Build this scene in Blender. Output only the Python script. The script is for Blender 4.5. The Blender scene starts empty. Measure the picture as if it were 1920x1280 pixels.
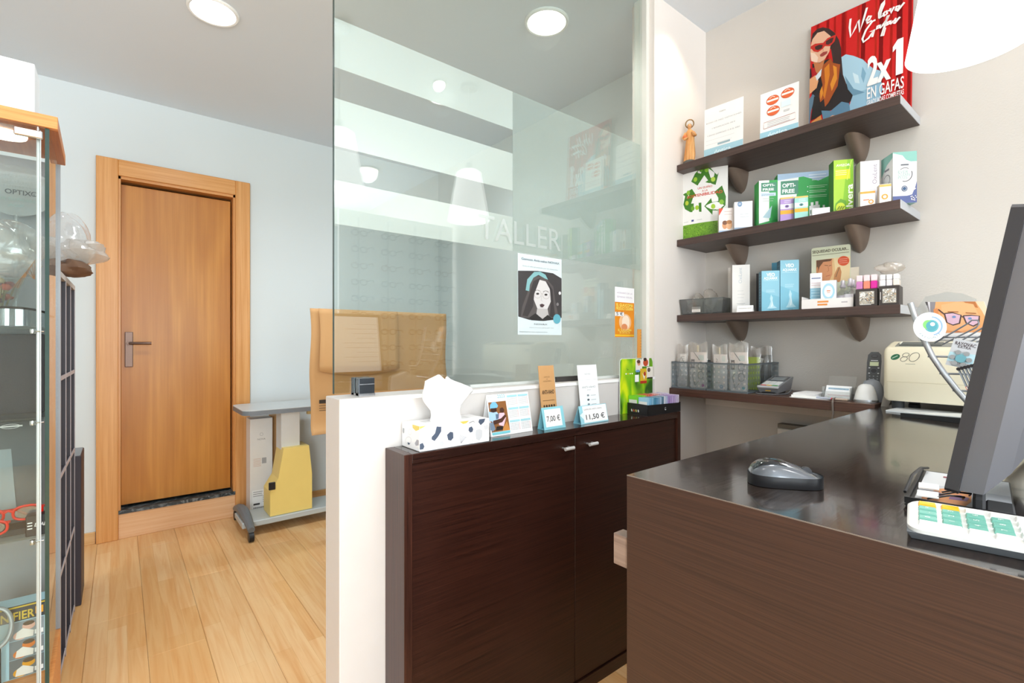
import bpy, bmesh, math, random
import numpy as np
from mathutils import Vector
random.seed(7)
SC = bpy.context.scene
COL = SC.collection
PI = math.pi
sin, cos = math.sin, math.cos

# ------------------------------------------------------------------ camera, world, light, exposure
F_PX, HOR, CAM_Z, YAW = 911.0, 641.9, 1.24, math.radians(51.1)
FX, FY = cos(YAW), sin(YAW)            # horizontal viewing direction
cam_data = bpy.data.cameras.new('camera')
cam_data.sensor_width = 36
cam_data.lens = 36 * F_PX / 1920
cam_data.shift_y = (HOR - 640) / 1920
cam_data.clip_start = 0.02
cam = bpy.data.objects.new('camera', cam_data)
cam.location = (0, 0, CAM_Z)
cam.rotation_euler = (PI / 2, 0, YAW - PI / 2)
COL.objects.link(cam)
SC.camera = cam
SC.view_settings.view_transform = 'Standard'
SC.view_settings.look = 'None'
SC.view_settings.gamma = 1
SC.view_settings.use_curve_mapping = False
SC.view_settings.exposure = 0.06
try:
    SC.cycles.use_denoising = True
    SC.cycles.max_bounces = 10
    SC.cycles.transparent_max_bounces = 24
    SC.cycles.sample_clamp_indirect = 6
    SC.cycles.caustics_reflective = False
    SC.cycles.caustics_refractive = False
except Exception:
    pass
world = bpy.data.worlds.new('world')
SC.world = world
world.use_nodes = True
world.node_tree.nodes['Background'].inputs[0].default_value = (0.86, 0.93, 1.0, 1)
world.node_tree.nodes['Background'].inputs[1].default_value = 1.0

def area_light(name, loc, rot, sx, sy, power, col):
    l = bpy.data.lights.new(name, 'AREA')
    l.shape = 'RECTANGLE'; l.size = sx; l.size_y = sy; l.energy = power; l.color = col
    o = bpy.data.objects.new(name, l); o.location = loc; o.rotation_euler = rot
    COL.objects.link(o); return o

def spot_light(name, loc, power, col, size=2.4, blend=0.9, rad=0.08):
    l = bpy.data.lights.new(name, 'SPOT')
    l.energy = power; l.color = col; l.spot_size = size; l.spot_blend = blend; l.shadow_soft_size = rad
    o = bpy.data.objects.new(name, l); o.location = loc
    COL.objects.link(o); return o

def point_light(name, loc, power, col, rad=0.05):
    l = bpy.data.lights.new(name, 'POINT')
    l.energy = power; l.color = col; l.shadow_soft_size = rad
    o = bpy.data.objects.new(name, l); o.location = loc
    COL.objects.link(o); return o

ROOM_X0, ROOM_X1, ROOM_Y0, ROOM_Y1, ROOM_H = -2.3, 2.312, -3.2, 3.96, 2.81
# daylight coming in through the shop window in the front wall
area_light('shop_window_daylight', (0.95, ROOM_Y0 + 0.12, 1.45), (PI / 2, 0, 0), 1.8, 2.3, 150, (0.88, 0.95, 1.0))
area_light('added_front_fill', (-1.68, ROOM_Y0 + 0.12, 1.35), (PI / 2, 0, 0), 1.0, 2.3, 120, (0.88, 0.95, 1.0))  # second light added to brighten the shelf wall, with a made-up opening
WARMW = (1.0, 0.96, 0.91)
COOLW = (0.86, 0.94, 1.0)
DOWN = [(0.344, 2.678, 52, COOLW), (1.624, 1.743, 34, WARMW), (1.601, 2.687, 44, COOLW), (-1.1, 2.678, 40, COOLW),
        (-0.75, 0.55, 22, WARMW), (0.55, -1.0, 24, WARMW), (1.75, -1.55, 20, WARMW), (-1.1, -1.5, 20, WARMW)]
for x, y, p, c in DOWN:
    spot_light('downlight_lamp', (x, y, ROOM_H - 0.03), p, c, size=2.75, blend=1.0, rad=0.09)
PEND = [(1.66, 0.23, 1.985), (0.843, 0.30, 1.985)]
for x, y, z in PEND:
    point_light('pendant_lamp_bulb', (x, y, z + 0.10), 7, (0.93, 0.97, 1.0), 0.04)
# unseen spot added over the counter to brighten the shelf wall, fixture built with the other ceiling lights
FILL_SPOT = (1.5, .15)
spot_light('spot_lamp', (FILL_SPOT[0], FILL_SPOT[1], ROOM_H - 0.02), 15, (1.0, 0.95, 0.90), size=2.7, blend=1.0, rad=0.03)
# small warm halogen that grazes the corner pillar
spot_light('spot_lamp', (1.98, 1.16, ROOM_H - 0.02), 9, (1.0, 0.80, 0.58), size=1.7, blend=0.7, rad=0.02)

# ------------------------------------------------------------------ pixel rays (measured positions -> world points)
def ray(px, py):
    t = (px - 960) / F_PX
    return (t * FY + FX, FY - t * FX, -(py - HOR) / F_PX)
def oX(px, py, X):
    r = ray(px, py); d = X / r[0]; return Vector((X, d * r[1], CAM_Z + d * r[2]))
def oY(px, py, Y):
    r = ray(px, py); d = Y / r[1]; return Vector((d * r[0], Y, CAM_Z + d * r[2]))
def oZ(px, py, Z):
    r = ray(px, py); d = (Z - CAM_Z) / r[2]; return Vector((d * r[0], d * r[1], Z))
def cross2(a, b): return a[0] * b[1] - a[1] * b[0]
def hit(px, P, D):                       # distance along D from P to the vertical plane of pixel column px
    r = ray(px, 0); return -cross2(P, r) / cross2(D, r)
def zat(P, py): return CAM_Z - (py - HOR) / F_PX * (P[0] * FX + P[1] * FY)

# ------------------------------------------------------------------ materials
def lin(c):
    c /= 255.0
    return c / 12.92 if c <= 0.04045 else ((c + 0.055) / 1.055) ** 2.4
def hexc(h):
    h = h.lstrip('#')
    return tuple(lin(int(h[i:i + 2], 16)) for i in (0, 2, 4)) + (1,)
_M = {}
def new_mat(name):
    m = bpy.data.materials.new(name); m.use_nodes = True
    nt = m.node_tree; b = nt.nodes['Principled BSDF']
    return m, nt, b
def mat(col, rough=0.5, metal=0.0, coat=0.0, spec=0.5, var=0.03):
    """paint-like procedural material with a faint mottled tone"""
    key = (col, rough, metal, coat, spec, var)
    if key in _M: return _M[key]
    m, nt, b = new_mat('paint_' + col.strip('#'))
    c = hexc(col)
    if var:
        tc = nt.nodes.new('ShaderNodeTexCoord'); n = nt.nodes.new('ShaderNodeTexNoise'); n.inputs['Scale'].default_value = 14; n.inputs['Detail'].default_value = 3
        mx = nt.nodes.new('ShaderNodeMix'); mx.data_type = 'RGBA'
        mx.inputs['A'].default_value = tuple(max(0, v * (1 - var)) for v in c[:3]) + (1,)
        mx.inputs['B'].default_value = tuple(min(1, v * (1 + var)) for v in c[:3]) + (1,)
        nt.links.new(tc.outputs['Object'], n.inputs['Vector']); nt.links.new(n.outputs['Fac'], mx.inputs['Factor']); nt.links.new(mx.outputs['Result'], b.inputs['Base Color'])
    else:
        b.inputs['Base Color'].default_value = c
    b.inputs['Roughness'].default_value = rough; b.inputs['Metallic'].default_value = metal
    b.inputs['Coat Weight'].default_value = coat; b.inputs['Specular IOR Level'].default_value = spec
    _M[key] = m; return m
def ink(col): return mat(col, 0.45, 0, 0, 0.4, 0)
def wood(name, c1, c2, axis='x', along=2.5, across=55, rough=0.35, bump=0.03, c3=None, spec=0.5, coat=0.0, big=0.0):
    if name in _M: return _M[name]
    m, nt, b = new_mat(name)
    L = nt.links.new
    tc = nt.nodes.new('ShaderNodeTexCoord'); mp = nt.nodes.new('ShaderNodeMapping')
    s = [across] * 3; s['xyz'.index(axis)] = along
    mp.inputs['Scale'].default_value = s
    n = nt.nodes.new('ShaderNodeTexNoise'); n.inputs['Scale'].default_value = 1; n.inputs['Detail'].default_value = 6; n.inputs['Roughness'].default_value = 0.62
    cr = nt.nodes.new('ShaderNodeValToRGB')
    cr.color_ramp.elements[0].position = 0.32; cr.color_ramp.elements[0].color = hexc(c1)
    cr.color_ramp.elements[1].position = 0.68; cr.color_ramp.elements[1].color = hexc(c2)
    L(tc.outputs['Object'], mp.inputs['Vector']); L(mp.outputs['Vector'], n.inputs['Vector']); L(n.outputs['Fac'], cr.inputs['Fac'])
    col = cr.outputs['Color']
    if big:                              # broad cathedral figure
        mp2 = nt.nodes.new('ShaderNodeMapping'); s2 = [5.0] * 3; s2['xyz'.index(axis)] = 0.7; mp2.inputs['Scale'].default_value = s2
        n2 = nt.nodes.new('ShaderNodeTexNoise'); n2.inputs['Scale'].default_value = 1.0; n2.inputs['Detail'].default_value = 1.0
        mul = nt.nodes.new('ShaderNodeMath'); mul.operation = 'MULTIPLY'; mul.inputs[1].default_value = 26
        sn = nt.nodes.new('ShaderNodeMath'); sn.operation = 'SINE'
        mr = nt.nodes.new('ShaderNodeMapRange'); mr.inputs['From Min'].default_value = -1; mr.inputs['To Min'].default_value = 0; mr.inputs['To Max'].default_value = big
        mx = nt.nodes.new('ShaderNodeMix'); mx.data_type = 'RGBA'; mx.inputs['B'].default_value = hexc(c3 or c1)
        L(tc.outputs['Object'], mp2.inputs['Vector']); L(mp2.outputs['Vector'], n2.inputs['Vector']); L(n2.outputs['Fac'], mul.inputs[0]); L(mul.outputs[0], sn.inputs[0])
        L(sn.outputs[0], mr.inputs['Value']); L(mr.outputs['Result'], mx.inputs['Factor']); L(col, mx.inputs['A']); col = mx.outputs['Result']
    L(col, b.inputs['Base Color'])
    b.inputs['Roughness'].default_value = rough; b.inputs['Specular IOR Level'].default_value = spec; b.inputs['Coat Weight'].default_value = coat
    if bump:
        bp = nt.nodes.new('ShaderNodeBump'); bp.inputs['Strength'].default_value = bump; bp.inputs['Distance'].default_value = 0.004
        L(n.outputs['Fac'], bp.inputs['Height']); L(bp.outputs['Normal'], b.inputs['Normal'])
    _M[name] = m; return m
def wall_mat(name, col, bump=0.10, scale=120, rough=0.7):
    m, nt, b = new_mat(name); L = nt.links.new
    tc = nt.nodes.new('ShaderNodeTexCoord'); n = nt.nodes.new('ShaderNodeTexNoise'); n.inputs['Scale'].default_value = scale; n.inputs['Detail'].default_value = 4
    n2 = nt.nodes.new('ShaderNodeTexNoise'); n2.inputs['Scale'].default_value = 1.3
    mx = nt.nodes.new('ShaderNodeMix'); mx.data_type = 'RGBA'
    c = hexc(col); mx.inputs['A'].default_value = tuple(v * 0.97 for v in c[:3]) + (1,); mx.inputs['B'].default_value = c
    bp = nt.nodes.new('ShaderNodeBump'); bp.inputs['Strength'].default_value = bump; bp.inputs['Distance'].default_value = 0.003
    L(tc.outputs['Object'], n.inputs['Vector']); L(tc.outputs['Object'], n2.inputs['Vector']); L(n2.outputs['Fac'], mx.inputs['Factor']); L(mx.outputs['Result'], b.inputs['Base Color'])
    L(n.outputs['Fac'], bp.inputs['Height']); L(bp.outputs['Normal'], b.inputs['Normal'])
    b.inputs['Roughness'].default_value = rough
    return m
def glass_mat(name, tint, r0=0.05, gain=1.0, rough=0.0, haze=0.0, hazecol='#ffffff'):
    """thin architectural pane: see-through, with a Schlick mirror on top and an optional milky share"""
    m = bpy.data.materials.new(name); m.use_nodes = True; nt = m.node_tree; L = nt.links.new
    for n in list(nt.nodes): nt.nodes.remove(n)
    out = nt.nodes.new('ShaderNodeOutputMaterial'); tr = nt.nodes.new('ShaderNodeBsdfTransparent'); tr.inputs[0].default_value = hexc(tint)
    gl = nt.nodes.new('ShaderNodeBsdfGlossy'); gl.inputs['Roughness'].default_value = rough; gl.inputs['Color'].default_value = (1, 1, 1, 1)
    lw = nt.nodes.new('ShaderNodeLayerWeight'); lw.inputs['Blend'].default_value = 0.5
    pw = nt.nodes.new('ShaderNodeMath'); pw.operation = 'POWER'; pw.inputs[1].default_value = 4.5
    mr = nt.nodes.new('ShaderNodeMapRange'); mr.inputs['To Min'].default_value = r0; mr.inputs['To Max'].default_value = gain
    L(lw.outputs['Facing'], pw.inputs[0]); L(pw.outputs[0], mr.inputs['Value'])
    body = tr.outputs[0]
    if haze:
        df = nt.nodes.new('ShaderNodeBsdfDiffuse'); df.inputs[0].default_value = hexc(hazecol)
        tl = nt.nodes.new('ShaderNodeBsdfTranslucent'); tl.inputs[0].default_value = hexc(hazecol)
        h0 = nt.nodes.new('ShaderNodeMixShader'); h0.inputs[0].default_value = 0.5; L(df.outputs[0], h0.inputs[1]); L(tl.outputs[0], h0.inputs[2])
        h1 = nt.nodes.new('ShaderNodeMixShader'); h1.inputs[0].default_value = haze; L(body, h1.inputs[1]); L(h0.outputs[0], h1.inputs[2]); body = h1.outputs[0]
    mx = nt.nodes.new('ShaderNodeMixShader'); L(mr.outputs['Result'], mx.inputs[0]); L(body, mx.inputs[1]); L(gl.outputs[0], mx.inputs[2])
    L(mx.outputs[0], out.inputs['Surface'])
    return m
def emit_mat(name, col, strength, grad=None):
    m = bpy.data.materials.new(name); m.use_nodes = True; nt = m.node_tree
    b = nt.nodes['Principled BSDF']; b.inputs['Base Color'].default_value = hexc(col); b.inputs['Emission Color'].default_value = hexc(col); b.inputs['Emission Strength'].default_value = strength
    b.inputs['Roughness'].default_value = 0.4
    return m

M_WALLW = wall_mat('white_wall_paint', '#dfe6e7', 0.06, 90)
M_WALLG = wall_mat('textured_greige_wall_paint', '#d6d0c9', 0.25, 160)
M_PILLAR = wall_mat('cream_wall_paint', '#eee6df', 0.08, 90)
M_CEIL = wall_mat('ceiling_paint', '#e4ebf2', 0.03, 60)
M_WENGE_Y = wood('wenge_veneer_y', '#2a1713', '#563529', 'y', 3, 190, 0.32, 0.10, spec=0.5)
M_WENGE_X = wood('wenge_veneer_x', '#1f0f0c', '#3b1f17', 'x', 3, 190, 0.30, 0.08, spec=0.45)
M_WENGE_Z = wood('wenge_veneer_z', '#24120e', '#4a2a20', 'z', 3, 190, 0.30, 0.08, spec=0.5)
M_WENGE_TOP = wood('wenge_counter_top', '#120e0d', '#3a2f2a', 'x', 14, 300, 0.10, 0.025, spec=0.5, coat=0.15)
M_WENGE_SH = wood('wenge_shelf', '#3a2925', '#55403a', 'x', 3, 160, 0.4, 0.05)
M_DOOR = wood('honey_door_veneer', '#bf7a2c', '#d5923f', 'z', 1.2, 42, 0.33, 0.01, c3='#ae681f', big=0.45)
M_FRAME = wood('honey_frame_wood', '#d18e48', '#e6aa6c', 'z', 1.5, 60, 0.3, 0.01)
M_FRAMEX = wood('honey_frame_wood_x', '#d18e48', '#e6aa6c', 'x', 1.5, 60, 0.3, 0.01)
M_STEP = wood('pale_beech_x', '#e4ae7c', '#f2c9a0', 'x', 1.5, 70, 0.4, 0.01)
M_CANOPY = wood('orange_beech_x', '#d07a34', '#eba25e', 'x', 4, 170, 0.35, 0.02)
M_KRAFT = wall_mat('kraft_paper', '#c99a66', 0.08, 220, 0.75)
M_WHITE = mat('#f2f2f0', 0.45)
M_PAPER = mat('#f6f6f4', 0.7)
M_CHROME = mat('#d8d8da', 0.22, 1.0)
M_STEEL = mat('#b9bcc0', 0.35, 1.0)
M_BLACK = mat('#17171a', 0.4)
M_BLACKG = mat('#121214', 0.12)
M_GLASS = glass_mat('partition_glass', '#f1f6f4', 0.075, 0.95)
M_GLASSV = glass_mat('vitrine_glass', '#f0f4f2', 0.03, 0.95)
M_GEDGE = mat('#1d3a34', 0.15)
M_FILM = glass_mat('frosted_film', '#f4f8f7', 0.05, 0.6, 0.25, haze=0.88, hazecol='#ffffff')
M_LETTER = glass_mat('frosted_lettering', '#f8fbfa', 0.04, 0.5, 0.3, haze=0.55, hazecol='#e6ebea')
M_BAG = glass_mat('clear_bag_film', '#f4f4f4', 0.10, 0.8, 0.12, haze=0.22)
M_CLEAR = glass_mat('clear_plastic', '#f0f2f2', 0.07, 0.8, 0.05, haze=0.06)
M_SMOKE = glass_mat('grey_basket_plastic', '#dbe2e6', 0.05, 0.6, 0.25, haze=0.24, hazecol='#98a4ab')

# ------------------------------------------------------------------ mesh builder
class MB:
    def __init__(s): s.v = []; s.f = []; s.mi = []; s.m = []
    def slot(s, m):
        if m not in s.m: s.m.append(m)
        return s.m.index(m)
    def add(s, vs, fs, m):
        o = len(s.v); k = s.slot(m)
        s.v += [tuple(v) for v in vs]
        for f in fs: s.f.append(tuple(i + o for i in f)); s.mi.append(k)
        return s
    def hexa(s, p, m):                   # 8 corners: 4 bottom (ccw), 4 top
        return s.add(p, [(3, 2, 1, 0), (4, 5, 6, 7), (0, 1, 5, 4), (1, 2, 6, 5), (2, 3, 7, 6), (3, 0, 4, 7)], m)
    def box(s, x0, x1, y0, y1, z0, z1, m, bev=0.0, seg=1):
        if x0 > x1: x0, x1 = x1, x0
        if y0 > y1: y0, y1 = y1, y0
        if z0 > z1: z0, z1 = z1, z0
        p = [(x0, y0, z0), (x1, y0, z0), (x1, y1, z0), (x0, y1, z0), (x0, y0, z1), (x1, y0, z1), (x1, y1, z1), (x0, y1, z1)]
        if not bev: return s.hexa(p, m)
        bm = bmesh.new(); vs = [bm.verts.new(q) for q in p]
        for f in [(3, 2, 1, 0), (4, 5, 6, 7), (0, 1, 5, 4), (1, 2, 6, 5), (2, 3, 7, 6), (3, 0, 4, 7)]: bm.faces.new([vs[i] for i in f])
        bmesh.ops.bevel(bm, geom=list(bm.edges), offset=bev, segments=seg, affect='EDGES', profile=0.5)
        bm.verts.index_update()
        s.add([v.co[:] for v in bm.verts], [[v.index for v in f.verts] for f in bm.faces], m); bm.free(); return s
    def tube(s, pts, r, m, n=8, closed=False, cap=True):
        P = [Vector(p) for p in pts]; N = len(P); rs = r if isinstance(r, (list, tuple)) else [r] * N
        vs = []; up = None
        for i in range(N):
            a = P[(i - 1) % N] if (closed or i > 0) else P[i]; b = P[(i + 1) % N] if (closed or i < N - 1) else P[i]
            t = (b - a).normalized()
            if up is None:
                up = Vector((0, 0, 1)) if abs(t.z) < 0.9 else Vector((1, 0, 0))
            u = (up - t * up.dot(t))
            if u.length < 1e-6: u = t.orthogonal()
            u.normalize(); w = t.cross(u); up = u
            for k in range(n):
                a_ = 2 * PI * k / n; vs.append(P[i] + (u * cos(a_) + w * sin(a_)) * rs[i])
        fs = []
        for i in range(N if closed else N - 1):
            for k in range(n):
                a0 = i * n + k; a1 = i * n + (k + 1) % n; j = (i + 1) % N
                fs.append((a0, a1, j * n + (k + 1) % n, j * n + k))
        if not closed and cap: fs += [tuple(range(n))[::-1], tuple((N - 1) * n + k for k in range(n))]
        return s.add(vs, fs, m)
    def cyl(s, a, b, r, m, n=16, r2=None): return s.tube([a, b], [r, r if r2 is None else r2], m, n)
    def lathe(s, prof, m, n=24, c=(0, 0, 0), cap0=True, cap1=True, sx=1, sy=1):
        vs = []; fs = []
        for r, z in prof:
            for k in range(n):
                a = 2 * PI * k / n; vs.append((c[0] + r * cos(a) * sx, c[1] + r * sin(a) * sy, c[2] + z))
        for i in range(len(prof) - 1):
            for k in range(n): fs.append((i * n + k, i * n + (k + 1) % n, (i + 1) * n + (k + 1) % n, (i + 1) * n + k))
        if cap0: fs.append(tuple(range(n))[::-1])
        if cap1: fs.append(tuple((len(prof) - 1) * n + k for k in range(n)))
        return s.add(vs, fs, m)
    def prism(s, poly, o, U, V, N, h, m):    # polygon in the U,V plane at o, extruded by h along N
        o, U, V, N = Vector(o), Vector(U), Vector(V), Vector(N); n = len(poly)
        a = [o + U * p[0] + V * p[1] for p in poly]; b = [q + N * h for q in a]
        return s.add(a + b, [tuple(range(n))[::-1], tuple(range(n, 2 * n))] + [(i, (i + 1) % n, n + (i + 1) % n, n + i) for i in range(n)], m)
    def grid(s, fn, nu, nv, m, wrap=False):
        vs = [fn(i / (nu - (0 if wrap else 1)), j / (nv - 1)) for j in range(nv) for i in range(nu)]
        fs = [(j * nu + i, j * nu + (i + 1) % nu, (j + 1) * nu + (i + 1) % nu, (j + 1) * nu + i) for j in range(nv - 1) for i in range(nu if wrap else nu - 1)]
        return s.add(vs, fs, m)
    def obj(s, name, parent=None, smooth=35, loc=None, rz=0.0, fix=False):
        me = bpy.data.meshes.new(name); me.from_pydata(s.v, [], s.f)
        for m in s.m: me.materials.append(m)
        me.polygons.foreach_set('material_index', s.mi)
        if fix:
            bm = bmesh.new(); bm.from_mesh(me); bmesh.ops.recalc_face_normals(bm, faces=bm.faces); bm.to_mesh(me); bm.free()
        if smooth:
            me.polygons.foreach_set('use_smooth', [True] * len(me.polygons)); me.set_sharp_from_angle(angle=math.radians(smooth))
        me.update()
        o = bpy.data.objects.new(name, me); COL.objects.link(o)
        if parent is not None: o.parent = parent
        if loc is not None: o.location = loc
        o.rotation_euler.z = rz
        return o

def tag(o, label=None, cat=None, group=None, kind=None):
    if label: o['label'] = label
    if cat: o['category'] = cat
    if group: o['group'] = group
    if kind: o['kind'] = kind
    return o
def thing(name, label, cat, loc=(0, 0, 0), rz=0.0, group=None):
    o = bpy.data.objects.new(name, None); COL.objects.link(o); o.empty_display_size = 0.05
    o.location = loc; o.rotation_euler.z = rz
    return tag(o, label, cat, group)
def struct(o): o['kind'] = 'structure'; return o
def copy_thing(o, loc=None, rz=None, label=None):
    c = o.copy(); COL.objects.link(c)
    if loc is not None: c.location = loc
    if rz is not None: c.rotation_euler.z = rz
    if label: c['label'] = label
    for ch in list(o.children):
        d = ch.copy(); COL.objects.link(d); d.parent = c
        for g in list(ch.children):
            e = g.copy(); COL.objects.link(e); e.parent = d
    return c

# ------------------------------------------------------------------ flat print: coloured shapes and lettering on a panel
_T = {}
def glyphs(s, bold):
    k = (s, bold)
    if k in _T: return _T[k]
    cu = bpy.data.curves.new('t', 'FONT'); cu.body = s; cu.resolution_u = 3; cu.fill_mode = 'FRONT'
    if bold: cu.offset = bold
    ob = bpy.data.objects.new('t', cu); me = ob.to_mesh()
    r = ([(v.co.x, v.co.y) for v in me.vertices], [tuple(p.vertices) for p in me.polygons])
    ob.to_mesh_clear(); bpy.data.objects.remove(ob); bpy.data.curves.remove(cu)
    _T[k] = r; return r
def warp(quad, w, h):
    """homography: traced picture corners TL,TR,BR,BL -> panel coordinates (0..w, 0..h)"""
    A = []; B = []
    for (x, y), (u, v) in zip(quad, ((0, h), (w, h), (w, 0), (0, 0))):
        A.append([x, y, 1, 0, 0, 0, -u * x, -u * y]); B.append(u)
        A.append([0, 0, 0, x, y, 1, -v * x, -v * y]); B.append(v)
    q = np.linalg.solve(np.array(A, float), np.array(B, float))
    def fn(p):
        d = q[6] * p[0] + q[7] * p[1] + 1
        return ((q[0] * p[0] + q[1] * p[1] + q[2]) / d, (q[3] * p[0] + q[4] * p[1] + q[5]) / d)
    return fn
class Print:
    STEP = 0.00009
    def __init__(s, W=None, clip=None): s.items = []; s.W = W; s.k = 0; s.clip = clip
    def _put(s, vs, fs, c, l=None):
        if l is None: s.k += 1; l = s.k
        if s.clip: vs = [(min(max(u, 0), s.clip[0]), min(max(v, 0), s.clip[1])) for u, v in vs]
        s.items.append((vs, fs, c, l))
    def poly(s, pts, c, l=None):
        if s.W: pts = [s.W(p) for p in pts]
        s._put(pts, [tuple(range(len(pts)))], c, l)
    def rect(s, u0, v0, u1, v1, c, l=None): s._put([(u0, v0), (u1, v0), (u1, v1), (u0, v1)], [(0, 1, 2, 3)], c, l)
    def ell(s, cu, cv, ru, rv, c, n=20, rot=0, l=None):
        pts = [(cu + ru * cos(a) * cos(rot) - rv * sin(a) * sin(rot), cv + ru * cos(a) * sin(rot) + rv * sin(a) * cos(rot)) for a in (2 * PI * i / n for i in range(n))]
        s.poly(pts, c, l)
    def ring(s, cu, cv, ru, rv, t, c, n=28, a0=0, a1=2 * PI, l=None):
        s.line([(cu + ru * cos(a0 + (a1 - a0) * i / n), cv + rv * sin(a0 + (a1 - a0) * i / n)) for i in range(n + 1)], t, c, l)
    def line(s, pts, t, c, l=None):
        if s.W: pts = [s.W(p) for p in pts]
        L = []; R = []; n = len(pts)
        for i in range(n):
            a = pts[max(i - 1, 0)]; b = pts[min(i + 1, n - 1)]
            dx, dy = b[0] - a[0], b[1] - a[1]; d = math.hypot(dx, dy) or 1
            nx, ny = -dy / d * t / 2, dx / d * t / 2
            L.append((pts[i][0] + nx, pts[i][1] + ny)); R.append((pts[i][0] - nx, pts[i][1] - ny))
        s._put(L + R, [(n + i, n + i + 1, i + 1, i) for i in range(n - 1)], c, l)
    def text(s, t, u, v, size, c, align='L', sx=1.0, rot=0.0, bold=0, shear=0.0, fit=None, l=None):
        vs, fs = glyphs(t, bold)
        if not vs: return
        x0 = min(p[0] for p in vs); x1 = max(p[0] for p in vs)
        k = size
        if fit: sx = fit / ((x1 - x0) * k)
        off = {'L': -x0, 'C': -(x0 + x1) / 2, 'R': -x1}[align]
        out = []
        for x, y in vs:
            a = (x + off) * k * sx + shear * y * k; b = y * k
            out.append((u + a * cos(rot) - b * sin(rot), v + a * sin(rot) + b * cos(rot)))
        s._put(out, fs, c, l)
    def lines(s, u0, u1, v, n, dv, t, c, jag=0.15):      # small print too fine to read
        for i in range(n): s.rect(u0, v - i * dv, u1 - (u1 - u0) * jag * random.random(), v - i * dv + t, c, l=s.k + 1)
        s.k += 1
    def build(s, parent, o, U=(1, 0, 0), V=(0, 0, 1), N=(0, -1, 0), name='print', curve=None):
        o, U, V, N = Vector(o), Vector(U), Vector(V), Vector(N); mb = MB()
        for vs, fs, c, l in s.items:
            d = 0.0003 + l * s.STEP
            pts = [(curve(u, v, d) if curve else o + U * u + V * v + N * d) for u, v in vs]
            mb.add(pts, fs, ink(c) if isinstance(c, str) else c)
        return mb.obj(name, parent, smooth=0)

def slab(mb, o, U, V, N, w, h, th, m, poly=None):
    """thin panel: front face through o spanned by U*w, V*h, thickness th behind it"""
    mb.prism(poly or [(0, 0), (w, 0), (w, h), (0, h)], Vector(o) - Vector(N) * th, U, V, N, th, m); return mb

# ================================================================== THE SETTING
b = MB(); b.box(ROOM_X0 - .1, ROOM_X1 + .1, ROOM_Y0 - .1, ROOM_Y1 + .1, -0.12, -0.012, mat('#8a6a4a', 0.8))
floor = struct(b.obj('floor', smooth=0))
def floor_mat():
    m, nt, bs = new_mat('beech_laminate'); L = nt.links.new
    g = nt.nodes.new('ShaderNodeNewGeometry'); mp = nt.nodes.new('ShaderNodeMapping'); mp.inputs['Rotation'].default_value = (0, 0, PI / 2)
    mp.inputs['Location'].default_value = (0.013, 0.041, 0)
    br = nt.nodes.new('ShaderNodeTexBrick'); br.offset = 0.37; br.offset_frequency = 2
    br.inputs['Color1'].default_value = hexc('#e2b176'); br.inputs['Color2'].default_value = hexc('#ecc592'); br.inputs['Mortar'].default_value = hexc('#d8ab74')
    br.inputs['Scale'].default_value = 1; br.inputs['Mortar Size'].default_value = 0.0006; br.inputs['Brick Width'].default_value = 0.62; br.inputs['Row Height'].default_value = 0.065
    mp2 = nt.nodes.new('ShaderNodeMapping'); mp2.inputs['Scale'].default_value = (42, 2.2, 1)
    n = nt.nodes.new('ShaderNodeTexNoise'); n.inputs['Scale'].default_value = 1; n.inputs['Detail'].default_value = 5; n.inputs['Distortion'].default_value = 1.0
    cr = nt.nodes.new('ShaderNodeValToRGB'); cr.color_ramp.elements[0].position = 0.3; cr.color_ramp.elements[0].color = hexc('#e9bf8c'); cr.color_ramp.elements[1].position = 0.6; cr.color_ramp.elements[1].color = (1, 1, 1, 1)
    mx = nt.nodes.new('ShaderNodeMix'); mx.data_type = 'RGBA'; mx.blend_type = 'MULTIPLY'; mx.inputs['Factor'].default_value = 0.5
    oi = nt.nodes.new('ShaderNodeObjectInfo'); hs = nt.nodes.new('ShaderNodeHueSaturation'); mr = nt.nodes.new('ShaderNodeMapRange'); mr.inputs['To Min'].default_value = 0.94; mr.inputs['To Max'].default_value = 1.06
    L(g.outputs['Position'], mp.inputs['Vector']); L(mp.outputs['Vector'], br.inputs['Vector']); L(g.outputs['Position'], mp2.inputs['Vector']); L(mp2.outputs['Vector'], n.inputs['Vector'])
    L(n.outputs['Fac'], cr.inputs['Fac']); L(br.outputs['Color'], mx.inputs['A']); L(cr.outputs['Color'], mx.inputs['B'])
    L(oi.outputs['Random'], mr.inputs['Value']); L(mr.outputs['Result'], hs.inputs['Value']); L(mx.outputs['Result'], hs.inputs['Color']); L(hs.outputs['Color'], bs.inputs['Base Color'])
    bs.inputs['Roughness'].default_value = 0.34
    return m
M_FLOOR = floor_mat()
PW, PL = 0.195, 1.29
pm = None
x = ROOM_X0 - 0.02 + 0.066; row = 0
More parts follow.
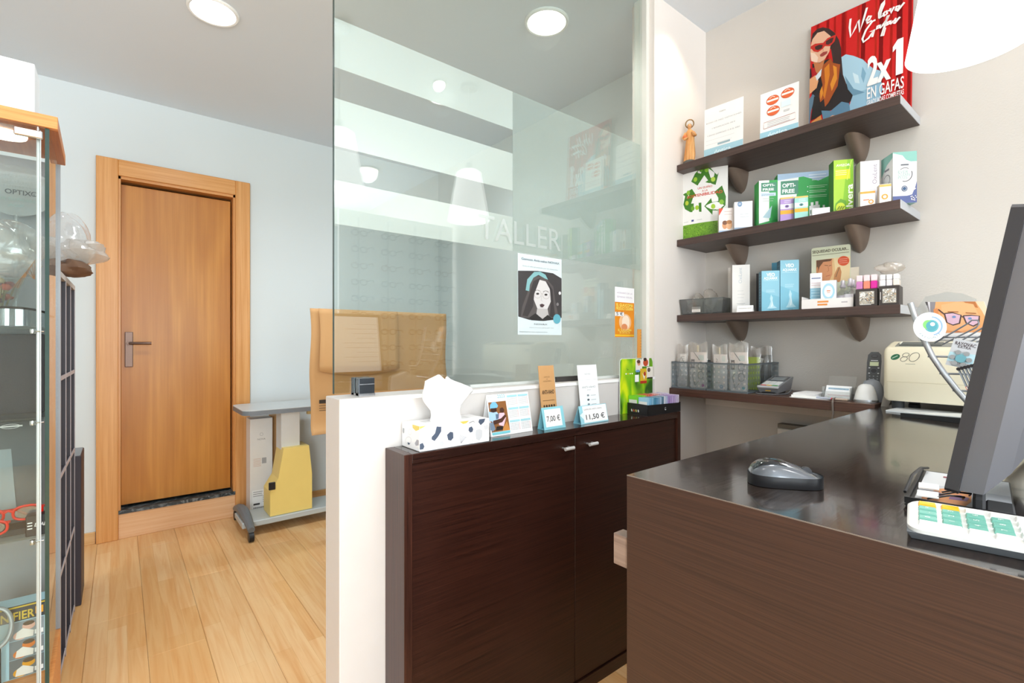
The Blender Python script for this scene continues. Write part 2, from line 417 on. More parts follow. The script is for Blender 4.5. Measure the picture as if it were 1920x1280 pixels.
while x < ROOM_X1:
    y = ROOM_Y0 - [0, .43, .86, .2, .65][row % 5]
    while y < ROOM_Y1:
        y0, y1 = max(y, ROOM_Y0), min(y + PL, ROOM_Y1); x0, x1 = max(x, ROOM_X0), min(x + PW, ROOM_X1)
        if y1 - y0 > 0.02 and x1 - x0 > .02:
            if abs(y1 - y0 - PL) < 1e-6 and abs(x1 - x0 - PW) < 1e-6:
                if pm is None:
                    b = MB(); b.box(-PW / 2 + .0004, PW / 2 - .0004, -PL / 2 + .0004, PL / 2 - .0004, -0.012, 0, M_FLOOR, 0.0008)
                    o = b.obj('plank', floor, smooth=0); pm = o.data
                else:
                    o = bpy.data.objects.new('plank', pm); COL.objects.link(o); o.parent = floor
            else:
                b = MB(); b.box(-(x1 - x0) / 2 + .0004, (x1 - x0) / 2 - .0004, -(y1 - y0) / 2 + .0004, (y1 - y0) / 2 - .0004, -0.012, 0, M_FLOOR, 0.0008)
                o = b.obj('plank', floor, smooth=0)
            o.location = ((x0 + x1) / 2, (y0 + y1) / 2, 0)
        y += PL
    x += PW; row += 1

b = MB(); b.box(ROOM_X0 - .1, ROOM_X1 + .1, ROOM_Y0 - .1, ROOM_Y1 + .1, ROOM_H, ROOM_H + .1, M_CEIL); struct(b.obj('ceiling', smooth=0))
# back wall with the door opening
DX0, DX1, DZ0, DZ1 = -0.008, 0.640, 0.16, 2.285
b = MB(); b.box(ROOM_X0 - .1, DX0 - .03, ROOM_Y1, ROOM_Y1 + .12, 0, ROOM_H, M_WALLW); b.box(DX1 + .03, ROOM_X1 + .1, ROOM_Y1, ROOM_Y1 + .12, 0, ROOM_H, M_WALLW)
b.box(DX0 - .03, DX1 + .03, ROOM_Y1, ROOM_Y1 + .12, DZ1 + .03, ROOM_H, M_WALLW); b.box(DX0 - .03, DX1 + .03, ROOM_Y1, ROOM_Y1 + .12, 0, 0.15, M_WALLW)
struct(b.obj('wall_back', smooth=0))
b = MB(); b.box(ROOM_X1, ROOM_X1 + .1, ROOM_Y0 - .1, 1.36, 0, ROOM_H, M_WALLG); b.box(ROOM_X1, ROOM_X1 + .1, 1.36, ROOM_Y1 + .1, 0, ROOM_H, M_WALLW); struct(b.obj('wall_right', smooth=0))
b = MB(); b.box(ROOM_X0 - .1, ROOM_X0, ROOM_Y0 - .1, ROOM_Y1 + .1, 0, ROOM_H, M_WALLW); struct(b.obj('wall_left', smooth=0))
b = MB()                                  # front wall: shop window opening, plus a left opening added for the fill light
b.box(ROOM_X0 - .1, -2.2, ROOM_Y0 - .1, ROOM_Y0, 0, ROOM_H, M_WALLW); b.box(-1.15, -.1, ROOM_Y0 - .1, ROOM_Y0, 0, ROOM_H, M_WALLW); b.box(-2.2, -1.15, ROOM_Y0 - .1, ROOM_Y0, 2.55, ROOM_H, M_WALLW); b.box(2.2, ROOM_X1 + .1, ROOM_Y0 - .1, ROOM_Y0, 0, ROOM_H, M_WALLW)
b.box(-.1, 2.2, ROOM_Y0 - .1, ROOM_Y0, 0, .25, M_WALLW); b.box(-.1, 2.2, ROOM_Y0 - .1, ROOM_Y0, 2.65, ROOM_H, M_WALLW); struct(b.obj('wall_front', smooth=0))
# pillar at the right end of the partition
b = MB(); b.box(1.872, ROOM_X1, 1.30, 1.42, 0, ROOM_H, M_PILLAR); struct(b.obj('wall_pillar', smooth=0))
b = MB(); b.box(1.850, 1.872, 1.325, 1.395, 1.088, ROOM_H, mat('#e4e2da', 0.4), 0.002); struct(b.obj('trim_1', smooth=0))
# low partition wall under the glass
LWX0, LWZ = 0.4564, 1.088
b = MB(); b.box(LWX0, 1.872, 1.30, 1.4126, 0, LWZ, mat('#d4cfcb', 0.6), 0.003, 2); struct(b.obj('wall_partition', smooth=0))
b = MB(); b.box(LWX0 + .004, 1.872, 1.296, 1.300, LWZ - .012, LWZ - .001, mat('#fbfaf8', 0.4)); struct(b.obj('trim_2', smooth=0))
# baseboards
M_BASE = wood('pale_beech_base', '#d6a66c', '#e6bf8b', 'x', 2, 60, 0.4, 0.01)
b = MB(); b.box(ROOM_X0, -.118, 3.944, 3.96, 0, .072, M_BASE, .002); struct(b.obj('baseboard_left', smooth=0))
b = MB(); b.box(.735, ROOM_X1, 3.944, 3.96, 0, .072, M_BASE, .002); struct(b.obj('baseboard_back', smooth=0))

# ------------------------------------------------------------------ door
d1 = thing('door_1', None, None); d1['kind'] = 'structure'
b = MB(); b.box(-.115, DX0, 3.925, 3.965, 0, 2.392, M_FRAME, .003); b.box(DX0 - .004, DX0 + .012, 3.94, 4.06, 0.165, DZ1 + .01, M_FRAME); b.obj('door_jamb', d1, 0)
b = MB(); b.box(DX1, .733, 3.925, 3.965, 0, 2.392, M_FRAME, .003); b.box(DX1 - .012, DX1 + .004, 3.94, 4.06, 0.165, DZ1 + .01, M_FRAME); b.obj('door_jamb', d1, 0)
b = MB(); b.box(DX0, DX1, 3.925, 3.965, DZ1 + .005, 2.392, M_FRAMEX, .003); b.box(DX0, DX1, 3.94, 4.06, DZ1 - .012, DZ1 + .006, M_FRAMEX); b.obj('door_head', d1, 0)
b = MB(); b.box(DX0, DX1, 3.935, 3.965, 0, .158, M_STEP, .002); b.obj('door_step', d1, 0)
mm, nt, bs = new_mat('black_marble')
tcn = nt.nodes.new('ShaderNodeTexCoord'); nz = nt.nodes.new('ShaderNodeTexNoise'); nz.inputs['Scale'].default_value = 22; nz.inputs['Detail'].default_value = 8; nz.inputs['Distortion'].default_value = 2
crn = nt.nodes.new('ShaderNodeValToRGB'); crn.color_ramp.elements[0].position = .48; crn.color_ramp.elements[0].color = hexc('#2b3336'); crn.color_ramp.elements[1].position = .72; crn.color_ramp.elements[1].color = hexc('#8a9498')
nt.links.new(tcn.outputs['Object'], nz.inputs['Vector']); nt.links.new(nz.outputs['Fac'], crn.inputs['Fac']); nt.links.new(crn.outputs['Color'], bs.inputs['Base Color']); bs.inputs['Roughness'].default_value = .3
b = MB(); b.box(DX0, DX1, 3.93, 4.08, .158, .180, mm); b.obj('door_threshold', d1, 0)
b = MB(); b.box(DX0 + .013, DX1 - .020, 4.000, 4.040, .196, DZ1 - .030, M_DOOR, .002); b.obj('door_leaf', d1, 0)
b = MB(); b.box(DX0, DX1, 4.085, 4.10, .15, DZ1 + .03, mat('#0c0a09', .9)); b.obj('dark_recess', d1, 0)
M_HANDLE = mat('#6f5a50', 0.35, 0.8)
b = MB(); b.box(.024, .066, 3.992, 4.0, 1.082, 1.308, M_HANDLE, .003, 2); hp = b.obj('handle_plate', d1, 0)
b = MB(); b.cyl((.045, 3.995, 1.235), (.045, 3.950, 1.235), .010, M_HANDLE); b.tube([(.045, 3.953, 1.235), (.06, 3.948, 1.235), (.16, 3.948, 1.235)], .009, M_HANDLE, 12); b.obj('door_handle', d1)

# ------------------------------------------------------------------ partition glass with frosted stripes, lettering and clamp
GY = 1.355
GX0, GX1 = 0.460, 1.868
w1 = thing('window_1', None, None, (0, 0, 0)); w1['kind'] = 'structure'
b = MB(); b.box(GX0, GX1, GY - .005, GY + .005, 1.098, ROOM_H - .004, M_GLASS); gp = b.obj('glass_pane', w1, 0)
b = MB(); b.box(GX0 - .0015, GX0 - .0002, GY - .005, GY + .005, 1.098, ROOM_H - .004, M_GEDGE); b.obj('glass_edge', w1, 0)
FYF = GY + .0062
SLX = 1.101
zs_ = [2.143, 2.006, 1.920, 1.787, 1.692, 1.570]
b = MB(); b.box(GX0 + .001, SLX, FYF - .0006, FYF + .0006, zs_[1], zs_[0], M_FILM); b.obj('frosted_stripe', w1, 0)
b = MB(); b.box(GX0 + .001, SLX, FYF - .0006, FYF + .0006, zs_[3], zs_[2], M_FILM); b.obj('frosted_stripe', w1, 0)
b = MB(); b.box(GX0 + .001, SLX, FYF - .0006, FYF + .0006, zs_[5], zs_[4], M_FILM); b.obj('frosted_stripe', w1, 0)
M_FILM2 = glass_mat('light_frost', '#f2f6f5', 0.03, 0.4, 0.3, haze=0.30, hazecol='#eef2f1')
b = MB(); b.box(SLX + .0005, GX1 - .004, FYF - .0006, FYF + .0006, zs_[5], zs_[0], M_FILM2); b.obj('frosted_panel', w1, 0)
P = Print(); P.text('TALLER', 0.945, 1.594, 0.118, M_LETTER, fit=.387); 
P.build(w1, (0, GY - .0054, 0), name='lettering')
b = MB(); b.box(.519, .566, GY - .030, GY - .0052, 1.0885, 1.140, mat('#3b3f44', .25, .6), .002, 2); b.box(.519, .566, GY + .0052, GY + .028, 1.0885, 1.140, mat('#3b3f44', .25, .6), .002, 2)
b.box(.521, .564, GY - .034, GY - .030, 1.1215, 1.1235, M_CHROME); b.box(.519, .566, GY - .032, GY + .03, 1.0882, 1.0965, M_CHROME)
b.obj('glass_clamp', w1, 0)
b = MB(); b.box(GX0 + .45, GX1, GY - .007, GY + .007, 1.0885, 1.0985, mat('#cfd3d0', .4)); b.obj('glazing_strip', w1, 0)
b = MB(); b.box(1.30, 1.46, GY - .0125, GY - .0075, 1.0885, 1.108, mat('#3a3634', .5)); b.obj('gasket', w1, 0)
struct(MB().box(-.1, 2.2, ROOM_Y0 - .06, ROOM_Y0 - .05, .25, 2.65, M_GLASSV).obj('window_2', smooth=0))
struct(MB().box(-2.2, -1.15, ROOM_Y0 - .06, ROOM_Y0 - .05, 0, 2.55, M_GLASSV).obj('window_3', smooth=0))  # pane of the unseen opening added for the second front light

# ================================================================== FURNITURE
# ------------------------------------------------------------------ slim two-door cabinet
CZ, CX0, CX1, CY0 = 0.941, 0.586, 1.893, 1.181
cb = thing('cabinet', 'dark wenge slim two door cabinet standing against the low white wall', 'cabinet', (0, 0, 0))
b = MB(); b.box(CX0, CX0 + .024, CY0, 1.299, 0, CZ, M_WENGE_Z, .001); b.obj('side_panel', cb, 0)
b = MB(); b.box(CX1 - .024, CX1, CY0, 1.299, 0, CZ, M_WENGE_Z, .001); b.obj('side_panel', cb, 0)
b = MB(); b.box(CX0 + .0242, CX1 - .0242, CY0, 1.299, CZ - .026, CZ, wood('wenge_cab_top', '#1f1210', '#3a231d', 'x', 3, 190, .16, .03, coat=.3), .001); b.obj('cabinet_top', cb, 0)
b = MB(); b.box(CX0 + .0242, CX1 - .0242, CY0 + .002, 1.299, .0, .045, M_WENGE_X); b.obj('plinth', cb, 0)
b = MB(); b.box(CX0 + .0242, CX1 - .0242, 1.27, 1.299, .046, CZ - .027, mat('#1b110f', .6)); b.obj('back_panel', cb, 0)
CSP = oY(1081, 819, CY0).x
for (x0, x1, hx, hz) in ((CX0 + .026, CSP - .0012, oY(1063, 847, CY0), 0), (CSP + .0012, CX1 - .026, oY(1108, 838, CY0), 0)):
    b = MB(); b.box(x0, x1, CY0 + .008, CY0 + .026, .048, CZ - .029, M_WENGE_X, .001); dr = b.obj('door', cb, 0)
    b = MB(); zc = CZ - .063
    b.tube([(hx.x - .021, CY0 - .013, zc), (hx.x + .021, CY0 - .013, zc)], .0062, mat('#e8e8ea', .25, .4), 14)
    for s in (-1, 1): b.cyl((hx.x + s * .013, CY0 + .008, zc), (hx.x + s * .013, CY0 - .012, zc), .0035, mat('#c9c9cc', .3, .8), 10)
    b.obj('handle', dr)

# ------------------------------------------------------------------ wall shelves with shell brackets
ZS = [2.077, 1.724, 1.369]
SX, SYR, SYL = 2.05, .4535, 1.299
M_BRK = mat('#8f7d70', .38, .35)
def bracket(mb, y, z):
    D, W, HH = .130, .034, .095
    def fn(u, v):
        a = PI * u; s = v
        w = W * math.sqrt(max(0, 1 - s ** 2.2)) * (1 - .10 * s); d = D * (1 - s) ** .8 + .004
        return (ROOM_X1 - d * sin(a) ** .75 - .0005, y + w * cos(a), z - HH * s)
    mb.grid(fn, 17, 10, M_BRK)
    mb.add([fn(i / 16, 0) for i in range(17)], [tuple(range(17))], M_BRK)
for i, (z, lab) in enumerate(zip(ZS, ('uppermost dark wenge wall shelf carrying the red poster', 'middle dark wenge wall shelf holding green and white lens solution boxes', 'lowest of the three bracketed wenge shelves, holding pale blue cartons'))):
    t = thing('wall_shelf', lab, 'shelf', (2.18, .87, z), group='bracketed wall shelves')
    b = MB(); b.box(SX - 2.18, ROOM_X1 - .0005 - 2.18, SYR - .87, SYL - .87, -.031, 0, wood('wenge_shelf_y', '#382824', '#54403a', 'y', 3, 170, .42, .05), .0008); b.obj('board', t, 0)
    b = MB(); b.box(SX - 2.18 + .001, ROOM_X1 - .001 - 2.18, SYR - .87 - .0015, SYR - .87 - .0001, -.030, -.001, mat('#c9ccd2', .5)); b.obj('end_cap', t, 0)  # pale end edge, with reflected light put into its colour
    for y in (1.118, .640):
        b = MB(); bracket(b, y, z - .0312); o = b.obj('bracket', t, 50); o.data.transform(__import__('mathutils').Matrix.Translation((-2.18, -.87, -z)))

DSZ, DSX = 1.030, 1.988
t = thing('desk_shelf', 'dark wenge desk height wall shelf under the grey baskets', 'shelf', (2.15, .9, DSZ))
b = MB(); b.box(DSX - 2.15, ROOM_X1 - .0005 - 2.15, .509 - .9, 1.299 - .9, -.034, 0, wood('wenge_desk_shelf', '#35201a', '#5a3b2f', 'y', 3, 170, .3, .05), .001); b.obj('board', t, 0)
b = MB(); b.box(2.29 - 2.15, ROOM_X1 - .0005 - 2.15, .52 - .9, 1.29 - .9, -.10, -.0345, M_PILLAR); b.obj('wall_batten', t, 0)

# ------------------------------------------------------------------ counter
KX, KY, KZ = .6511, .5064, 1.0213
k = thing('counter', 'large dark wenge reception counter with glossy top, nearest the camera', 'counter', (KX, KY, 0))
KYB = -.75
b = MB(); b.box(.0205, 1.66, KYB - KY, 0, KZ - .022, KZ, M_WENGE_TOP); b.obj('countertop', k, 0)
b = MB(); b.box(.0, .020, KYB - KY, -.0005, 0, KZ, wood('wenge_counter_front', '#2b1a15', '#452d23', 'y', 3.0, 420, .42, .10), .0012); b.obj('front_panel', k, 0)
b = MB(); b.box(.0205, 1.655, KYB - KY + .02, KYB - KY + .04, 0, KZ - .0225, M_WENGE_X); b.obj('end_panel', k, 0)
b = MB(); b.box(.0205, 1.30, -.024, -.004, 0, KZ - .0225, M_WENGE_X); b.obj('back_panel', k, 0)
b = MB(); b.box(.004, .030, -.003, .030, .864 , .916, wood('taupe_edge', '#7e6a60', '#9a8578', 'y', 4, 160, .5, .04), .001); b.obj('ledge_block', k, 0)
b = MB(); b.box(.0012, 0.0204, KYB - KY, -.001, KZ + .0001, KZ + .0004, M_WENGE_TOP); b.box(.0, .0012, KYB - KY, -.001, KZ - .001, KZ + .0004, mat('#8d8580', .25, .5)); b.obj('pale_edge', k, 0)  # veneer strip and a thin paler line along the front top edge

# ================================================================== BACK ROOM
# wheeled instrument table
t = thing('instrument_table', 'grey height adjustable instrument table on castors with yellow column cover', 'table', (1.0, 3.66, 0))
TX, TY = 1.0, 3.66
M_TGREY = mat('#aeb4b6', .45); M_TDK = mat('#6c7175', .5)
b = MB()
tp = []
x0, x1, y0, y1, r = .603 - TX, 1.75 - TX, 3.43 - TY, 3.86 - TY, .06
for cx, cy, a0 in ((x1 - r, y1 - r, 0), (x0 + r, y1 - r, 90), (x0 + r, y0 + r, 180), (x1 - r, y0 + r, 270)):
    for q in range(7): a = math.radians(a0 + q * 15); tp.append((cx + r * cos(a), cy + r * sin(a)))
b.prism(tp, (0, 0, .8035), (1, 0, 0), (0, 1, 0), (0, 0, 1), .004, mat('#c6cccd', .35)); b.obj('table_top', t, 0)
b = MB(); b.prism(tp, (0, 0, .775), (1, 0, 0), (0, 1, 0), (0, 0, 1), .0283, mat('#797e83', .5)); b.obj('edge_band', t, 40)
b = MB(); b.box(.845 - TX, .965 - TX, 3.52 - TY, 3.66 - TY, .09, .7748, mat('#e3e5e4', .4), .004); b.obj('column', t, 0)
b = MB()
yl = [(.765, .10), (1.03, .10), (1.03, .34), (1.01, .535), (.848, .535), (.815, .34), (.765, .26)]
b.prism([(p[0] - TX, p[1]) for p in yl], (0, 3.47 - TY, 0), (1, 0, 0), (0, 0, 1), (0, 1, 0), .18, mat('#efd47c', .45)); b.obj('yellow_cover', t, 0, fix=True)
b = MB(); b.box(-.02, .02, -.012, .0, -.025, .025, M_BLACK, .003); o = b.obj('rocker_switch', t, 0, loc=(.775 - TX, 3.469 - TY, .30))
b = MB(); b.box(.60 - TX, 1.72 - TX, 3.45 - TY, 3.71 - TY, .062, .098, mat('#b8bfbf', .4), .004); b.obj('base_plate', t, 0)
for ex in (.635, 1.70):
    b = MB(); pts = [(ex - TX, 3.36 - TY + .52 * q / 10, .075 + .05 * sin(PI * q / 10)) for q in range(11)]
    b.tube(pts, [.020 + .012 * sin(PI * q / 10) for q in range(11)], M_TDK, 10); ft = b.obj('foot', t)
    for y in (3.375, 3.865):
        b = MB(); b.tube([(ex - TX - .014, y - TY, .031), (ex - TX + .014, y - TY, .031)], .031, M_BLACK, 18)
        b.cyl((ex - TX, y - TY, .055), (ex - TX, y - TY, .08), .010, M_TDK, 10); b.obj('castor', ft)
b = MB(); b.box(1.0 - TX, 1.13 - TX, 3.47 - TY, 3.50 - TY, .748, .7745, mat('#c9ae74', .5), .003); b.obj('pull_handle', t, 0)
# boxes standing behind the table
t = thing('cardboard_box', 'tall narrow white shipping carton standing under the grey table', 'box', (.70, 3.80, 0))
bx0, bx1 = oY(469, 800, 3.74).x - .70, oY(511, 800, 3.74).x - .70
b = MB(); b.box(bx0, bx1, -.06, .075, .001, .71, mat('#ebe9e6', .6), .002); b.obj('carton', t, 0)
P = Print(); w = bx1 - bx0
P.text('NOVA', w * .5, .56, .018, '#8a8a8a', 'C'); P.ring(w * .5, .60, .010, .010, .002, '#b0b0b0'); P.rect(w * .52, .395, w * .72, .435, '#a9a9ab'); P.lines(.02, w * .5, .43, 6, .010, .003, '#d9b7a4')
P.rect(.012, .05, w - .01, .215, '#f8f8f8'); P.lines(.018, w * .55, .20, 3, .014, .004, '#8d8d8d'); P.rect(w * .74, .175, w * .86, .205, '#4a4a4a')
for q in range(14): P.rect(.020 + q * (w - .045) / 14, .058, .020 + q * (w - .045) / 14 + .003, .098, '#2b2b2b')
P.rect(.02, .112, .06, .124, '#3a3a3a'); P.lines(w * .55, w - .02, .165, 4, .012, .003, '#9a9a9a')
P.build(t, (bx0, -.06, 0))
t = thing('cardboard_box', 'tall brown cardboard sheet box leaning beside the white carton under the table', 'box', (.93, 3.86, 0))
b = MB(); b.box(-.075, .07, -.03, .06, .001, .71, M_KRAFT, .002); b.box(-.07, .065, -.0306, -.03, .35, .353, mat('#a97a48', .6)); b.obj('carton', t, 0)

# kraft paper dust cover draped on a stand
KRY = 2.95
kx0, kx1 = oY(583, 600, KRY).x, oY(838, 600, KRY).x
kz1, kz0 = oY(583, 577, KRY).z, oY(583, 815, KRY).z
t = thing('kraft_paper_cover', 'large brown kraft paper sheet hanging behind the glass over the grey table', 'paper', (kx0, KRY, 0))
def kraft(u, v):
    z = kz0 + (kz1 - kz0) * v; x = (kx1 - kx0) * u
    yy = .010 * sin(7 * v + 3 * u) + .012 * sin(5 * u + 1) * (1 - v) + .02 * v * v
    if v < .08: yy -= .03 * (1 - v / .08) ** 2
    return (x + .006 * sin(9 * v), yy, z)
b = MB(); b.grid(kraft, 30, 30, M_KRAFT); o = b.obj('sheet', t, 60); md = o.modifiers.new('thickness', 'SOLIDIFY'); md.thickness = .003
b = MB()
def flap(u, v):
    q = kraft(.05 + u * .55, .50 + v * .5); return (q[0], q[1] - .012 - .022 * (1 - v) * (1 - .5 * u), q[2] - (.03 * (1 - (2 * u - 1) ** 2) if v < .01 else 0))
b.grid(flap, 16, 12, M_KRAFT); o = b.obj('folded_flap', t, 60); md = o.modifiers.new('thickness', 'SOLIDIFY'); md.thickness = .002
P = Print(); P.rect(.03, .20, .18, .222, '#3a2e24'); P.lines(.03, .18, .185, 3, .014, .004, '#6b5238'); P.build(t, (.012, -.014, kz0 - .02))
for xx in (.35, .75):
    b = MB(); b.box(xx - .02, xx + .02, .045, .075, 0.0, kz1 - .01, mat('#9a9d9f', .5), .003); b.box(xx - .03, xx + .03, -.12, .24, 0, .03, mat('#6c7175', .5), .003); b.obj('stand_post', t, 0)

# ------------------------------------------------------------------ ceiling lights
M_LENS = emit_mat('downlight_lens', '#fff8ec', 5.0); M_LENSC = emit_mat('downlight_lens_cool', '#f8fbff', 6.0)
M_RING = mat('#f3f3f0', .4)
labs = ['round ceiling downlight over the door side of the back room', 'round ceiling downlight seen through the clear top of the glass', 'round ceiling downlight glowing behind the frosted stripe']
for i, (x, y, p, c) in enumerate(DOWN):
    t = thing('ceiling_downlight', labs[i] if i < 3 else ('round ceiling downlight out of frame at the far left of the back room' if i == 3 else 'round ceiling downlight over the %s of the shop floor, out of frame' % {4: 'left side', 5: 'middle', 6: 'right side', 7: 'far left corner'}[i]), 'ceiling light', (x, y, ROOM_H - .001), group='recessed ceiling downlights')
    b = MB(); b.lathe([(.094, 0), (.108, 0), (.108, -.006), (.102, -.011), (.094, -.009), (.094, 0)], M_RING, 40, cap0=False, cap1=False); b.obj('trim_ring', t)
    b = MB(); b.lathe([(.001, -.003), (.06, -.0035), (.093, -.002)], M_LENSC if c == COOLW else M_LENS, 40, cap0=False, cap1=False); o = b.obj('diffuser', t)
t = thing('added_fill_spot', 'small added fill spot on the ceiling over the counter, out of frame', 'ceiling light', (FILL_SPOT[0], FILL_SPOT[1], ROOM_H - .001))  # fixture made up for the added spot
b = MB(); b.lathe([(.030, 0), (.042, 0), (.042, -.004), (.030, -.006), (.030, 0)], M_CHROME, 28, cap0=False, cap1=False); b.obj('trim_ring', t); b = MB(); b.lathe([(.001, -.002), (.0295, -.003)], M_LENS, 24, cap0=False, cap1=False); b.obj('lens', t)
# ------------------------------------------------------------------ pendant lamps over the counter
def shade_mat():
    m = bpy.data.materials.new('pendant_opal_glass'); m.use_nodes = True; nt = m.node_tree; b_ = nt.nodes['Principled BSDF']
    b_.inputs['Base Color'].default_value = (.95, .95, .95, 1); b_.inputs['Emission Color'].default_value = (1, .985, .96, 1); b_.inputs['Emission Strength'].default_value = 2.7; b_.inputs['Roughness'].default_value = .2
    return m
M_SHADE = shade_mat()
for i, (x, y, z) in enumerate(PEND):
    t = thing('pendant_lamp', ['large white conical pendant lamp hanging beside the red poster', 'white conical pendant lamp above the front of the counter, out of frame'][i], 'pendant lamp', (x, y, z), group='pendant lamps over the counter')
    b = MB(); b.lathe([(.122, 0), (.119, .0), (.070, .285), (.055, .297), (.02, .300), (.02, .303), (.057, .301), (.074, .288), (.1245, 0), (.122, 0)], M_SHADE, 48, cap0=False, cap1=False); b.obj('shade', t, 50)
    b = MB(); b.lathe([(.018, .300), (.022, .31), (.016, .35), (.004, .356)], M_CHROME, 16); b.tube([(0, 0, .355), (0, 0, ROOM_H - z - .02)], .0025, mat('#e9e9e9', .5), 6); b.lathe([(.05, ROOM_H - z - .022), (.05, ROOM_H - z - .001)], M_CHROME, 24); b.obj('cord', t)
    b = MB(); b.lathe([(.012, .24), (.014, .20), (.03, .16), (.035, .125), (.025, .095), (.001, .088)], emit_mat('bulb', '#fff6e6', 4), 16, cap0=False, cap1=False); b.obj('bulb', t)

# ================================================================== SMALL THINGS
def carton(name, label, cat, P0, rz, w, d, h, front, side=None, top=None, group=None, draw=None, sdraw=None, tilt=0, part='carton'):
    """paper box: local x to the right along the front, y backwards, z up; front face at y=0"""
    t = thing(name, label, cat, P0, rz, group)
    if tilt: t.rotation_euler.x = tilt
    b = MB(); mf = mat(front, .45) if isinstance(front, str) else front
    ms = mat(side, .45) if isinstance(side, str) else (side or mf); mt = mat(top, .45) if isinstance(top, str) else (top or ms)
    p = [(0, 0, .0003), (w, 0, .0003), (w, d, .0003), (0, d, .0003), (0, 0, h), (w, 0, h), (w, d, h), (0, d, h)]
    b.add(p, [(0, 1, 5, 4)], mf); b.add(p, [(1, 2, 6, 5), (2, 3, 7, 6), (3, 0, 4, 7)], ms); b.add(p, [(4, 5, 6, 7), (3, 2, 1, 0)], mt)
    b.obj(part, t, 0)
    if draw: P = Print(clip=(w, h)); draw(P, w, h); P.build(t, (0, 0, 0))
    if sdraw: P = Print(clip=(d, h)); sdraw(P, d, h); P.build(t, (0, d, 0), (0, -1, 0), (0, 0, 1), (-1, 0, 0), 'side_print')
    return t
def rbox(pxL, pxR, pyT, zb, X, a=0.0, pxS=None, dep=.05):
    """box on the right-hand wall's shelves turned by a: front-left bottom corner on the line X"""
    P0 = oX(pxL, 700, X); Q = (P0.x, P0.y); R = (sin(a), -cos(a)); In = (cos(a), sin(a))
    w = hit(pxR, Q, R); h = zat(Q, pyT) - zb; d = hit(pxS, Q, In) if pxS else dep
    return (Q[0], Q[1], zb + .0002), -PI / 2 + a, w, abs(d), h
def tent(name, label, cat, pL, pR, pT, Y, zb, ang, col, draw, back=True, group=None, th=.0012, leg=None):
    """tilted card standing on the cabinet, front foot on the line Y, with a rear leg"""
    A = oY(pL, 700, Y); B = oY(pR, 700, Y); w = B.x - A.x; q = (pT - HOR) / F_PX; c, s = cos(ang), sin(ang)
    d0 = A.x * FX + Y * FY; L = (CAM_Z - zb - q * d0) / (c + q * s * FY)
    t = thing(name, label, cat, (A.x, Y, zb + .0005), 0, group)
    b = MB(); slab(b, (0, 0, 0), (1, 0, 0), (0, s, c), (0, -c, s), w, L, th, mat(col, .5)); b.obj('front_card', t, 0)
    if back:
        b = MB(); lw = leg or L * s * 2; b.prism([(0, 0), (w, 0), (w, L), (0, L)], (0, L * s * 2 if not leg else leg, 0), (1, 0, 0), Vector((0, L * s - (L * s * 2 if not leg else leg), L * c)) / L, (0, 1, 0), .001, mat(col, .5)); b.obj('rear_leg', t, 0)
        b = MB(); b.box(0, w, .002, lw, 0, .001, mat(col, .5)); b.obj('base_fold', t, 0)
    P = Print(clip=(w, L)); draw(P, w, L); P.build(t, (0, 0, 0), (1, 0, 0), (0, s, c), (0, -c, s))
    return t, w, L

# ------------------------------------------------------------------ on the cabinet: tissue box
bx = thing('tissue_box', 'white tissue box printed with grey and yellow pebbles, on the cabinet', 'tissue box', (.635, 1.187, CZ + .0005))
tw, td, th_ = .235, .108, .070
b = MB(); b.box(0, tw, 0, td, 0, th_, mat('#f4f4f5', .45), .0015); b.box(.04, .195, .035, .075, th_, th_ + .0004, mat('#dcdcdc', .6)); b.obj('carton', bx, 0)
P = Print(clip=(tw, th_)); P.W = warp(((385, 845), (1250, 738), (1255, 1040), (385, 1160)), tw, th_)
for pts, c in (([(585, 845), (640, 850), (640, 905), (600, 975), (560, 1025), (525, 1005), (525, 975), (565, 930)], '#4e5a6e'), ([(710, 950), (750, 912), (785, 920), (788, 990), (760, 1025), (725, 1015)], '#4e5a6e'),
               ([(985, 860), (1020, 845), (1040, 880), (1030, 915), (1000, 925), (978, 895)], '#4e5a6e'), ([(1115, 735), (1195, 740), (1180, 790), (1135, 830), (1105, 790)], '#4e5a6e'), ([(385, 1060), (420, 1045), (440, 1090), (425, 1125), (385, 1130)], '#4e5a6e'),
               ([(1075, 890), (1130, 880), (1160, 900), (1155, 980), (1120, 1030), (1080, 1010), (1068, 940)], '#c9cdd3'), ([(865, 765), (985, 760), (950, 805), (910, 815)], '#dcc25e'), ([(385, 830), (470, 820), (460, 835), (385, 880)], '#e3cf6a'),
               ([(480, 1115), (530, 1075), (585, 1090), (580, 1130), (480, 1145)], '#d3d6dc'), ([(610, 1035), (660, 1025), (680, 1060), (650, 1095), (615, 1080)], '#c9cdd3'), ([(830, 1020), (880, 950), (940, 960), (965, 1020), (930, 1075), (840, 1085)], '#dde0e6'), ([(1185, 840), (1225, 835), (1235, 870), (1200, 895), (1180, 870)], '#d5d8dd')):
    P.poly(pts, c, l=1)
for c0 in ((740, 970, 50, 80), (600, 930, 70, 95), (1208, 868, 34, 40), (1010, 1040, 30, 26)): P.ring(*c0, .0005, '#6a7078', l=2)
for k in range(6): P.line([(885, 1060), (870 + k * 16, 1000 - k * 4), (880 + k * 18, 950 + k * 8)], .0005, '#5a6270', l=2)
for k in range(4): P.line([(400, 920 + k * 30), (440, 950 + k * 25), (475, 1000 + k * 6)], .0005, '#6a7078', l=2)
for k in range(4): P.line([(985, 800 + k * 2), (1030 + k * 8, 775), (1050 + k * 4, 800)], .0005, '#6a7078', l=2)
P.build(bx, (0, 0, 0))
P = Print(clip=(td, th_)); P.W = warp(((125, 780), (385, 845), (385, 1160), (130, 1075)), td, th_)
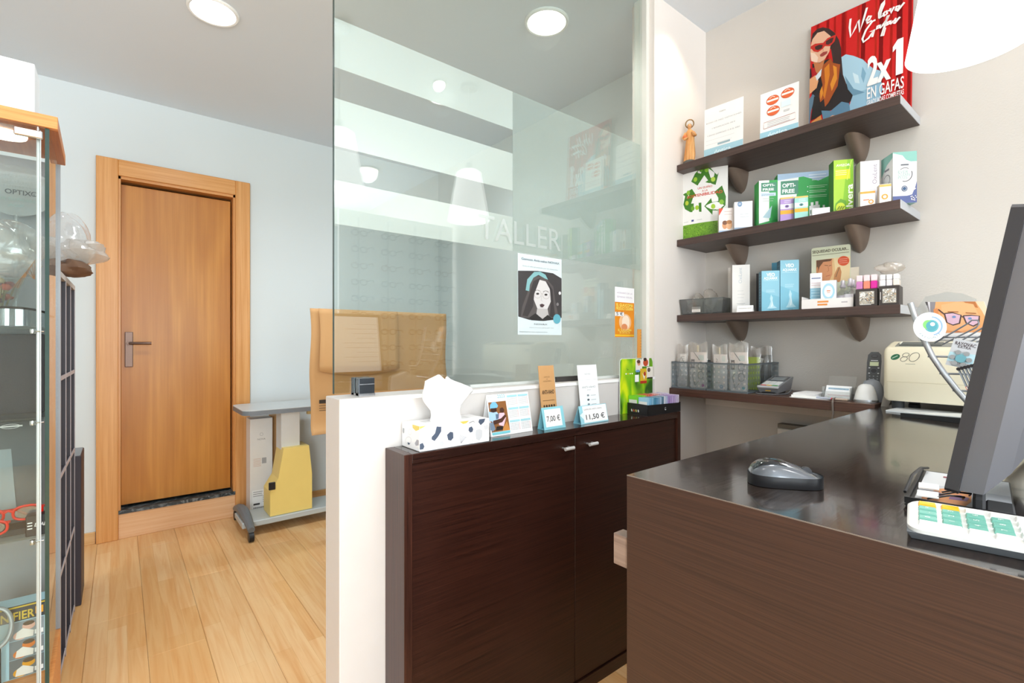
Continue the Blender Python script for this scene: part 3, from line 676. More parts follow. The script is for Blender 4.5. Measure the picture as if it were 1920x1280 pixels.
for pts, c in (([(280, 815), (385, 845), (378, 885), (330, 900), (285, 860)], '#e3cf6a'), ([(140, 860), (165, 865), (165, 915), (150, 930), (138, 900)], '#a9adb2'), ([(315, 1050), (345, 1005), (372, 1015), (370, 1075), (330, 1080)], '#a9a9b2'), ([(210, 1035), (245, 1045), (240, 1065), (220, 1065)], '#4e5a6e')): P.poly(pts, c, l=1)
P.ring(225, 1015, 40, 45, .0005, '#8a8f98', l=2); P.ring(245, 910, 22, 36, .0005, '#b8bcc2', l=2)
P.build(bx, (0, td, 0), (0, -1, 0), (0, 0, 1), (-1, 0, 0), 'side_print')
b = MB()
def tissue(u, v):
    a = 2 * PI * u; hgt = .128 * v
    half = [.048, .044, .046, .056, .066, .070, .068, .055, .030, .004][min(9, int(v * 9.001))]
    i = v * 9; i0 = min(8, int(i)); f = i - i0
    prof = [.052, .047, .047, .055, .067, .079, .086, .080, .058, .006]; half = prof[i0] * (1 - f) + prof[i0 + 1] * f
    off = [0, -.003, -.006, -.006, -.003, .002, .006, .004, -.012, -.018]; ox = off[i0] * (1 - f) + off[i0 + 1] * f
    rip = 1 + .13 * sin(5 * a + 7 * v) + .08 * sin(9 * a - 11 * v)
    zz = hgt - .018 * max(0, cos(a)) * v ** 2 + .006 * sin(3 * a + 5 * v) * v
    return (.118 + ox + half * cos(a) * (1 + .04 * sin(11 * v + 3 * a)), .055 + .026 * (1 + .3 * v) * sin(a) * rip, th_ + .0006 + zz)
m_tis, nt, bs = new_mat('tissue_paper'); bs.inputs['Base Color'].default_value = (.93, .93, .93, 1); bs.inputs['Roughness'].default_value = .9; bs.inputs['Subsurface Weight'].default_value = .25; bs.inputs['Subsurface Radius'].default_value = (.01, .01, .01)
b.grid(tissue, 60, 26, m_tis, wrap=True); b.obj('tissue', bx, 60)

# ------------------------------------------------------------------ desk calendar
def cal(P, w, h):
    P.W = warp(((205, 490), (730, 450), (815, 915), (285, 1000)), w, h)
    P.text('2023', w * .24, h * .905, .016, '#6db7c6', 'L', bold=.01); P.rect(.005, h * .93, .02, h * .945, '#b9c4c8')
    P.poly([(230, 578), (455, 556), (525, 908), (290, 945)], '#8a5a30'); P.poly([(440, 880), (480, 800), (525, 908), (430, 922)], '#c98844')
    P.poly([(255, 610), (280, 575), (325, 572), (358, 615), (350, 640), (255, 655)], '#79bde6'); P.poly([(262, 650), (340, 645), (345, 680), (310, 705), (268, 690)], '#3b241b')
    P.poly([(240, 690), (300, 700), (345, 690), (385, 740), (370, 790), (300, 815), (255, 800)], '#a9cdea'); P.poly([(330, 720), (372, 715), (380, 770), (340, 780)], '#5b6d86')
    P.poly([(380, 650), (415, 635), (440, 665), (430, 700), (385, 695)], '#4a2c20'); P.poly([(375, 705), (440, 700), (465, 760), (440, 865), (380, 850), (370, 780)], '#efc4d3')
    P.poly([(300, 800), (400, 770), (450, 720), (470, 740), (420, 815), (310, 850)], '#4f3023'); P.poly([(255, 830), (300, 815), (335, 900), (300, 935), (270, 910)], '#76889c'); P.poly([(350, 870), (430, 860), (430, 905), (340, 920)], '#2c211d')
    P.poly([(290, 950), (525, 912), (527, 940), (300, 980)], '#79cbd6')
    u0 = w * .455
    for r in range(3):
        for c_ in range(2):
            a = u0 + c_ * w * .265; v = h * (.905 - r * .31); P.rect(a, v, a + w * .245, v + h * .05, '#a5d8e2', l=30)
            for i in range(5):
                for j in range(7): P.rect(a + .002 + j * w * .034, v - h * .045 - i * h * .036, a + .002 + j * w * .034 + w * .016, v - h * .045 - i * h * .036 + h * .014, '#c86a6a' if j == 6 else '#8a9298', l=30)
tent('desk_calendar', 'white 2023 desk calendar with photo of a person holding a child', 'calendar', 921, 999, 741, 1.235, CZ, .20, '#fafafa', cal, leg=.055)

# ------------------------------------------------------------------ price stands with leaflets
def leaflet(name, label, pL, pR, pT, Y, zb, ang, col, draw):
    A = oY(pL, 700, Y); B = oY(pR, 700, Y); w = B.x - A.x; q = (pT - HOR) / F_PX; c, s = cos(ang), sin(ang)
    L = (CAM_Z - zb - q * (A.x * FX + Y * FY)) / (c + q * s * FY)
    t = thing(name, label, 'leaflet', (A.x, Y, zb + .0006))
    b = MB(); slab(b, (0, 0, 0), (1, 0, 0), (0, s, c), (0, -c, s), w, L, .0012, col); b.obj('sheet', t, 0)
    P = Print(clip=(w, L)); draw(P, w, L); P.build(t, (0, 0, 0), (1, 0, 0), (0, s, c), (0, -c, s)); return t, w, L
def kr(P, w, h):
    P.text('GAMUZA', w * .5, h * .80, .007, '#7d5a36', 'C'); P.text('DE', w * .5, h * .765, .006, '#7d5a36', 'C'); P.text('MICROFIBRA', w * .5, h * .73, .007, '#7d5a36', 'C')
    P.text('ANTI-VAHO', w * .5, h * .53, .020, '#241a12', 'C', fit=w * .78, bold=.02)
    P.lines(w * .12, w * .88, h * .42, 1, .01, .002, '#7d5a36', .05); P.text('TRATAMIENTO', w * .5, h * .23, .006, '#7d5a36', 'C')
    for i in range(5): P.ell(w * (.18 + i * .16), h * .335, w * .055, .0045, '#2b2017' if i % 2 else '#4a3826', 10, l=9)
    P.ell(w * .22, h * .05, w * .10, .009, '#1c1511')
leaflet('kraft_leaflet', 'tall brown kraft leaflet reading ANTI-VAHO behind the blue 7,00 price stand', 1018, 1047, 686, 1.262, CZ, .12, M_KRAFT, kr)
def wl(P, w, h):
    P.text('NOVAX', w * .5, h * .82, .009, '#9aa0a4', 'C'); P.rect(0, h * .73, w, h * .733, '#b9bec2'); P.text('ANTI-VAHO', w * .5, h * .58, .011, '#9aa0a4', 'C', fit=w * .7); P.text('premium', w * .5, h * .54, .006, '#9aa0a4', 'C')
    for i in range(3):
        P.ell(w * .42, h * (.45 - i * .08), w * .06, .004, '#8a9296' if i != 1 else '#5a6064', 12, l=8); P.rect(w * .56, h * (.45 - i * .08) - .002, w * .82, h * (.45 - i * .08), '#b5b9bc', l=8)
    P.rect(w * .16, h * .175, w * .95, h * .26, '#6fb1b3')
leaflet('white_leaflet', 'tall white leaflet with a teal band behind the 11,50 price stand', 1091, 1127, 685, 1.262, CZ, .12, mat('#f3f4f4', .5), wl)
def p1(P, w, h):
    P.rect(w * .10, h * .12, w * .86, h * .90, '#fdfdfd'); P.text('7,00 €', w * .48, h * .36, .026, '#3c3c3e', 'C', fit=w * .62, bold=.012)
tent('price_stand', 'small pale blue price stand reading 7,00 € before the kraft leaflet', 'price sign', 1021, 1061, 765, 1.215, CZ, .22, '#8ed0de', p1, leg=.035)
def p2(P, w, h):
    P.rect(w * .12, h * .06, w * .985, h * .97, '#fbfbfb'); P.poly([(0, h * .5), (w * .1, h * .62), (w * .18, h * .5), (w * .12, h * .25)], '#e6f4f7'); P.text('GAMUZA ANTI-VAHO', w * .16, h * .74, .0078, '#6a6a6c', 'L', fit=w * .66); P.text('11,50 €', w * .54, h * .22, .026, '#2f2f31', 'C', fit=w * .68, bold=.012)
tent('price_stand', 'wide pale blue price stand reading 11,50 € before the white leaflet', 'price sign', 1090, 1141, 762, 1.215, CZ, .22, '#9ad3e2', p2, leg=.04)

# ------------------------------------------------------------------ black display tray with cloth packs
DX = oY(1215, 700, 1.186).x; DXB = oY(1277, 700, 1.186).x
tr = thing('display_tray', 'black cardboard counter tray with a tall green printed back card', 'display', (DX, 1.186, CZ + .0005))
dw = DXB - DX - .004; dd = .110
b = MB()
for poly, o, U, N in (([(0, 0), (dw, 0), (dw, .038), (0, .044)], (0, 0, 0), (1, 0, 0), (0, 1, 0)), ([(0, 0), (dw, 0), (dw, .040), (0, .04)], (0, dd - .0015, 0), (1, 0, 0), (0, 1, 0))): b.prism(poly, o, U, (0, 0, 1), N, .0015, mat('#1b1b1d', .3))
for poly, o in (([(0, 0), (dd, 0), (dd, .046), (.055, .046), (0, .044)], (0, 0, 0)), ([(0, 0), (dd, 0), (dd, .04), (0, .04)], (dw - .0015, 0, 0))): b.prism(poly, o, (0, 1, 0), (0, 0, 1), (1, 0, 0), .0015, mat('#1b1b1d', .3))
b.box(.0016, dw - .0016, .0016, dd - .0016, 0, .0015, mat('#1b1b1d', .3)); b.obj('tray', tr, 0)
b = MB(); gx0 = oY(1161, 700, 1.292).x - DX; gx1 = oY(1223, 700, 1.292).x - DX; gh = oY(1175, 672, 1.292).z - CZ; gw = gx1 - gx0
b.prism([(0, 0), (gw, 0), (gw, gh * .93), (gw - .01, gh), (.012, gh), (.004, gh - .005), (0, gh - .014)], (gx0, dd - .0065, 0), (1, 0, 0), (0, 0, 1), (0, 1, 0), .0015, mat('#e9ebe6', .5)); b.obj('back_card', tr, 0)
m_green, nt, bs = new_mat('blurred_leaf_print'); tcn = nt.nodes.new('ShaderNodeTexCoord'); nz = nt.nodes.new('ShaderNodeTexNoise'); nz.inputs['Scale'].default_value = 18; nz.inputs['Detail'].default_value = 1; nz.inputs['Distortion'].default_value = .8
mpn = nt.nodes.new('ShaderNodeMapping'); mpn.inputs['Scale'].default_value = (1, 1, .45)
crn = nt.nodes.new('ShaderNodeValToRGB'); e = crn.color_ramp.elements; e[0].position = .30; e[0].color = hexc('#2c5a1c'); e[1].position = .72; e[1].color = hexc('#d6e21a'); q = e.new(.5); q.color = hexc('#78b814')
nt.links.new(tcn.outputs['Object'], mpn.inputs['Vector']); nt.links.new(mpn.outputs['Vector'], nz.inputs['Vector']); nt.links.new(nz.outputs['Fac'], crn.inputs['Fac']); nt.links.new(crn.outputs['Color'], bs.inputs['Base Color']); bs.inputs['Roughness'].default_value = .3
P = Print(clip=(gw, gh)); P.poly([(.002, 0), (gw - .002, 0), (gw - .002, gh * .92), (gw - .011, gh - .002), (.013, gh - .002), (.005, gh - .007), (.002, gh - .015)], m_green)
for i, c in enumerate(('#ffffff', '#e9b83a', '#ffffff', '#ffffff')): P.ell(gw * (.18 + i * .06), gh * .72, gw * .018, .003, c, 10, l=3)
P.line([(gw * .2, gh * .82), (gw * .22, gh * .79), (gw * .25, gh * .8)], .002, '#2c4a1a', l=3); P.rect(gw * .44, gh * .56, gw * .56, gh * .69, '#f4f4f2', l=4)
P.rect(gw * .46, gh * .76, gw * .66, gh * .98, '#efe6de', l=4); P.ell(gw * .56, gh * .91, gw * .05, .012, '#d69a78', 12, l=5); P.ell(gw * .55, gh * .935, gw * .055, .008, '#5a3a2a', 12, l=6); P.rect(gw * .47, gh * .74, gw * .58, gh * .78, '#6f9ed0', l=6)
P.rect(gw * .66, gh * .84, gw * .88, gh * 1.0, '#f0e9e4', l=4); P.ell(gw * .77, gh * .91, gw * .08, .016, '#c8502c', 12, l=5); P.ell(gw * .75, gh * .975, gw * .05, .009, '#3c2a22', 12, l=6)
P.rect(gw * .60, gh * .53, gw * .80, gh * .80, '#d8b22a', l=7); P.rect(gw * .60, gh * .52, gw * .80, gh * .57, '#b8321e', l=8); P.poly([(gw * .66, gh * .72), (gw * .72, gh * .66), (gw * .78, gh * .74), (gw * .72, gh * .59)], '#f4f0ea', l=9); P.ell(gw * .74, gh * .70, gw * .03, .010, '#a82a30', 10, l=10)
P.rect(gw * .80, gh * .62, gw * .99, gh * .83, '#ece6da', l=7); P.rect(gw * .82, gh * .60, gw * .99, gh * .63, '#3a2f26', l=8); P.ell(gw * .87, gh * .77, gw * .05, .010, '#6b5a50', 10, l=9)
P.build(tr, (gx0, dd - .0065, 0))
P = Print(); mid = dw * .52
P.line([(mid - .006, .021), (mid - .003, .016), (mid + .001, .0155), (mid + .004, .018)], .0028, '#f4f4f4', l=1); P.text('my', mid - .006, .023, .008, '#f4f4f4', l=2); P.build(tr, (0, 0, 0))
P = Print(); 
for i, c in enumerate(('#eeeeee', '#d96a4a', '#d9d06a', '#eeeeee')): P.ell(.030 + i * .011, .016, .0032, .006, c, 12, rot=.25, l=1)
P.build(tr, (0, dd, 0), (0, -1, 0), (0, 0, 1), (-1, 0, 0), 'side_print')
ORD = 'first second third fourth fifth sixth seventh eighth ninth tenth eleventh twelfth thirteenth fourteenth fifteenth sixteenth'.split()
rowc = [['#9ccbe6', '#7ab4d8', '#86b9d6', '#4f8fae', '#5f93b5', '#7fa9c8', '#a9c3dd', '#56788f', '#d8dce6', '#b9c3e0', '#a58ec8', '#b39ad0', '#c2aadb', '#bda6d4', '#cdbde0', '#d6cbe6'],
        ['#7ed43a', '#68c42e', '#8fd84a', '#9ccf3a', '#d88a4a', '#e0715a', '#dd6a62', '#e57f78', '#e8948c', '#e0a09a', '#e8b8b4', '#dcc0cc', '#d6c4d8', '#d8cce2', '#dcd2e8', '#e4dcec']]
names_ = ['thin pale blue and lilac cloth packs in the front row of the black tray', 'thin green and coral cloth packs in the rear row of the black tray']
for r in range(2):
    n = 16; st = (dw - .008) / n
    for i in range(n):
        t = thing('cloth_pack', (ORD[i] + ' cloth pack from the left in the ' + ('front' if r == 0 else 'rear') + ' row of the black tray'), 'pack', (DX + .004 + i * st, 1.186 + (.004 if r == 0 else .0535), CZ + .0022), group=('cloth packs in the front row of the tray' if r == 0 else 'cloth packs in the rear row of the tray'))
        lean = random.uniform(.0, .0022); hh = .070 + (.004 if r else 0) + random.uniform(-.002, .002)
        b = MB(); y1 = .047
        b.hexa([(0, 0, 0), (st * .72, 0, 0), (st * .72, y1, 0), (0, y1, 0), (lean, 0, hh), (st * .72 + lean, 0, hh), (st * .72 + lean, y1, hh), (lean, y1, hh)], mat(rowc[r][i], .35)); b.obj('sleeve', t, 0)
        b = MB(); b.box(-.0006 + lean * .2, -.0001 + lean * .2, .004, y1 - .004, .004, hh - .016, mat('#e8e8e8', .5)); b.box(.0005, st * .6, -.0004, -.0001, .006, hh * .5, mat(random.choice(['#f1f1f1', '#30343a', '#e8e8ee']), .5)); b.obj('tag_strip', t, 0)
# wooden ruler behind the tray
t = thing('ruler', 'orange wooden ruler standing upright against the pillar behind the green card', 'ruler', (oY(1199, 640, 1.292).x, 1.2925, CZ))
b = MB(); rz1 = oY(1199, 617, 1.292).z - CZ; b.box(-.012, .014, 0, .003, .001, rz1, wood('ruler_wood', '#d98a35', '#e9a652', 'z', 3, 90, .4, 0)); b.obj('stick', t, 0)
P = Print(); 
for i in range(28): P.rect(.018, .01 + i * rz1 / 29, .026 if i % 5 else .014 + .012, .011 + i * rz1 / 29, '#4a2d12', l=1)
P.build(t, (-.012, 0, 0))

# ------------------------------------------------------------------ posters on the glass
def flat_sheet(name, label, cat, A, B, y, col, draw, th=.0005, wq=None):
    w = B[0] - A[0]; h = A[1] - B[1]
    t = thing(name, label, cat, (A[0], y, B[1]))
    b = MB(); b.box(0, w, 0, th, 0, h, mat(col, .4)); b.obj('sheet', t, 0)
    P = Print(clip=(w, h)); P.W = warp(wq, w, h) if wq else None; draw(P, w, h); P.build(t, (0, 0, 0)); return t
def novax(P, w, h):
    P.rect(0, 0, w, h, '#d0dcdf')
    P.poly([(1088, 390), (1200, 388), (1290, 400), (1340, 430), (1338, 668), (1290, 680), (1230, 685), (1150, 680), (1087, 660)], '#3d3a3b')
    P.poly([(1180, 420), (1240, 420), (1290, 480), (1300, 560), (1320, 670), (1100, 665), (1110, 600), (1140, 520), (1150, 460)], '#55504f')
    P.poly([(1130, 505), (1140, 440), (1180, 395), (1215, 393), (1245, 410), (1260, 440), (1240, 432), (1205, 412), (1175, 430), (1155, 470), (1150, 510)], '#7fb0b3')
    P.poly([(1180, 470), (1205, 440), (1245, 450), (1272, 500), (1275, 570), (1250, 625), (1225, 640), (1195, 610), (1176, 560), (1172, 510)], '#cfcccb')
    P.poly([(1195, 612), (1255, 615), (1262, 660), (1240, 682), (1185, 672)], '#b5b1b0'); P.poly([(1150, 665), (1185, 640), (1225, 675), (1255, 650), (1290, 680), (1230, 687), (1160, 682)], '#2b2929')
    P.poly([(1175, 450), (1215, 430), (1200, 470), (1178, 530), (1172, 600), (1140, 660), (1110, 655), (1140, 560)], '#3a3637'); P.poly([(1250, 445), (1285, 500), (1290, 580), (1300, 668), (1268, 660), (1274, 570), (1270, 500)], '#3a3637')
    P.line([(1180, 508), (1196, 503), (1212, 508)], .0016, '#4a4544'); P.line([(1230, 512), (1246, 506), (1262, 515)], .0016, '#4a4544')
    P.ell(1198, 525, 9, 6, '#3b3534', 12); P.ell(1246, 530, 9, 6, '#3b3534', 12)
    P.ring(1198, 527, 20, 24, .0008, '#8d8076'); P.ring(1247, 531, 20, 24, .0008, '#8d8076'); P.line([(1217, 525), (1228, 526)], .0008, '#8d8076')
    P.line([(1220, 535), (1218, 565), (1226, 570)], .0008, '#8f8a88'); P.poly([(1208, 590), (1222, 584), (1238, 592), (1226, 606), (1214, 604)], '#4d3a3c')
    P.ell(1327, 520, 7, 10, '#e4e4e4', 12); P.ell(1313, 587, 7, 10, '#7d7a7a', 12)
    P.ell(1308, 675, 22, 29, '#5fa4b4'); 
    P.W = None
    P.text('Gamuza Anti-vaho NOVAX', w * .07, h * .925, .012, '#6a7a84', 'L', fit=w * .87, bold=.012); P.text('Evita el vaho provocado por las mascarillas', w * .1, h * .845, .006, '#8d999e', 'L', fit=w * .8)
    P.text('NOVAX', w * .5, h * .125, .008, '#3d4a55', 'C', fit=w * .3); P.text('Ahora 9 euros menos por vaso', w * .24, h * .085, .005, '#8a9498', 'L', fit=w * .56); P.text('Disponible en este establecimiento', w * .03, h * .03, .005, '#5c666a', 'L', fit=w * .62)
A = oY(971, 474, 1.348); B = oY(1053, 628, 1.348)
flat_sheet('poster', 'pale poster on the glass of a woman with a teal headband and round glasses', 'poster', (A.x, A.z), (B.x, B.z), 1.3485, '#dfeaec', novax, wq=((1088, 285), (1342, 315), (1336, 772), (1084, 765)))
def glau(P, w, h):
    P.rect(0, 0, w, h * .70, '#e08a1e'); P.rect(w * .0, h * .02, w, h * .05, '#f0c22e'); P.rect(0, h * .70, w, h, '#f1eff0')
    P.text('HORARIO DE LA', w * .5, h * .87, .010, '#b09ab0', 'C', fit=w * .8); P.text('SEMANA VISUAL', w * .5, h * .79, .010, '#b09ab0', 'C', fit=w * .8)
    P.text('EL GLAUCOMA', w * .5, h * .615, .018, '#f4e36a', 'C', fit=w * .86, bold=.02); P.text('PRODUCE CEGUERA', w * .5, h * .545, .018, '#f4e36a', 'C', fit=w * .88, bold=.02)
    P.ell(w * .52, h * .30, w * .32, h * .17, '#e9b98a'); P.ell(w * .55, h * .30, w * .20, h * .14, '#f4dfc8'); P.ell(w * .48, h * .20, w * .16, h * .07, '#d88a5a')
    P.rect(0, h * .42, w * .45, h * .50, '#e9e9ea'); P.text('5 €', w * .06, h * .435, .02, '#3b3b3d', 'L', fit=w * .34, bold=.01)
    P.text('EL GLAUCOMA', w * .5, h * .12, .014, '#f4e36a', 'C', fit=w * .7, bold=.01); P.text('SE DETECTA', w * .5, h * .07, .014, '#f4e36a', 'C', fit=w * .55, bold=.01)
A = oY(1153, 537, 1.348); B = oY(1189, 632, 1.348)
flat_sheet('flyer', 'small orange and white flyer on the right end of the glass', 'flyer', (A.x, A.z), (B.x, B.z), 1.3485, '#e9e3de', glau)

# ================================================================== WALL SHELF GOODS
Z1, Z2, Z3 = ZS
# figurine of a robed saint
fp = oX(1293, 300, 2.088)
t = thing('figurine', 'small carved robed figurine with a halo on the left end of the top shelf', 'figurine', (2.088, fp.y, Z1 + .0003), -PI / 2 + .5)
fh = zat((2.088, fp.y), 217) - Z1
b = MB(); b.lathe([(.028, 0), (.030, .004), (.029, .012), (.022, .017), (.0, .018)], mat('#5b5a55', .6), 20, cap1=False); b.obj('base', t)
M_CARV = wood('carved_wood', '#c57a36', '#e8b877', 'z', 6, 160, .5, .1)
b = MB(); k_ = fh - .016
prof = [(.0225, .016), (.024, .04), (.020, .09), (.018, .115), (.0195, .135), (.017, .150), (.008, .160), (.006, .166)]
sc_ = (fh * .74) / .166
def robe(u, v):
    i = v * (len(prof) - 1); i0 = min(len(prof) - 2, int(i)); f = i - i0; r = prof[i0][0] * (1 - f) + prof[i0 + 1][0] * f; z = prof[i0][1] * (1 - f) + prof[i0 + 1][1] * f
    a = 2 * PI * u; fold = 1 + .13 * sin(9 * a + 3 * v) * (1 - v) + .05 * sin(17 * a)
    return (r * cos(a) * fold * .95 + .006 * sin(3 * v) - .003, r * sin(a) * fold * .75, z * sc_)
b.grid(robe, 54, 20, M_CARV, wrap=True); b.obj('robe', t, 60)
b = MB(); zt = .166 * sc_
def head(u, v):
    a = 2 * PI * u; p = PI * v; return (.0095 * sin(p) * cos(a), -.001 + .0095 * sin(p) * sin(a) - .0015 * max(0, -sin(a)) * sin(p) ** 6, zt + .009 - .0125 * cos(p))
b.grid(head, 20, 14, mat('#d9a06b', .5), wrap=True)
for s in (-1, 1): b.lathe([(.0001, -.001), (.0011, 0), (.0001, .001)], mat('#3a2416', .5), 8, (s * .0035, -.0102, zt + .011), cap0=False, cap1=False)
b.box(-.0012, .0012, -.0125, -.009, zt + .006, zt + .010, mat('#d9a06b', .5)); b.box(-.0025, .0025, -.0106, -.009, zt + .0028, zt + .0036, mat('#9a5436', .5)); b.obj('head', t, 60)
b = MB()
def hair(u, v):
    a = PI * (u * 1.3 - .15); p = PI * .62 * v; return (.0108 * sin(p) * cos(a), .0108 * sin(p) * sin(a) + .0005, zt + .0095 + .0135 * cos(p))
b.grid(hair, 16, 8, mat('#6a4a2e', .6)); b.obj('hair', t, 60)
b = MB(); hy = zt + .014; b.tube([(.018 * cos(q * PI / 10), .006, hy + .010 + .020 * sin(q * PI / 10)) for q in range(20)], .0028, mat('#8a6a3c', .4, .3), 8, closed=True); b.obj('halo', t)
b = MB(); za = .145 * sc_
b.tube([(-.017, 0, za), (-.027, -.006, za - .022), (-.020, -.018, za - .034), (-.006, -.021, za - .028)], [.007, .0075, .0065, .004], M_CARV, 10)
b.tube([(.017, 0, za), (.025, -.006, za - .016), (.020, -.018, za - .018), (.010, -.022, za - .004)], [.007, .007, .006, .004], mat('#c98f55', .5), 10)
b.lathe([(.0001, -.016), (.008, -.008), (.010, 0), (.006, .008), (.0001, .011)], mat('#cf6d3a', .5), 14, (-.020, -.014, za - .022), cap0=False, cap1=False); b.obj('arms', t, 60)

def wcard(name, label, cat, pL, pR, pT, X, zb, a, lean, col, draw, th=.0015, wq=None, part='card', xw=None):
    """upright card facing the room from the right wall, turned by a and leaning back"""
    P0, rz, w, d, h = rbox(pL, pR, pT, zb, X, a); c, s = cos(lean), sin(lean); L = h / c
    t = thing(name, label, cat, P0, rz); b = MB(); slab(b, (0, 0, 0), (1, 0, 0), (0, s, c), (0, -c, s), w, L, th, mat(col, .5) if isinstance(col, str) else col); b.obj(part, t, 0)
    P = Print(clip=(w, L)); P.W = warp(wq, w, L) if wq else None; draw(P, w, L); P.build(t, (0, 0, 0), (1, 0, 0), (0, s, c), (0, -c, s)); return t, w, L
def s1(P, w, h):
    P.text('TARIFA', w * .47, h * .85, .009, '#8a8d92', 'C'); P.text('BONO DE DIEZ VISITACIONES', w * .5, h * .69, .008, '#a2a5aa', 'C', fit=w * .9); P.text('Y BONIFICACION 100 €', w * .5, h * .56, .008, '#9a9da2', 'C', fit=w * .6); P.text('Y ENVIO DOMICILIO 12 € EL AÑO', w * .5, h * .43, .008, '#9a9da2', 'C', fit=w * .84)
    P.lines(w * .05, w * .8, h * .34, 2, h * .08, .0012, '#d2d4d6'); P.rect(w * .36, h * .21, w * .68, h * .25, '#9cb4bd'); P.rect(0, 0, w, h * .18, '#a9d0de'); P.text('óptica', w * .28, h * .04, .030, '#e9f6fa', 'L', bold=.01)
wcard('sign_card', 'white tariff card with a pale blue footer beside the figurine', 'sign', 1320, 1393, 206, 2.078, Z1, .06, .03, '#f5f4f3', s1)
def s2(P, w, h):
    for (u, v) in ((.33, .80), (.72, .84), (.35, .57)):
        P.ell(w * u, h * v, w * .165, h * .095, '#e0683a', 22); P.ring(w * u, h * v, w * .165, h * .095, .002, '#c9532c', 22)
        P.rect(w * u - w * .15, h * v - .004, w * u + w * .15, h * v + .004, '#f6efe9'); P.line([(w * u - w * .08, h * v + .010), (w * u, h * v + .016), (w * u + w * .06, h * v + .010)], .003, '#f2d9c9')
    P.rect(w * .56, h * .58, w * .80, h * .70, '#dff0f5'); P.lines(w * .62, w * .78, h * .5, 2, h * .025, .0015, '#8f9498', .05); P.W = None
    P.line([(w * .1, h * .24), (w * .92, h * .26), (w * .92, h * .39), (w * .1, h * .37), (w * .1, h * .24)], .0014, '#a0483e'); P.lines(w * .2, w * .8, h * .34, 3, h * .035, .0015, '#a9aaae'); P.rect(0, 0, w, h * .17, '#a3cfdf'); P.text('óptica', w * .22, h * .03, .030, '#e9f6fa', 'L', bold=.01)
wcard('sign_card', 'white card with three orange no smoking discs on the top shelf', 'sign', 1425, 1497, 177, 2.078, Z1, .06, .03, '#f5f4f3', s2)
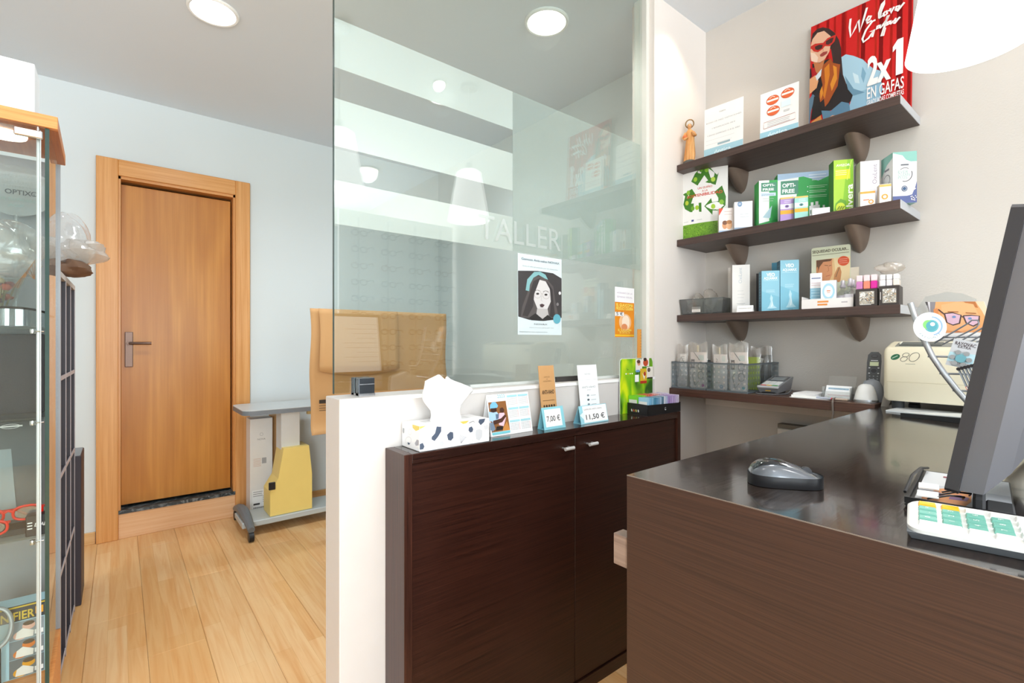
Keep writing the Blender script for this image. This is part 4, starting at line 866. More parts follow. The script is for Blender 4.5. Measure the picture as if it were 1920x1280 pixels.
# big red poster
def big(P, w, h):
    P.rect(0, 0, w, h, '#d01512')
    for u, c, ww in ((.06, '#b40d0d', .03), (.17, '#a80c0d', .03), (.33, '#8f0a0c', .03), (.36, '#ea3522', .02), (.49, '#f0412a', .025), (.53, '#a20b0d', .04), (.66, '#ee3a24', .02), (.70, '#980a0c', .04), (.80, '#e52c1c', .025), (.86, '#8a090b', .05), (.96, '#b10d0e', .03), (.25, '#e02a1e', .02)): P.rect(w * u, 0, w * (u + ww), h, c, l=1)
    K = lambda pts, c: P.poly(pts, c)
    K([(82, 400), (100, 330), (150, 295), (205, 288), (270, 305), (330, 345), (380, 410), (405, 480), (412, 560), (450, 660), (480, 760), (540, 840), (600, 870), (560, 930), (500, 960), (440, 900), (400, 800), (380, 700), (330, 600), (300, 480), (120, 400)], '#3a2320')
    K([(110, 590), (300, 560), (420, 700), (470, 800), (560, 860), (520, 960), (300, 1010), (150, 1060), (110, 900), (130, 760)], '#211b1e')
    K([(90, 640), (130, 620), (170, 640), (160, 700), (90, 700)], '#b7121a')
    K([(100, 380), (150, 330), (220, 320), (290, 370), (300, 420), (285, 500), (240, 560), (190, 585), (140, 580), (95, 560), (82, 500), (84, 440)], '#e9b596')
    K([(84, 490), (130, 500), (170, 540), (160, 580), (100, 565)], '#f6d6c0'); K([(120, 575), (190, 590), (240, 560), (220, 640), (180, 690), (150, 660)], '#c77a4a')
    K([(80, 440), (130, 420), (215, 420), (260, 385), (350, 362), (335, 420), (290, 455), (235, 450), (215, 470), (165, 495), (120, 485), (95, 460), (82, 462)], '#c92a1c')
    P.poly([(130, 445), (175, 432), (212, 438), (205, 465), (165, 478), (135, 468)], '#43201c'); P.poly([(245, 410), (290, 390), (325, 385), (310, 425), (270, 442), (245, 435)], '#43201c')
    K([(185, 520), (220, 498), (265, 495), (262, 515), (220, 535), (195, 535)], '#a3423a'); P.line([(215, 470), (222, 488), (205, 492)], .002, '#c68a68')
    for pts, c in (([(225, 610), (300, 560), (330, 600), (405, 620), (400, 700), (390, 800), (350, 860), (300, 940), (265, 970), (250, 900), (195, 940), (200, 850), (230, 780), (205, 700)], '#a8501a'), ([(240, 640), (290, 600), (300, 700), (280, 800), (260, 900), (240, 870), (255, 760)], '#d9801e'), ([(330, 620), (370, 640), (380, 740), (330, 840), (310, 780), (345, 700)], '#e2922c'), ([(205, 830), (225, 790), (240, 850), (215, 910)], '#e2922c')): K(pts, c)
    K([(415, 560), (460, 540), (540, 560), (640, 600), (700, 650), (760, 690), (860, 720), (880, 760), (820, 800), (740, 860), (600, 880), (540, 830), (480, 790), (440, 710)], '#a9cde0')
    K([(560, 880), (720, 850), (830, 760), (860, 860), (830, 980), (740, 1060), (640, 1120), (540, 1140), (500, 1060), (530, 960)], '#93bcd3'); K([(540, 700), (600, 730), (620, 800), (570, 790)], '#cfe6f0'); K([(640, 660), (680, 720), (660, 800), (630, 740)], '#7ea9c2')
    K([(460, 720), (560, 840), (680, 880), (560, 900), (500, 840)], '#6a93ac'); K([(230, 1000), (330, 1010), (440, 940), (520, 960), (540, 1050), (470, 1090), (260, 1110)], '#5d86a2')
    K([(95, 890), (130, 850), (155, 870), (120, 1000), (105, 1180), (98, 1180)], '#5f7f98'); K([(145, 870), (200, 880), (230, 980), (225, 1040), (120, 1080)], '#1a1719')
    K([(130, 1090), (225, 1040), (245, 1100), (290, 1180), (150, 1190), (118, 1190)], '#d9944f'); P.line([(208, 1130), (200, 1165)], .004, '#8a4f22')
    K([(110, 1190), (300, 1170), (360, 1200), (330, 1225), (105, 1280)], '#b3cfdf'); K([(85, 720), (150, 690), (185, 740), (170, 800), (95, 850)], '#e9a878'); K([(150, 700), (215, 640), (210, 700), (170, 740)], '#dfe9f0')
    K([(285, 1080), (350, 1050), (440, 1060), (520, 1080), (545, 1150), (500, 1165), (400, 1165), (320, 1170), (350, 1140), (285, 1140)], '#e9b08a'); P.line([(310, 1100), (380, 1090)], .002, '#b8784e'); P.line([(320, 1140), (390, 1125)], .002, '#b8784e')
    K([(75, 640), (100, 620), (112, 700), (92, 720)], '#2a1a18')
    T = .0075
    for st in ([(495, 250), (490, 320), (505, 402), (550, 330), (580, 270), (595, 370), (630, 270), (658, 175)], [(655, 290), (690, 275), (705, 250), (680, 248), (660, 275), (672, 305), (715, 285)], [(790, 275), (785, 230), (810, 160), (832, 135), (830, 165), (800, 230), (798, 275), (825, 255)], [(850, 225), (830, 240), (840, 262), (866, 245), (862, 220), (885, 225), (900, 205)], [(900, 205), (905, 245), (935, 195)], [(945, 225), (980, 215), (985, 192), (960, 195), (950, 222), (970, 235), (1035, 170)],
               [(752, 285), (720, 295), (660, 360), (628, 430), (640, 458), (690, 430), (740, 375), (700, 380), (745, 365), (728, 425)], [(800, 335), (775, 340), (768, 362), (795, 352), (803, 332), (808, 358), (830, 335)], [(830, 335), (870, 290), (886, 258), (875, 262), (850, 340), (822, 425), (838, 425), (855, 360)], [(905, 310), (878, 318), (872, 340), (898, 330), (908, 308), (912, 334), (935, 310)], [(962, 290), (945, 305), (970, 318), (955, 330), (935, 325)], [(968, 312), (1000, 285)]):
        P.line(st, T, '#fbf4f1', l=60)
    P.W = None
    P.text('2x', w * .60, h * .325, h * .30, '#fbf6f4', 'L', fit=w * .22, bold=.035, l=61); P.poly([(w * (.60 + a), h * (.325 + c)) for a, c in ((.262, 0), (.325, 0), (.325, .27), (.275, .27), (.232, .225), (.232, .185), (.262, .205))], '#fbf6f4', l=61)
    P.text('EN GAFAS', w * .60, h * .215, h * .125, '#fbf6f4', 'L', fit=w * .335, bold=.012, l=61); P.text('GRADUADAS COMPLETAS', w * .60, h * .165, h * .055, '#fbf6f4', 'L', fit=w * .335, bold=.014, l=61)
    P.ring(w * .66, h * .13, w * .022, h * .018, .002, '#fbf6f4', l=61); P.ring(w * .715, h * .13, w * .022, h * .018, .002, '#fbf6f4', l=61); P.line([(w * .63, h * .145), (w * .75, h * .145)], .002, '#fbf6f4', l=61)
bp_ = oX(1709, 197, 2.285); bl = oX(1518, 230, 2.285)
wcard('poster', 'big red poster of a woman in red sunglasses standing on the top shelf', 'poster', 1516, 1709, 46, 2.262, Z1, 0, .055, '#c11a16', big, th=.004, wq=((80, 275), (1108, -5), (1170, 1105), (105, 1280)))

# recycling flyer, bowed
P0, rz, w, d, h = rbox(1275, 1364, 324, Z2, 2.098, .22)
t = thing('flyer', 'bowed white and green flyer with a recycling triangle on the middle shelf', 'flyer', P0, rz)
def bow(u, v, off=0): 
    q = (u / w - .5) * 2; return Vector((u, -.016 * (1 - q * q) + .008 - off, .0006 + v))
b = MB(); b.grid(lambda u, v: bow(u * w, v * h), 16, 2, mat('#f1f0ee', .35)); o = b.obj('sheet', t, 60)
def rec(P, w, h):
    n = 12
    for i in range(n): P._put([(w * i / n, 0), (w * (i + 1) / n, 0), (w * (i + 1) / n, h * .225), (w * i / n, h * .225)], [(0, 1, 2, 3)], '#6f9f2c', 1)
    for i in range(230): P.ell(random.uniform(.02, .98) * w, random.uniform(.01, .215) * h, .0022, .0022, random.choice(['#8fc23a', '#55831f', '#7fb433', '#466f1a']), 6, l=2)
    P.W = warp(((140, 350), (660, 325), (655, 1000), (148, 1075)), w, h)
    for pts in ([(280, 465), (325, 390), (380, 345), (440, 332), (490, 350), (530, 400), (560, 430), (575, 408), (545, 525), (440, 490), (470, 475), (430, 420), (355, 515)], [(175, 585), (290, 540), (345, 620), (310, 615), (280, 690), (398, 688), (400, 778), (270, 775), (205, 740), (182, 690), (205, 605)], [(535, 590), (605, 535), (640, 640), (635, 720), (590, 770), (515, 768), (512, 810), (430, 725), (500, 650), (510, 690), (570, 680), (570, 650)]):
        P.poly(pts, '#3f7a22', l=3)
    for cx, cy, c in ((330, 450, '#9dc43a'), (455, 370, '#86b83a'), (520, 470, '#b5d24a'), (245, 575, '#86b83a'), (228, 680, '#b9c93a'), (350, 735, '#a6c83a'), (600, 690, '#86b83a'), (520, 730, '#a9cf3f'), (395, 360, '#5f9a2c'), (300, 740, '#6aa02a')): P.ell(cx, cy, 22, 24, c, 10, l=4)
    P.W = None
    P.text('UN GUIÑO', w * .55, h * .70, .013, '#cf3f26', 'C', l=5, bold=.01); P.text('A LA', w * .55, h * .655, .012, '#cf3f26', 'C', l=5, bold=.01); P.text('SOSTENIBILIDAD', w * .53, h * .60, .018, '#cf3f26', 'C', fit=w * .74, l=5, bold=.02)
    P.rect(w * .26, h * .26, w * .31, h * .285, '#33418f', l=5); P.lines(w * .08, w * .2, h * .265, 1, .01, .0015, '#b0b0b0'); P.lines(w * .38, w * .5, h * .27, 1, .01, .0015, '#b0b0b0')
P = Print(); rec(P, w, h); P.build(t, (0, 0, 0), curve=lambda u, v, d: bow(u, v, d))

def shelf_box(label, pL, pR, pT, zb, X, a, pS, front, side, draw=None, top=None, dep=.05, sdraw=None, name='product_box', cat='box', group=None, cap=.12):
    P0, rz, w, d, h = rbox(pL, pR, pT, zb, X, a, pS, dep)
    return carton(name, label, cat, P0, rz, w, min(d, cap), h, front, side, top, group, draw, sdraw)
A_ = .62                                  # these boxes are turned towards the customers
def kid(P, w, h):
    P.rect(0, 0, w, h, '#f3e9e4'); P.poly([(0, h), (w * .28, h), (0, h * .70)], '#d9482e'); P.lines(w * .35, w * .9, h * .85, 2, h * .12, .0018, '#c9a7a0'); P.ell(w * .38, h * .30, w * .17, h * .16, '#d99a6a'); P.ell(w * .66, h * .30, w * .2, h * .18, '#e6b184'); P.ell(w * .38, h * .40, w * .16, h * .09, '#7a4a2c'); P.ell(w * .66, h * .42, w * .18, h * .08, '#b87a44'); P.rect(0, 0, w, h * .08, '#9db7d6')
shelf_box('little white box with two faces, before the recycling flyer', 1348, 1377, 391, Z2, 2.058, .65, 1344, '#f3e9e4', '#dcd6d2', kid, cap=.028)
def wbx(P, w, h): P.ell(w * .3, h * .92, w * .13, h * .10, '#7f9cbf'); P.rect(w * .24, h * .91, w * .36, h * .93, '#ffffff'); P.lines(w * .3, w * .85, h * .55, 2, h * .10, .0015, '#bfc4cc'); P.rect(0, 0, w, h * .09, '#8ea3bd')
shelf_box('plain white box with a grey blue footer left of the green solution boxes', 1377, 1411, 379, Z2, 2.065, .6, 1372, '#efeff0', '#d8d9dc', wbx, cap=.03)
def of1(P, w, h):
    P.rect(0, h * .0, w, h, '#eef4ef'); P.rect(w * .55, 0, w, h, '#3aa655'); P.poly([(0, 0), (w, 0), (w, h * .16), (0, h * .07)], '#2f9a48'); P.rect(w * .12, h * .76, w * .95, h * .95, '#4f8f74'); P.text('OPTI-', w * .2, h * .87, .013, '#ffffff', 'L', fit=w * .65, bold=.03); P.text('FREE', w * .2, h * .78, .013, '#ffffff', 'L', fit=w * .6, bold=.03)
    P.rect(w * .1, h * .66, w * .9, h * .73, '#c9dbe6'); P.text('puremoist', w * .16, h * .675, .010, '#6b89a6', 'L', fit=w * .65); P.lines(w * .2, w * .8, h * .6, 2, h * .05, .0015, '#a9b7ae'); P.poly([(w * .2, h * .2), (w * .7, h * .45), (w * .6, h * .18)], '#b3d3dc')
shelf_box('smaller green and white contact lens solution box, left of its larger twin', 1423, 1458, 339, Z2, 2.085, .72, 1412, '#eef4ef', '#3fae55', of1, '#dfe8ec', cap=.06)
def of2(P, w, h):
    P.rect(0, 0, w, h, '#35a552'); P.poly([(0, 0), (w * .42, 0), (w * .36, h * .5), (w * .42, h), (0, h)], '#f1f5f2'); P.poly([(0, h), (0, h * .88), (w * .5, h * .92), (w * .78, h * .82), (w, h * .9), (w, h)], '#a9c4df')
    P.rect(w * .06, h * .60, w * .40, h * .86, '#4f8f74'); P.text('OPTI-', w * .09, h * .74, .022, '#ffffff', 'L', fit=w * .26, bold=.03); P.text('FREE', w * .09, h * .63, .022, '#ffffff', 'L', fit=w * .24, bold=.03)
    P.rect(w * .04, h * .46, w * .40, h * .55, '#d3e2ea'); P.text('puremoist', w * .07, h * .48, .012, '#6b89a6', 'L', fit=w * .3)
    for i in range(3): P.ell(w * .58, h * (.72 - i * .09), .0022, .0022, '#ffffff', 8); P.lines(w * .61, w * .95, h * (.725 - i * .09), 2, h * .03, .0016, '#d5efdb')
    for u, s in ((.66, 1.0), (.75, 1.05), (.88, .75)):
        P.rect(w * u - .010 * s, h * .16, w * u + .010 * s, h * .16 + .042 * s, '#f4f7f5', l=40); P.rect(w * u - .005 * s, h * .16 + .040 * s, w * u + .005 * s, h * .16 + .056 * s, '#f4f7f5', l=40); P.rect(w * u - .007 * s, h * .20, w * u + .007 * s, h * .20 + .016 * s, '#5c8a76', l=41)
    P.lines(w * .6, w * .98, h * .93, 2, h * .05, .003, '#e8f0fa'); P.text('20ml + 1m', w * .66, h * .83, .008, '#eaf2fb')
shelf_box('large green and white multi pack solution box in the middle of the shelf', 1458, 1556, 327, Z2, 2.14, A_, 1449, '#35a552', '#3fae55', of2, '#dfe8ec', cap=.055)
def eyeb(c1, c2):
    def f(P, w, h):
        P.rect(0, 0, w, h, c2); P.rect(0, h * .58, w, h, c2); P.rect(0, h * .52, w, h * .72, '#e9e6ee'); P.ell(w * .5, h * .62, w * .16, h * .06, c1, 14); P.ell(w * .5, h * .62, w * .06, h * .045, '#4a4a5a', 10); P.rect(0, h * .30, w, h * .46, '#e9aa2a'); P.rect(0, 0, w, h * .28, c2); P.rect(0, h * .93, w, h, '#e7c26a'); P.lines(w * .3, w * .85, h * .85, 2, h * .07, .0015, '#f2f0f4')
    return f
shelf_box('little lilac eye drop box with an orange stripe, before the large green box', 1463, 1488, 371, Z2, 2.062, .5, 1459, '#b394cf', '#7a5aa8', eyeb('#8a6ab8', '#b394cf'), cap=.028)
shelf_box('little mint eye drop box with an orange stripe, beside the lilac one', 1490, 1515, 369, Z2, 2.062, .5, 1488, '#9ed6cc', '#5a9a94', eyeb('#4a9a94', '#9ed6cc'), cap=.028)
shelf_box('low white pillbox at the foot of the large green box', 1523, 1556, 391, Z2, 2.060, .5, 1521, '#ece9ee', '#d8d6dc', lambda P, w, h: P.lines(w * .1, w * .9, h * .7, 2, h * .3, .001, '#c9c6cf'), cap=.03)
def alv(P, w, h):
    P.rect(0, 0, w, h, '#86bf28'); P.poly([(0, 0), (w * .4, 0), (w * .7, h), (0, h)], '#a9d13c'); P.text('AVIZOR', w * .13, h * .88, .012, '#f4f9e6', 'L', fit=w * .7, bold=.02); P.rect(w * .08, h * .64, w * .84, h * .82, '#d8df1e'); P.lines(w * .1, w * .7, h * .79, 3, h * .035, .002, '#f2f4c4')
    P.poly([(0, h * .02), (w * .1, h * .2), (w * .35, h * .28), (w * .62, h * .24), (w * .66, h * .1), (w * .4, 0), (0, 0)], '#5f9a1c'); P.ell(w * .35, h * .12, w * .24, h * .09, '#c9d832', 16)
    for i in range(9): P.ell(w * (.2 + .04 * i), h * (.09 + .02 * (i % 3)), .002, .003, '#5a7a12', 8, l=30)
    P.line([(w * .68, h * .62), (w * .9, h * .98)], .002, '#dfe96a'); P.text('alvera', w * .96, h * .02, .030, '#f6fbea', 'L', rot=PI / 2, fit=h * .52, bold=.02)
shelf_box('tall lime green box with vertical white lettering on the middle shelf', 1563, 1600, 301, Z2, 2.10, A_, 1554, '#86bf28', '#3d7a1e', alv, '#9ac63c')
def oxi(P, w, h): P.text('OxiLent', w * .86, h * .52, .020, '#a598a8', 'L', rot=PI / 2, fit=h * .40, bold=.0); P.lines(w * .4, w * .8, h * .4, 4, h * .03, .001, '#c8c3cb')
shelf_box('tall white box with grey vertical lettering on the middle shelf', 1613, 1649, 303, Z2, 2.105, A_, 1602, '#eeeaee', '#aaa4a8', oxi, '#dedade')
def orr(P, w, h): P.rect(0, h * .80, w, h * .93, '#e9a03a'); P.ring(w * .72, h * .28, w * .14, w * .14, .0035, '#e3962f'); P.rect(w * .2, h * .38, w * .6, h * .44, '#e07a4a'); P.lines(w * .15, w * .6, h * .66, 3, h * .06, .0012, '#e8ccb8')
shelf_box('small white and orange eye drop box before the white box', 1613, 1641, 358, Z2, 2.062, .5, 1607, '#f2ece6', '#d9cfc8', orr, cap=.028)
def or2(P, w, h): P.rect(0, h * .86, w, h * .98, '#efb25a'); P.ring(w * .45, h * .34, w * .22, w * .22, .0045, '#e3962f'); P.lines(w * .2, w * .8, h * .72, 2, h * .07, .0012, '#e8ccb8')
shelf_box('small white and orange eye drop box right of its orange striped twin', 1649, 1671, 346, Z2, 2.062, .5, 1641, '#f2ece6', '#cfc2b8', or2, cap=.028)
def evc(P, w, h):
    P.rect(0, 0, w, h, '#f0ebe8'); P.poly([(0, h), (w, h), (w, h * .80), (w * .75, h * .80), (w * .55, h * .84), (w * .4, h * .93), (0, h * .98)], '#8cc3b8'); P.poly([(0, 0), (w, 0), (w, h * .42), (w * .93, h * .30), (w * .80, h * .16), (w * .6, h * .14), (0, h * .14)], '#5c6798')
    P.rect(w * .33, h * .73, w * .66, h * .76, '#6b6f78'); P.text('EVER', w * .22, h * .58, .014, '#8fb9b4', 'L', fit=w * .42); P.text('CLEAN', w * .22, h * .525, .014, '#8fb9b4', 'L', fit=w * .48); P.text('PLUS', w * .22, h * .47, .014, '#8fb9b4', 'L', fit=w * .38)
    P.ring(w * .5, h * .56, w * .30, h * .14, .0025, '#4a4f5a', a0=-1.9, a1=.4); P.ring(w * .5, h * .56, w * .28, h * .125, .002, '#4a4f5a', a0=1.0, a1=2.3); P.ring(w * .48, h * .28, w * .11, h * .05, .0025, '#3a5a80'); P.ell(w * .48, h * .28, w * .075, h * .034, '#3a5a80')
    for i in range(24): P.ell(w * random.uniform(.72, .98), h * random.uniform(.04, .34), .0018, .0018, '#f0ebe8', 8, l=30)
def evs(P, d, h): P.poly([(0, h), (d, h), (d, h * .9), (d * .5, h * .82), (0, h * .62)], '#8cc3b8'); P.rect(d * .3, h * .70, d * .7, h * .74, '#7a7e86'); P.ring(d * .5, h * .52, d * .26, h * .10, .002, '#4a4f5a', a0=-1.8, a1=2.6)
shelf_box('big white, mint and violet lens cleaner box at the right end of the middle shelf', 1674, 1719, 286, Z2, 2.098, .68, 1652, '#f0ebe8', '#dcdedd', evc, '#9fccc2', sdraw=evs, cap=.075)

# ------------------------------------------------------------------ lowest shelf
def tray_walls(mb, x0, x1, y0, y1, h, fl, m, th=.0018):
    """open tapered basket: walls flare by fl"""
    for (ax, ay), (bx_, by) in (((x0, y0), (x1, y0)), ((x1, y0), (x1, y1)), ((x1, y1), (x0, y1)), ((x0, y1), (x0, y0))):
        cx, cy = (x0 + x1) / 2, (y0 + y1) / 2
        q = lambda px, py, z, k: (px + fl * z / h * (1 if px > cx else -1) - k * (1 if px > cx else -1), py + fl * z / h * (1 if py > cy else -1) - k * (1 if py > cy else -1), z)
        mb.hexa([q(ax, ay, 0, 0), q(bx_, by, 0, 0), q(bx_, by, 0, th), q(ax, ay, 0, th), q(ax, ay, h, 0), q(bx_, by, h, 0), q(bx_, by, h, th), q(ax, ay, h, th)], m)
    mb.box(x0, x1, y0, y1, 0.0002, .0015, m)
P0, rz, w, d, h = rbox(1276, 1361, 562, Z3, 2.075, .12)
t = thing('plastic_basket', 'small clear grey plastic basket of bagged lens cases at the shelf corner', 'basket', P0, rz)
M_GREYCL = glass_mat('grey_clear_plastic', '#cfd2d2', .08, .7, .1, haze=.22, hazecol='#a9abac')
bh = h
b = MB(); tray_walls(b, .01, w - .018, .0, .13, bh, .010, M_GREYCL); b.obj('basket', t, 0)
b = MB()
for (x0, x1, y) in ((0, w - .008, -.010), (0, w - .008, .140)): b.box(x0, x1, y - .002, y + .002, bh - .004, bh, M_GREYCL)
b.box(w * .52, w * .53, -.009, .138, 0.004, bh, M_GREYCL); b.obj('rim', t, 0)
def crumple(mb, c, r, m, sd, nu=26, nv=16, amp=.25, flat=0):
    rnd = random.Random(sd); ks = [(rnd.uniform(1, 5), rnd.uniform(2, 7), rnd.uniform(0, 6)) for _ in range(4)]
    def fn(u, v):
        a = 2 * PI * u; p = PI * v; q = 1 + amp * sum(sin(round(k0) * a + k1 * p + k2) for k0, k1, k2 in ks) / 3
        q = 1 + (q - 1) * sin(p)
        return (c[0] + r[0] * sin(p) * cos(a) * q, c[1] + r[1] * sin(p) * sin(a) * q, c[2] - r[2] * cos(p) * (1 + (q - 1) * .5))
    mb.grid(fn, nu, nv, m, wrap=True)
M_BAGW = glass_mat('milky_bag_film', '#f0ece6', .10, .7, .2, haze=.45, hazecol='#efe9e2')
for i, (cx, cz, rr, lab) in enumerate(((.028, .034, (.013, .045, .024), 'flat milky plastic bag in the left end of the clear basket'), (.058, .060, (.014, .05, .045), 'crumpled clear bag with a white label sticking out of the basket'), (.112, .066, (.027, .05, .052), 'large crumpled milky bag filling the right half of the clear basket'))):
    g = thing('plastic_bag', lab, 'bag', (P0[0], P0[1], P0[2]), rz, 'bags in the clear basket')
    b = MB(); crumple(b, (cx, .065, max(cz, rr[2] * 1.3 + .004)), rr, M_BAGW, 30 + i); b.obj('film', g, 40)
    b = MB(); b.box(cx - .012, cx + .012, .040, .0415, cz - .015, cz + .022, mat('#f0ece8', .6), .0005); b.box(cx - .010, cx + .012, .05, .075, .006, .024, mat(['#a9a6a2', '#8a8884', '#5f6063'][i], .5), .003); b.obj('contents', g, 0)
P = Print(); P.rect(w * .27, bh * .16, w * .46, bh * .50, '#eee8e2'); P.lines(w * .29, w * .44, bh * .42, 4, bh * .07, .001, '#8a8682'); P.build(t, (0, -.003, 0), name='label')
def ox2(P, w, h): P.text('OxiLent', w * .55, h * .62, .020, '#c6cdd2', 'L', rot=PI / 2, fit=h * .32); P.lines(w * .3, w * .7, h * .46, 5, h * .07, .0012, '#c8c8ca'); P.lines(w * .25, w * .8, h * .2, 1, .01, .0015, '#b8b8ba')
shelf_box('tall plain white lens solution box beside the clear basket', 1373, 1406, 497, Z3, 2.115, .62, 1366, '#efece8', '#d0cbc4', ox2, cap=.045)
P0, rz, w, d, h = rbox(1365, 1372, 502, Z3, 2.225, .1)
carton('product_box', 'tall white box half hidden behind the plain white solution box', 'box', P0, rz, .05, .035, h, '#ebe7e1', '#c9c3bb')
P0, rz, w, d, h = rbox(1381, 1411, 573, Z3, 2.055, .2)
t = thing('tent_card', 'small white folded price card at the foot of the white solution box', 'price sign', P0, rz)
b = MB(); b.prism([(0, 0), (.026, 0), (.013, h)], (0, 0, 0), (0, 1, 0), (0, 0, 1), (1, 0, 0), w, mat('#f4f2f0', .6)); b.obj('card', t, 0)
P = Print(); L_ = math.hypot(.013, h); P.text('CONSERVA 4,50 €', w * .5, L_ * .52, .005, '#4a4a4c', 'C', fit=w * .8); P.build(t, (0, 0, 0), (1, 0, 0), (0, .013 / L_, h / L_), (0, -h / L_, .013 / L_))
def veo(P, w, h):
    P.rect(0, 0, w, h, '#8cc6da'); P.poly([(0, 0), (w, 0), (w, h * .35), (0, h * .5)], '#7abcd3'); P.text('VEO', w * .5, h * .86, .02, '#f4fafc', 'C', fit=w * .46, bold=.04); P.text('AQUAMAX', w * .5, h * .785, .015, '#f4fafc', 'C', fit=w * .76, bold=.03)
    P.lines(w * .1, w * .9, h * .755, 1, .01, .001, '#d9eef5', .02); P.lines(w * .25, w * .75, h * .52, 3, h * .025, .001, '#d9eef5')
    P.poly([(w * .52, h * .42), (w * .62, h * .34), (w * .58, h * .24), (w * .68, h * .14), (w * .85, h * .08), (w * .3, h * .07), (w * .42, h * .14), (w * .50, h * .24), (w * .46, h * .32)], '#b8deea'); P.poly([(w * .55, h * .36), (w * .57, h * .22), (w * .5, h * .1), (w * .6, h * .12), (w * .62, h * .2)], '#dff1f7'); P.lines(w * .4, w * .7, h * .04, 1, .01, .0018, '#4f8aa0')
def veos(P, d, h): P.lines(d * .2, d * .8, h * .9, 12, h * .07, .002, '#6fa9be')
shelf_box('shorter pale blue solution carton, left of the pair on the lowest shelf', 1428, 1462, 508, Z3, 2.085, .64, 1421, '#8cc6da', '#3f7088', veo, '#9fd0e0', sdraw=veos, cap=.05)
shelf_box('taller pale blue solution carton, right of the pair on the lowest shelf', 1463, 1498, 488, Z3, 2.122, .64, 1456, '#8cc6da', '#3f7088', veo, '#9fd0e0', sdraw=veos, cap=.05)
P0, rz, w, d, h = rbox(1447, 1455, 493, Z3, 2.225, .1)
carton('product_box', 'blue carton peeping out behind the two pale blue solution cartons', 'box', P0, rz, .045, .04, h, '#4f94b0', '#35637a')
P0, rz, w, d, h = rbox(1418, 1425, 513, Z3, 2.225, .1)
carton('product_box', 'dark carton behind the shorter pale blue solution carton', 'box', P0, rz, .03, .04, h, '#3c3a3e', '#2c2a2d')
# cardboard drop display with its goods
P0, rz, w, d, h = rbox(1503, 1600, 562, Z3, 2.062, .12)
dsp = thing('display_stand', 'cream cardboard eye drop display with a man applying drops on its header', 'display', P0, rz)
m_cream = mat('#efe9e6', .55)
b = MB(); b.box(0, w, 0, .002, 0, h, m_cream); b.box(0, .002, .002, .15, 0, h * 1.3, m_cream); b.box(w - .002, w, .002, .15, 0, h * 1.3, m_cream); b.box(.002, w - .002, .002, .15, 0.0003, .003, m_cream); b.obj('tray', dsp, 0)
hA = (0.0, .15); hw = w * .80; hz = zat((P0[0] + .14, P0[1]), 464) - Z3
b = MB(); b.prism([(0, 0), (hw, 0), (hw, hz * .985), (hw - .006, hz), (.006, hz), (0, hz * .985)], (0, .15, 0), (1, 0, 0), (0, 0, 1), (0, 1, 0), .0025, mat('#dde0c4', .5)); b.box(hw, w - .006, .1505, .1525, 0, hz * .64, mat('#e8dcc8', .5)); b.obj('header', dsp, 0)
P = Print(clip=(hw, hz)); z0 = hz * .42; P.W = warp(((280, 175), (765, 150), (775, 455), (285, 465)), hw, hz * .56); W0 = P.W; P.W = lambda p: (W0(p)[0], W0(p)[1] + hz * .44)
P.poly([(340, 275), (765, 250), (765, 455), (345, 462)], '#e6c08a'); P.poly([(560, 262), (765, 250), (765, 455), (600, 458)], '#f0d6a6'); P.poly([(343, 275), (470, 268), (545, 265), (540, 300), (545, 350), (545, 395), (500, 462), (370, 462), (345, 380)], '#d9966a')
P.poly([(343, 275), (470, 268), (540, 268), (520, 285), (430, 290), (385, 330), (355, 400), (345, 360)], '#6b4a34'); P.line([(445, 318), (490, 322)], .0018, '#5a3a28'); P.line([(500, 325), (530, 320)], .0018, '#5a3a28'); P.line([(490, 330), (500, 365), (480, 372)], .0015, '#b06a44'); P.line([(465, 410), (520, 402)], .0022, '#b8604a'); P.ell(357, 355, 12, 26, '#c98458', 12)
P.poly([(560, 462), (570, 400), (610, 340), (640, 335), (660, 380), (650, 440), (640, 462)], '#c98a5a'); P.line([(590, 420), (630, 345)], .003, '#8a6a4a'); P.ell(683, 288, 72, 40, '#dd5a34', 24); P.lines(hw * .72, hw * .94, hz * .78, 3, hz * .03, .0012, '#f3c0ae')
P.W = None; P.text('SEQUEDAD OCULAR...', hw * .03, hz * .915, hz * .06, '#5a5240', 'L', fit=hw * .93, bold=.015); P.lines(hw * .03, hw * .97, hz * .875, 1, .01, .0018, '#8a8468', .02); P.build(dsp, (0, .15, 0))
P = Print(); P.lines(w * .32, w * .54, h * .6, 2, h * .3, h * .18, '#e8964a'); P.lines(w * .78, w * .9, h * .5, 1, .01, h * .12, '#b8b0b4'); P.build(dsp, (0, 0, 0), name='tray_print')
def dsp_box(x, y, w_, d_, h_, label, draw, front, side, rot=0):
    c, s = cos(rz), sin(rz); L = (P0[0] + x * c - y * s, P0[1] + x * s + y * c, Z3 + .0034)
    return carton('product_box', label, 'box', L, rz + rot, w_, d_, h_, front, side, draw=draw)
def b1(P, w, h): P.rect(0, h * .20, w, h * .58, '#8fc0d6'); P.lines(w * .1, w * .9, h * .52, 4, h * .08, .0025, '#c2e0ec'); P.lines(w * .12, w * .9, h * .84, 1, .01, .005, '#8a94b0', .05); P.lines(w * .1, w * .9, h * .72, 2, h * .06, .0015, '#d2a8b4')
dsp_box(.012, .075, .040, .04, zat((2.13, P0[1] - .02), 513) - Z3, 'white and blue drop box at the left of the cream display', b1, '#f0eef0', '#c9c4cc', .2)
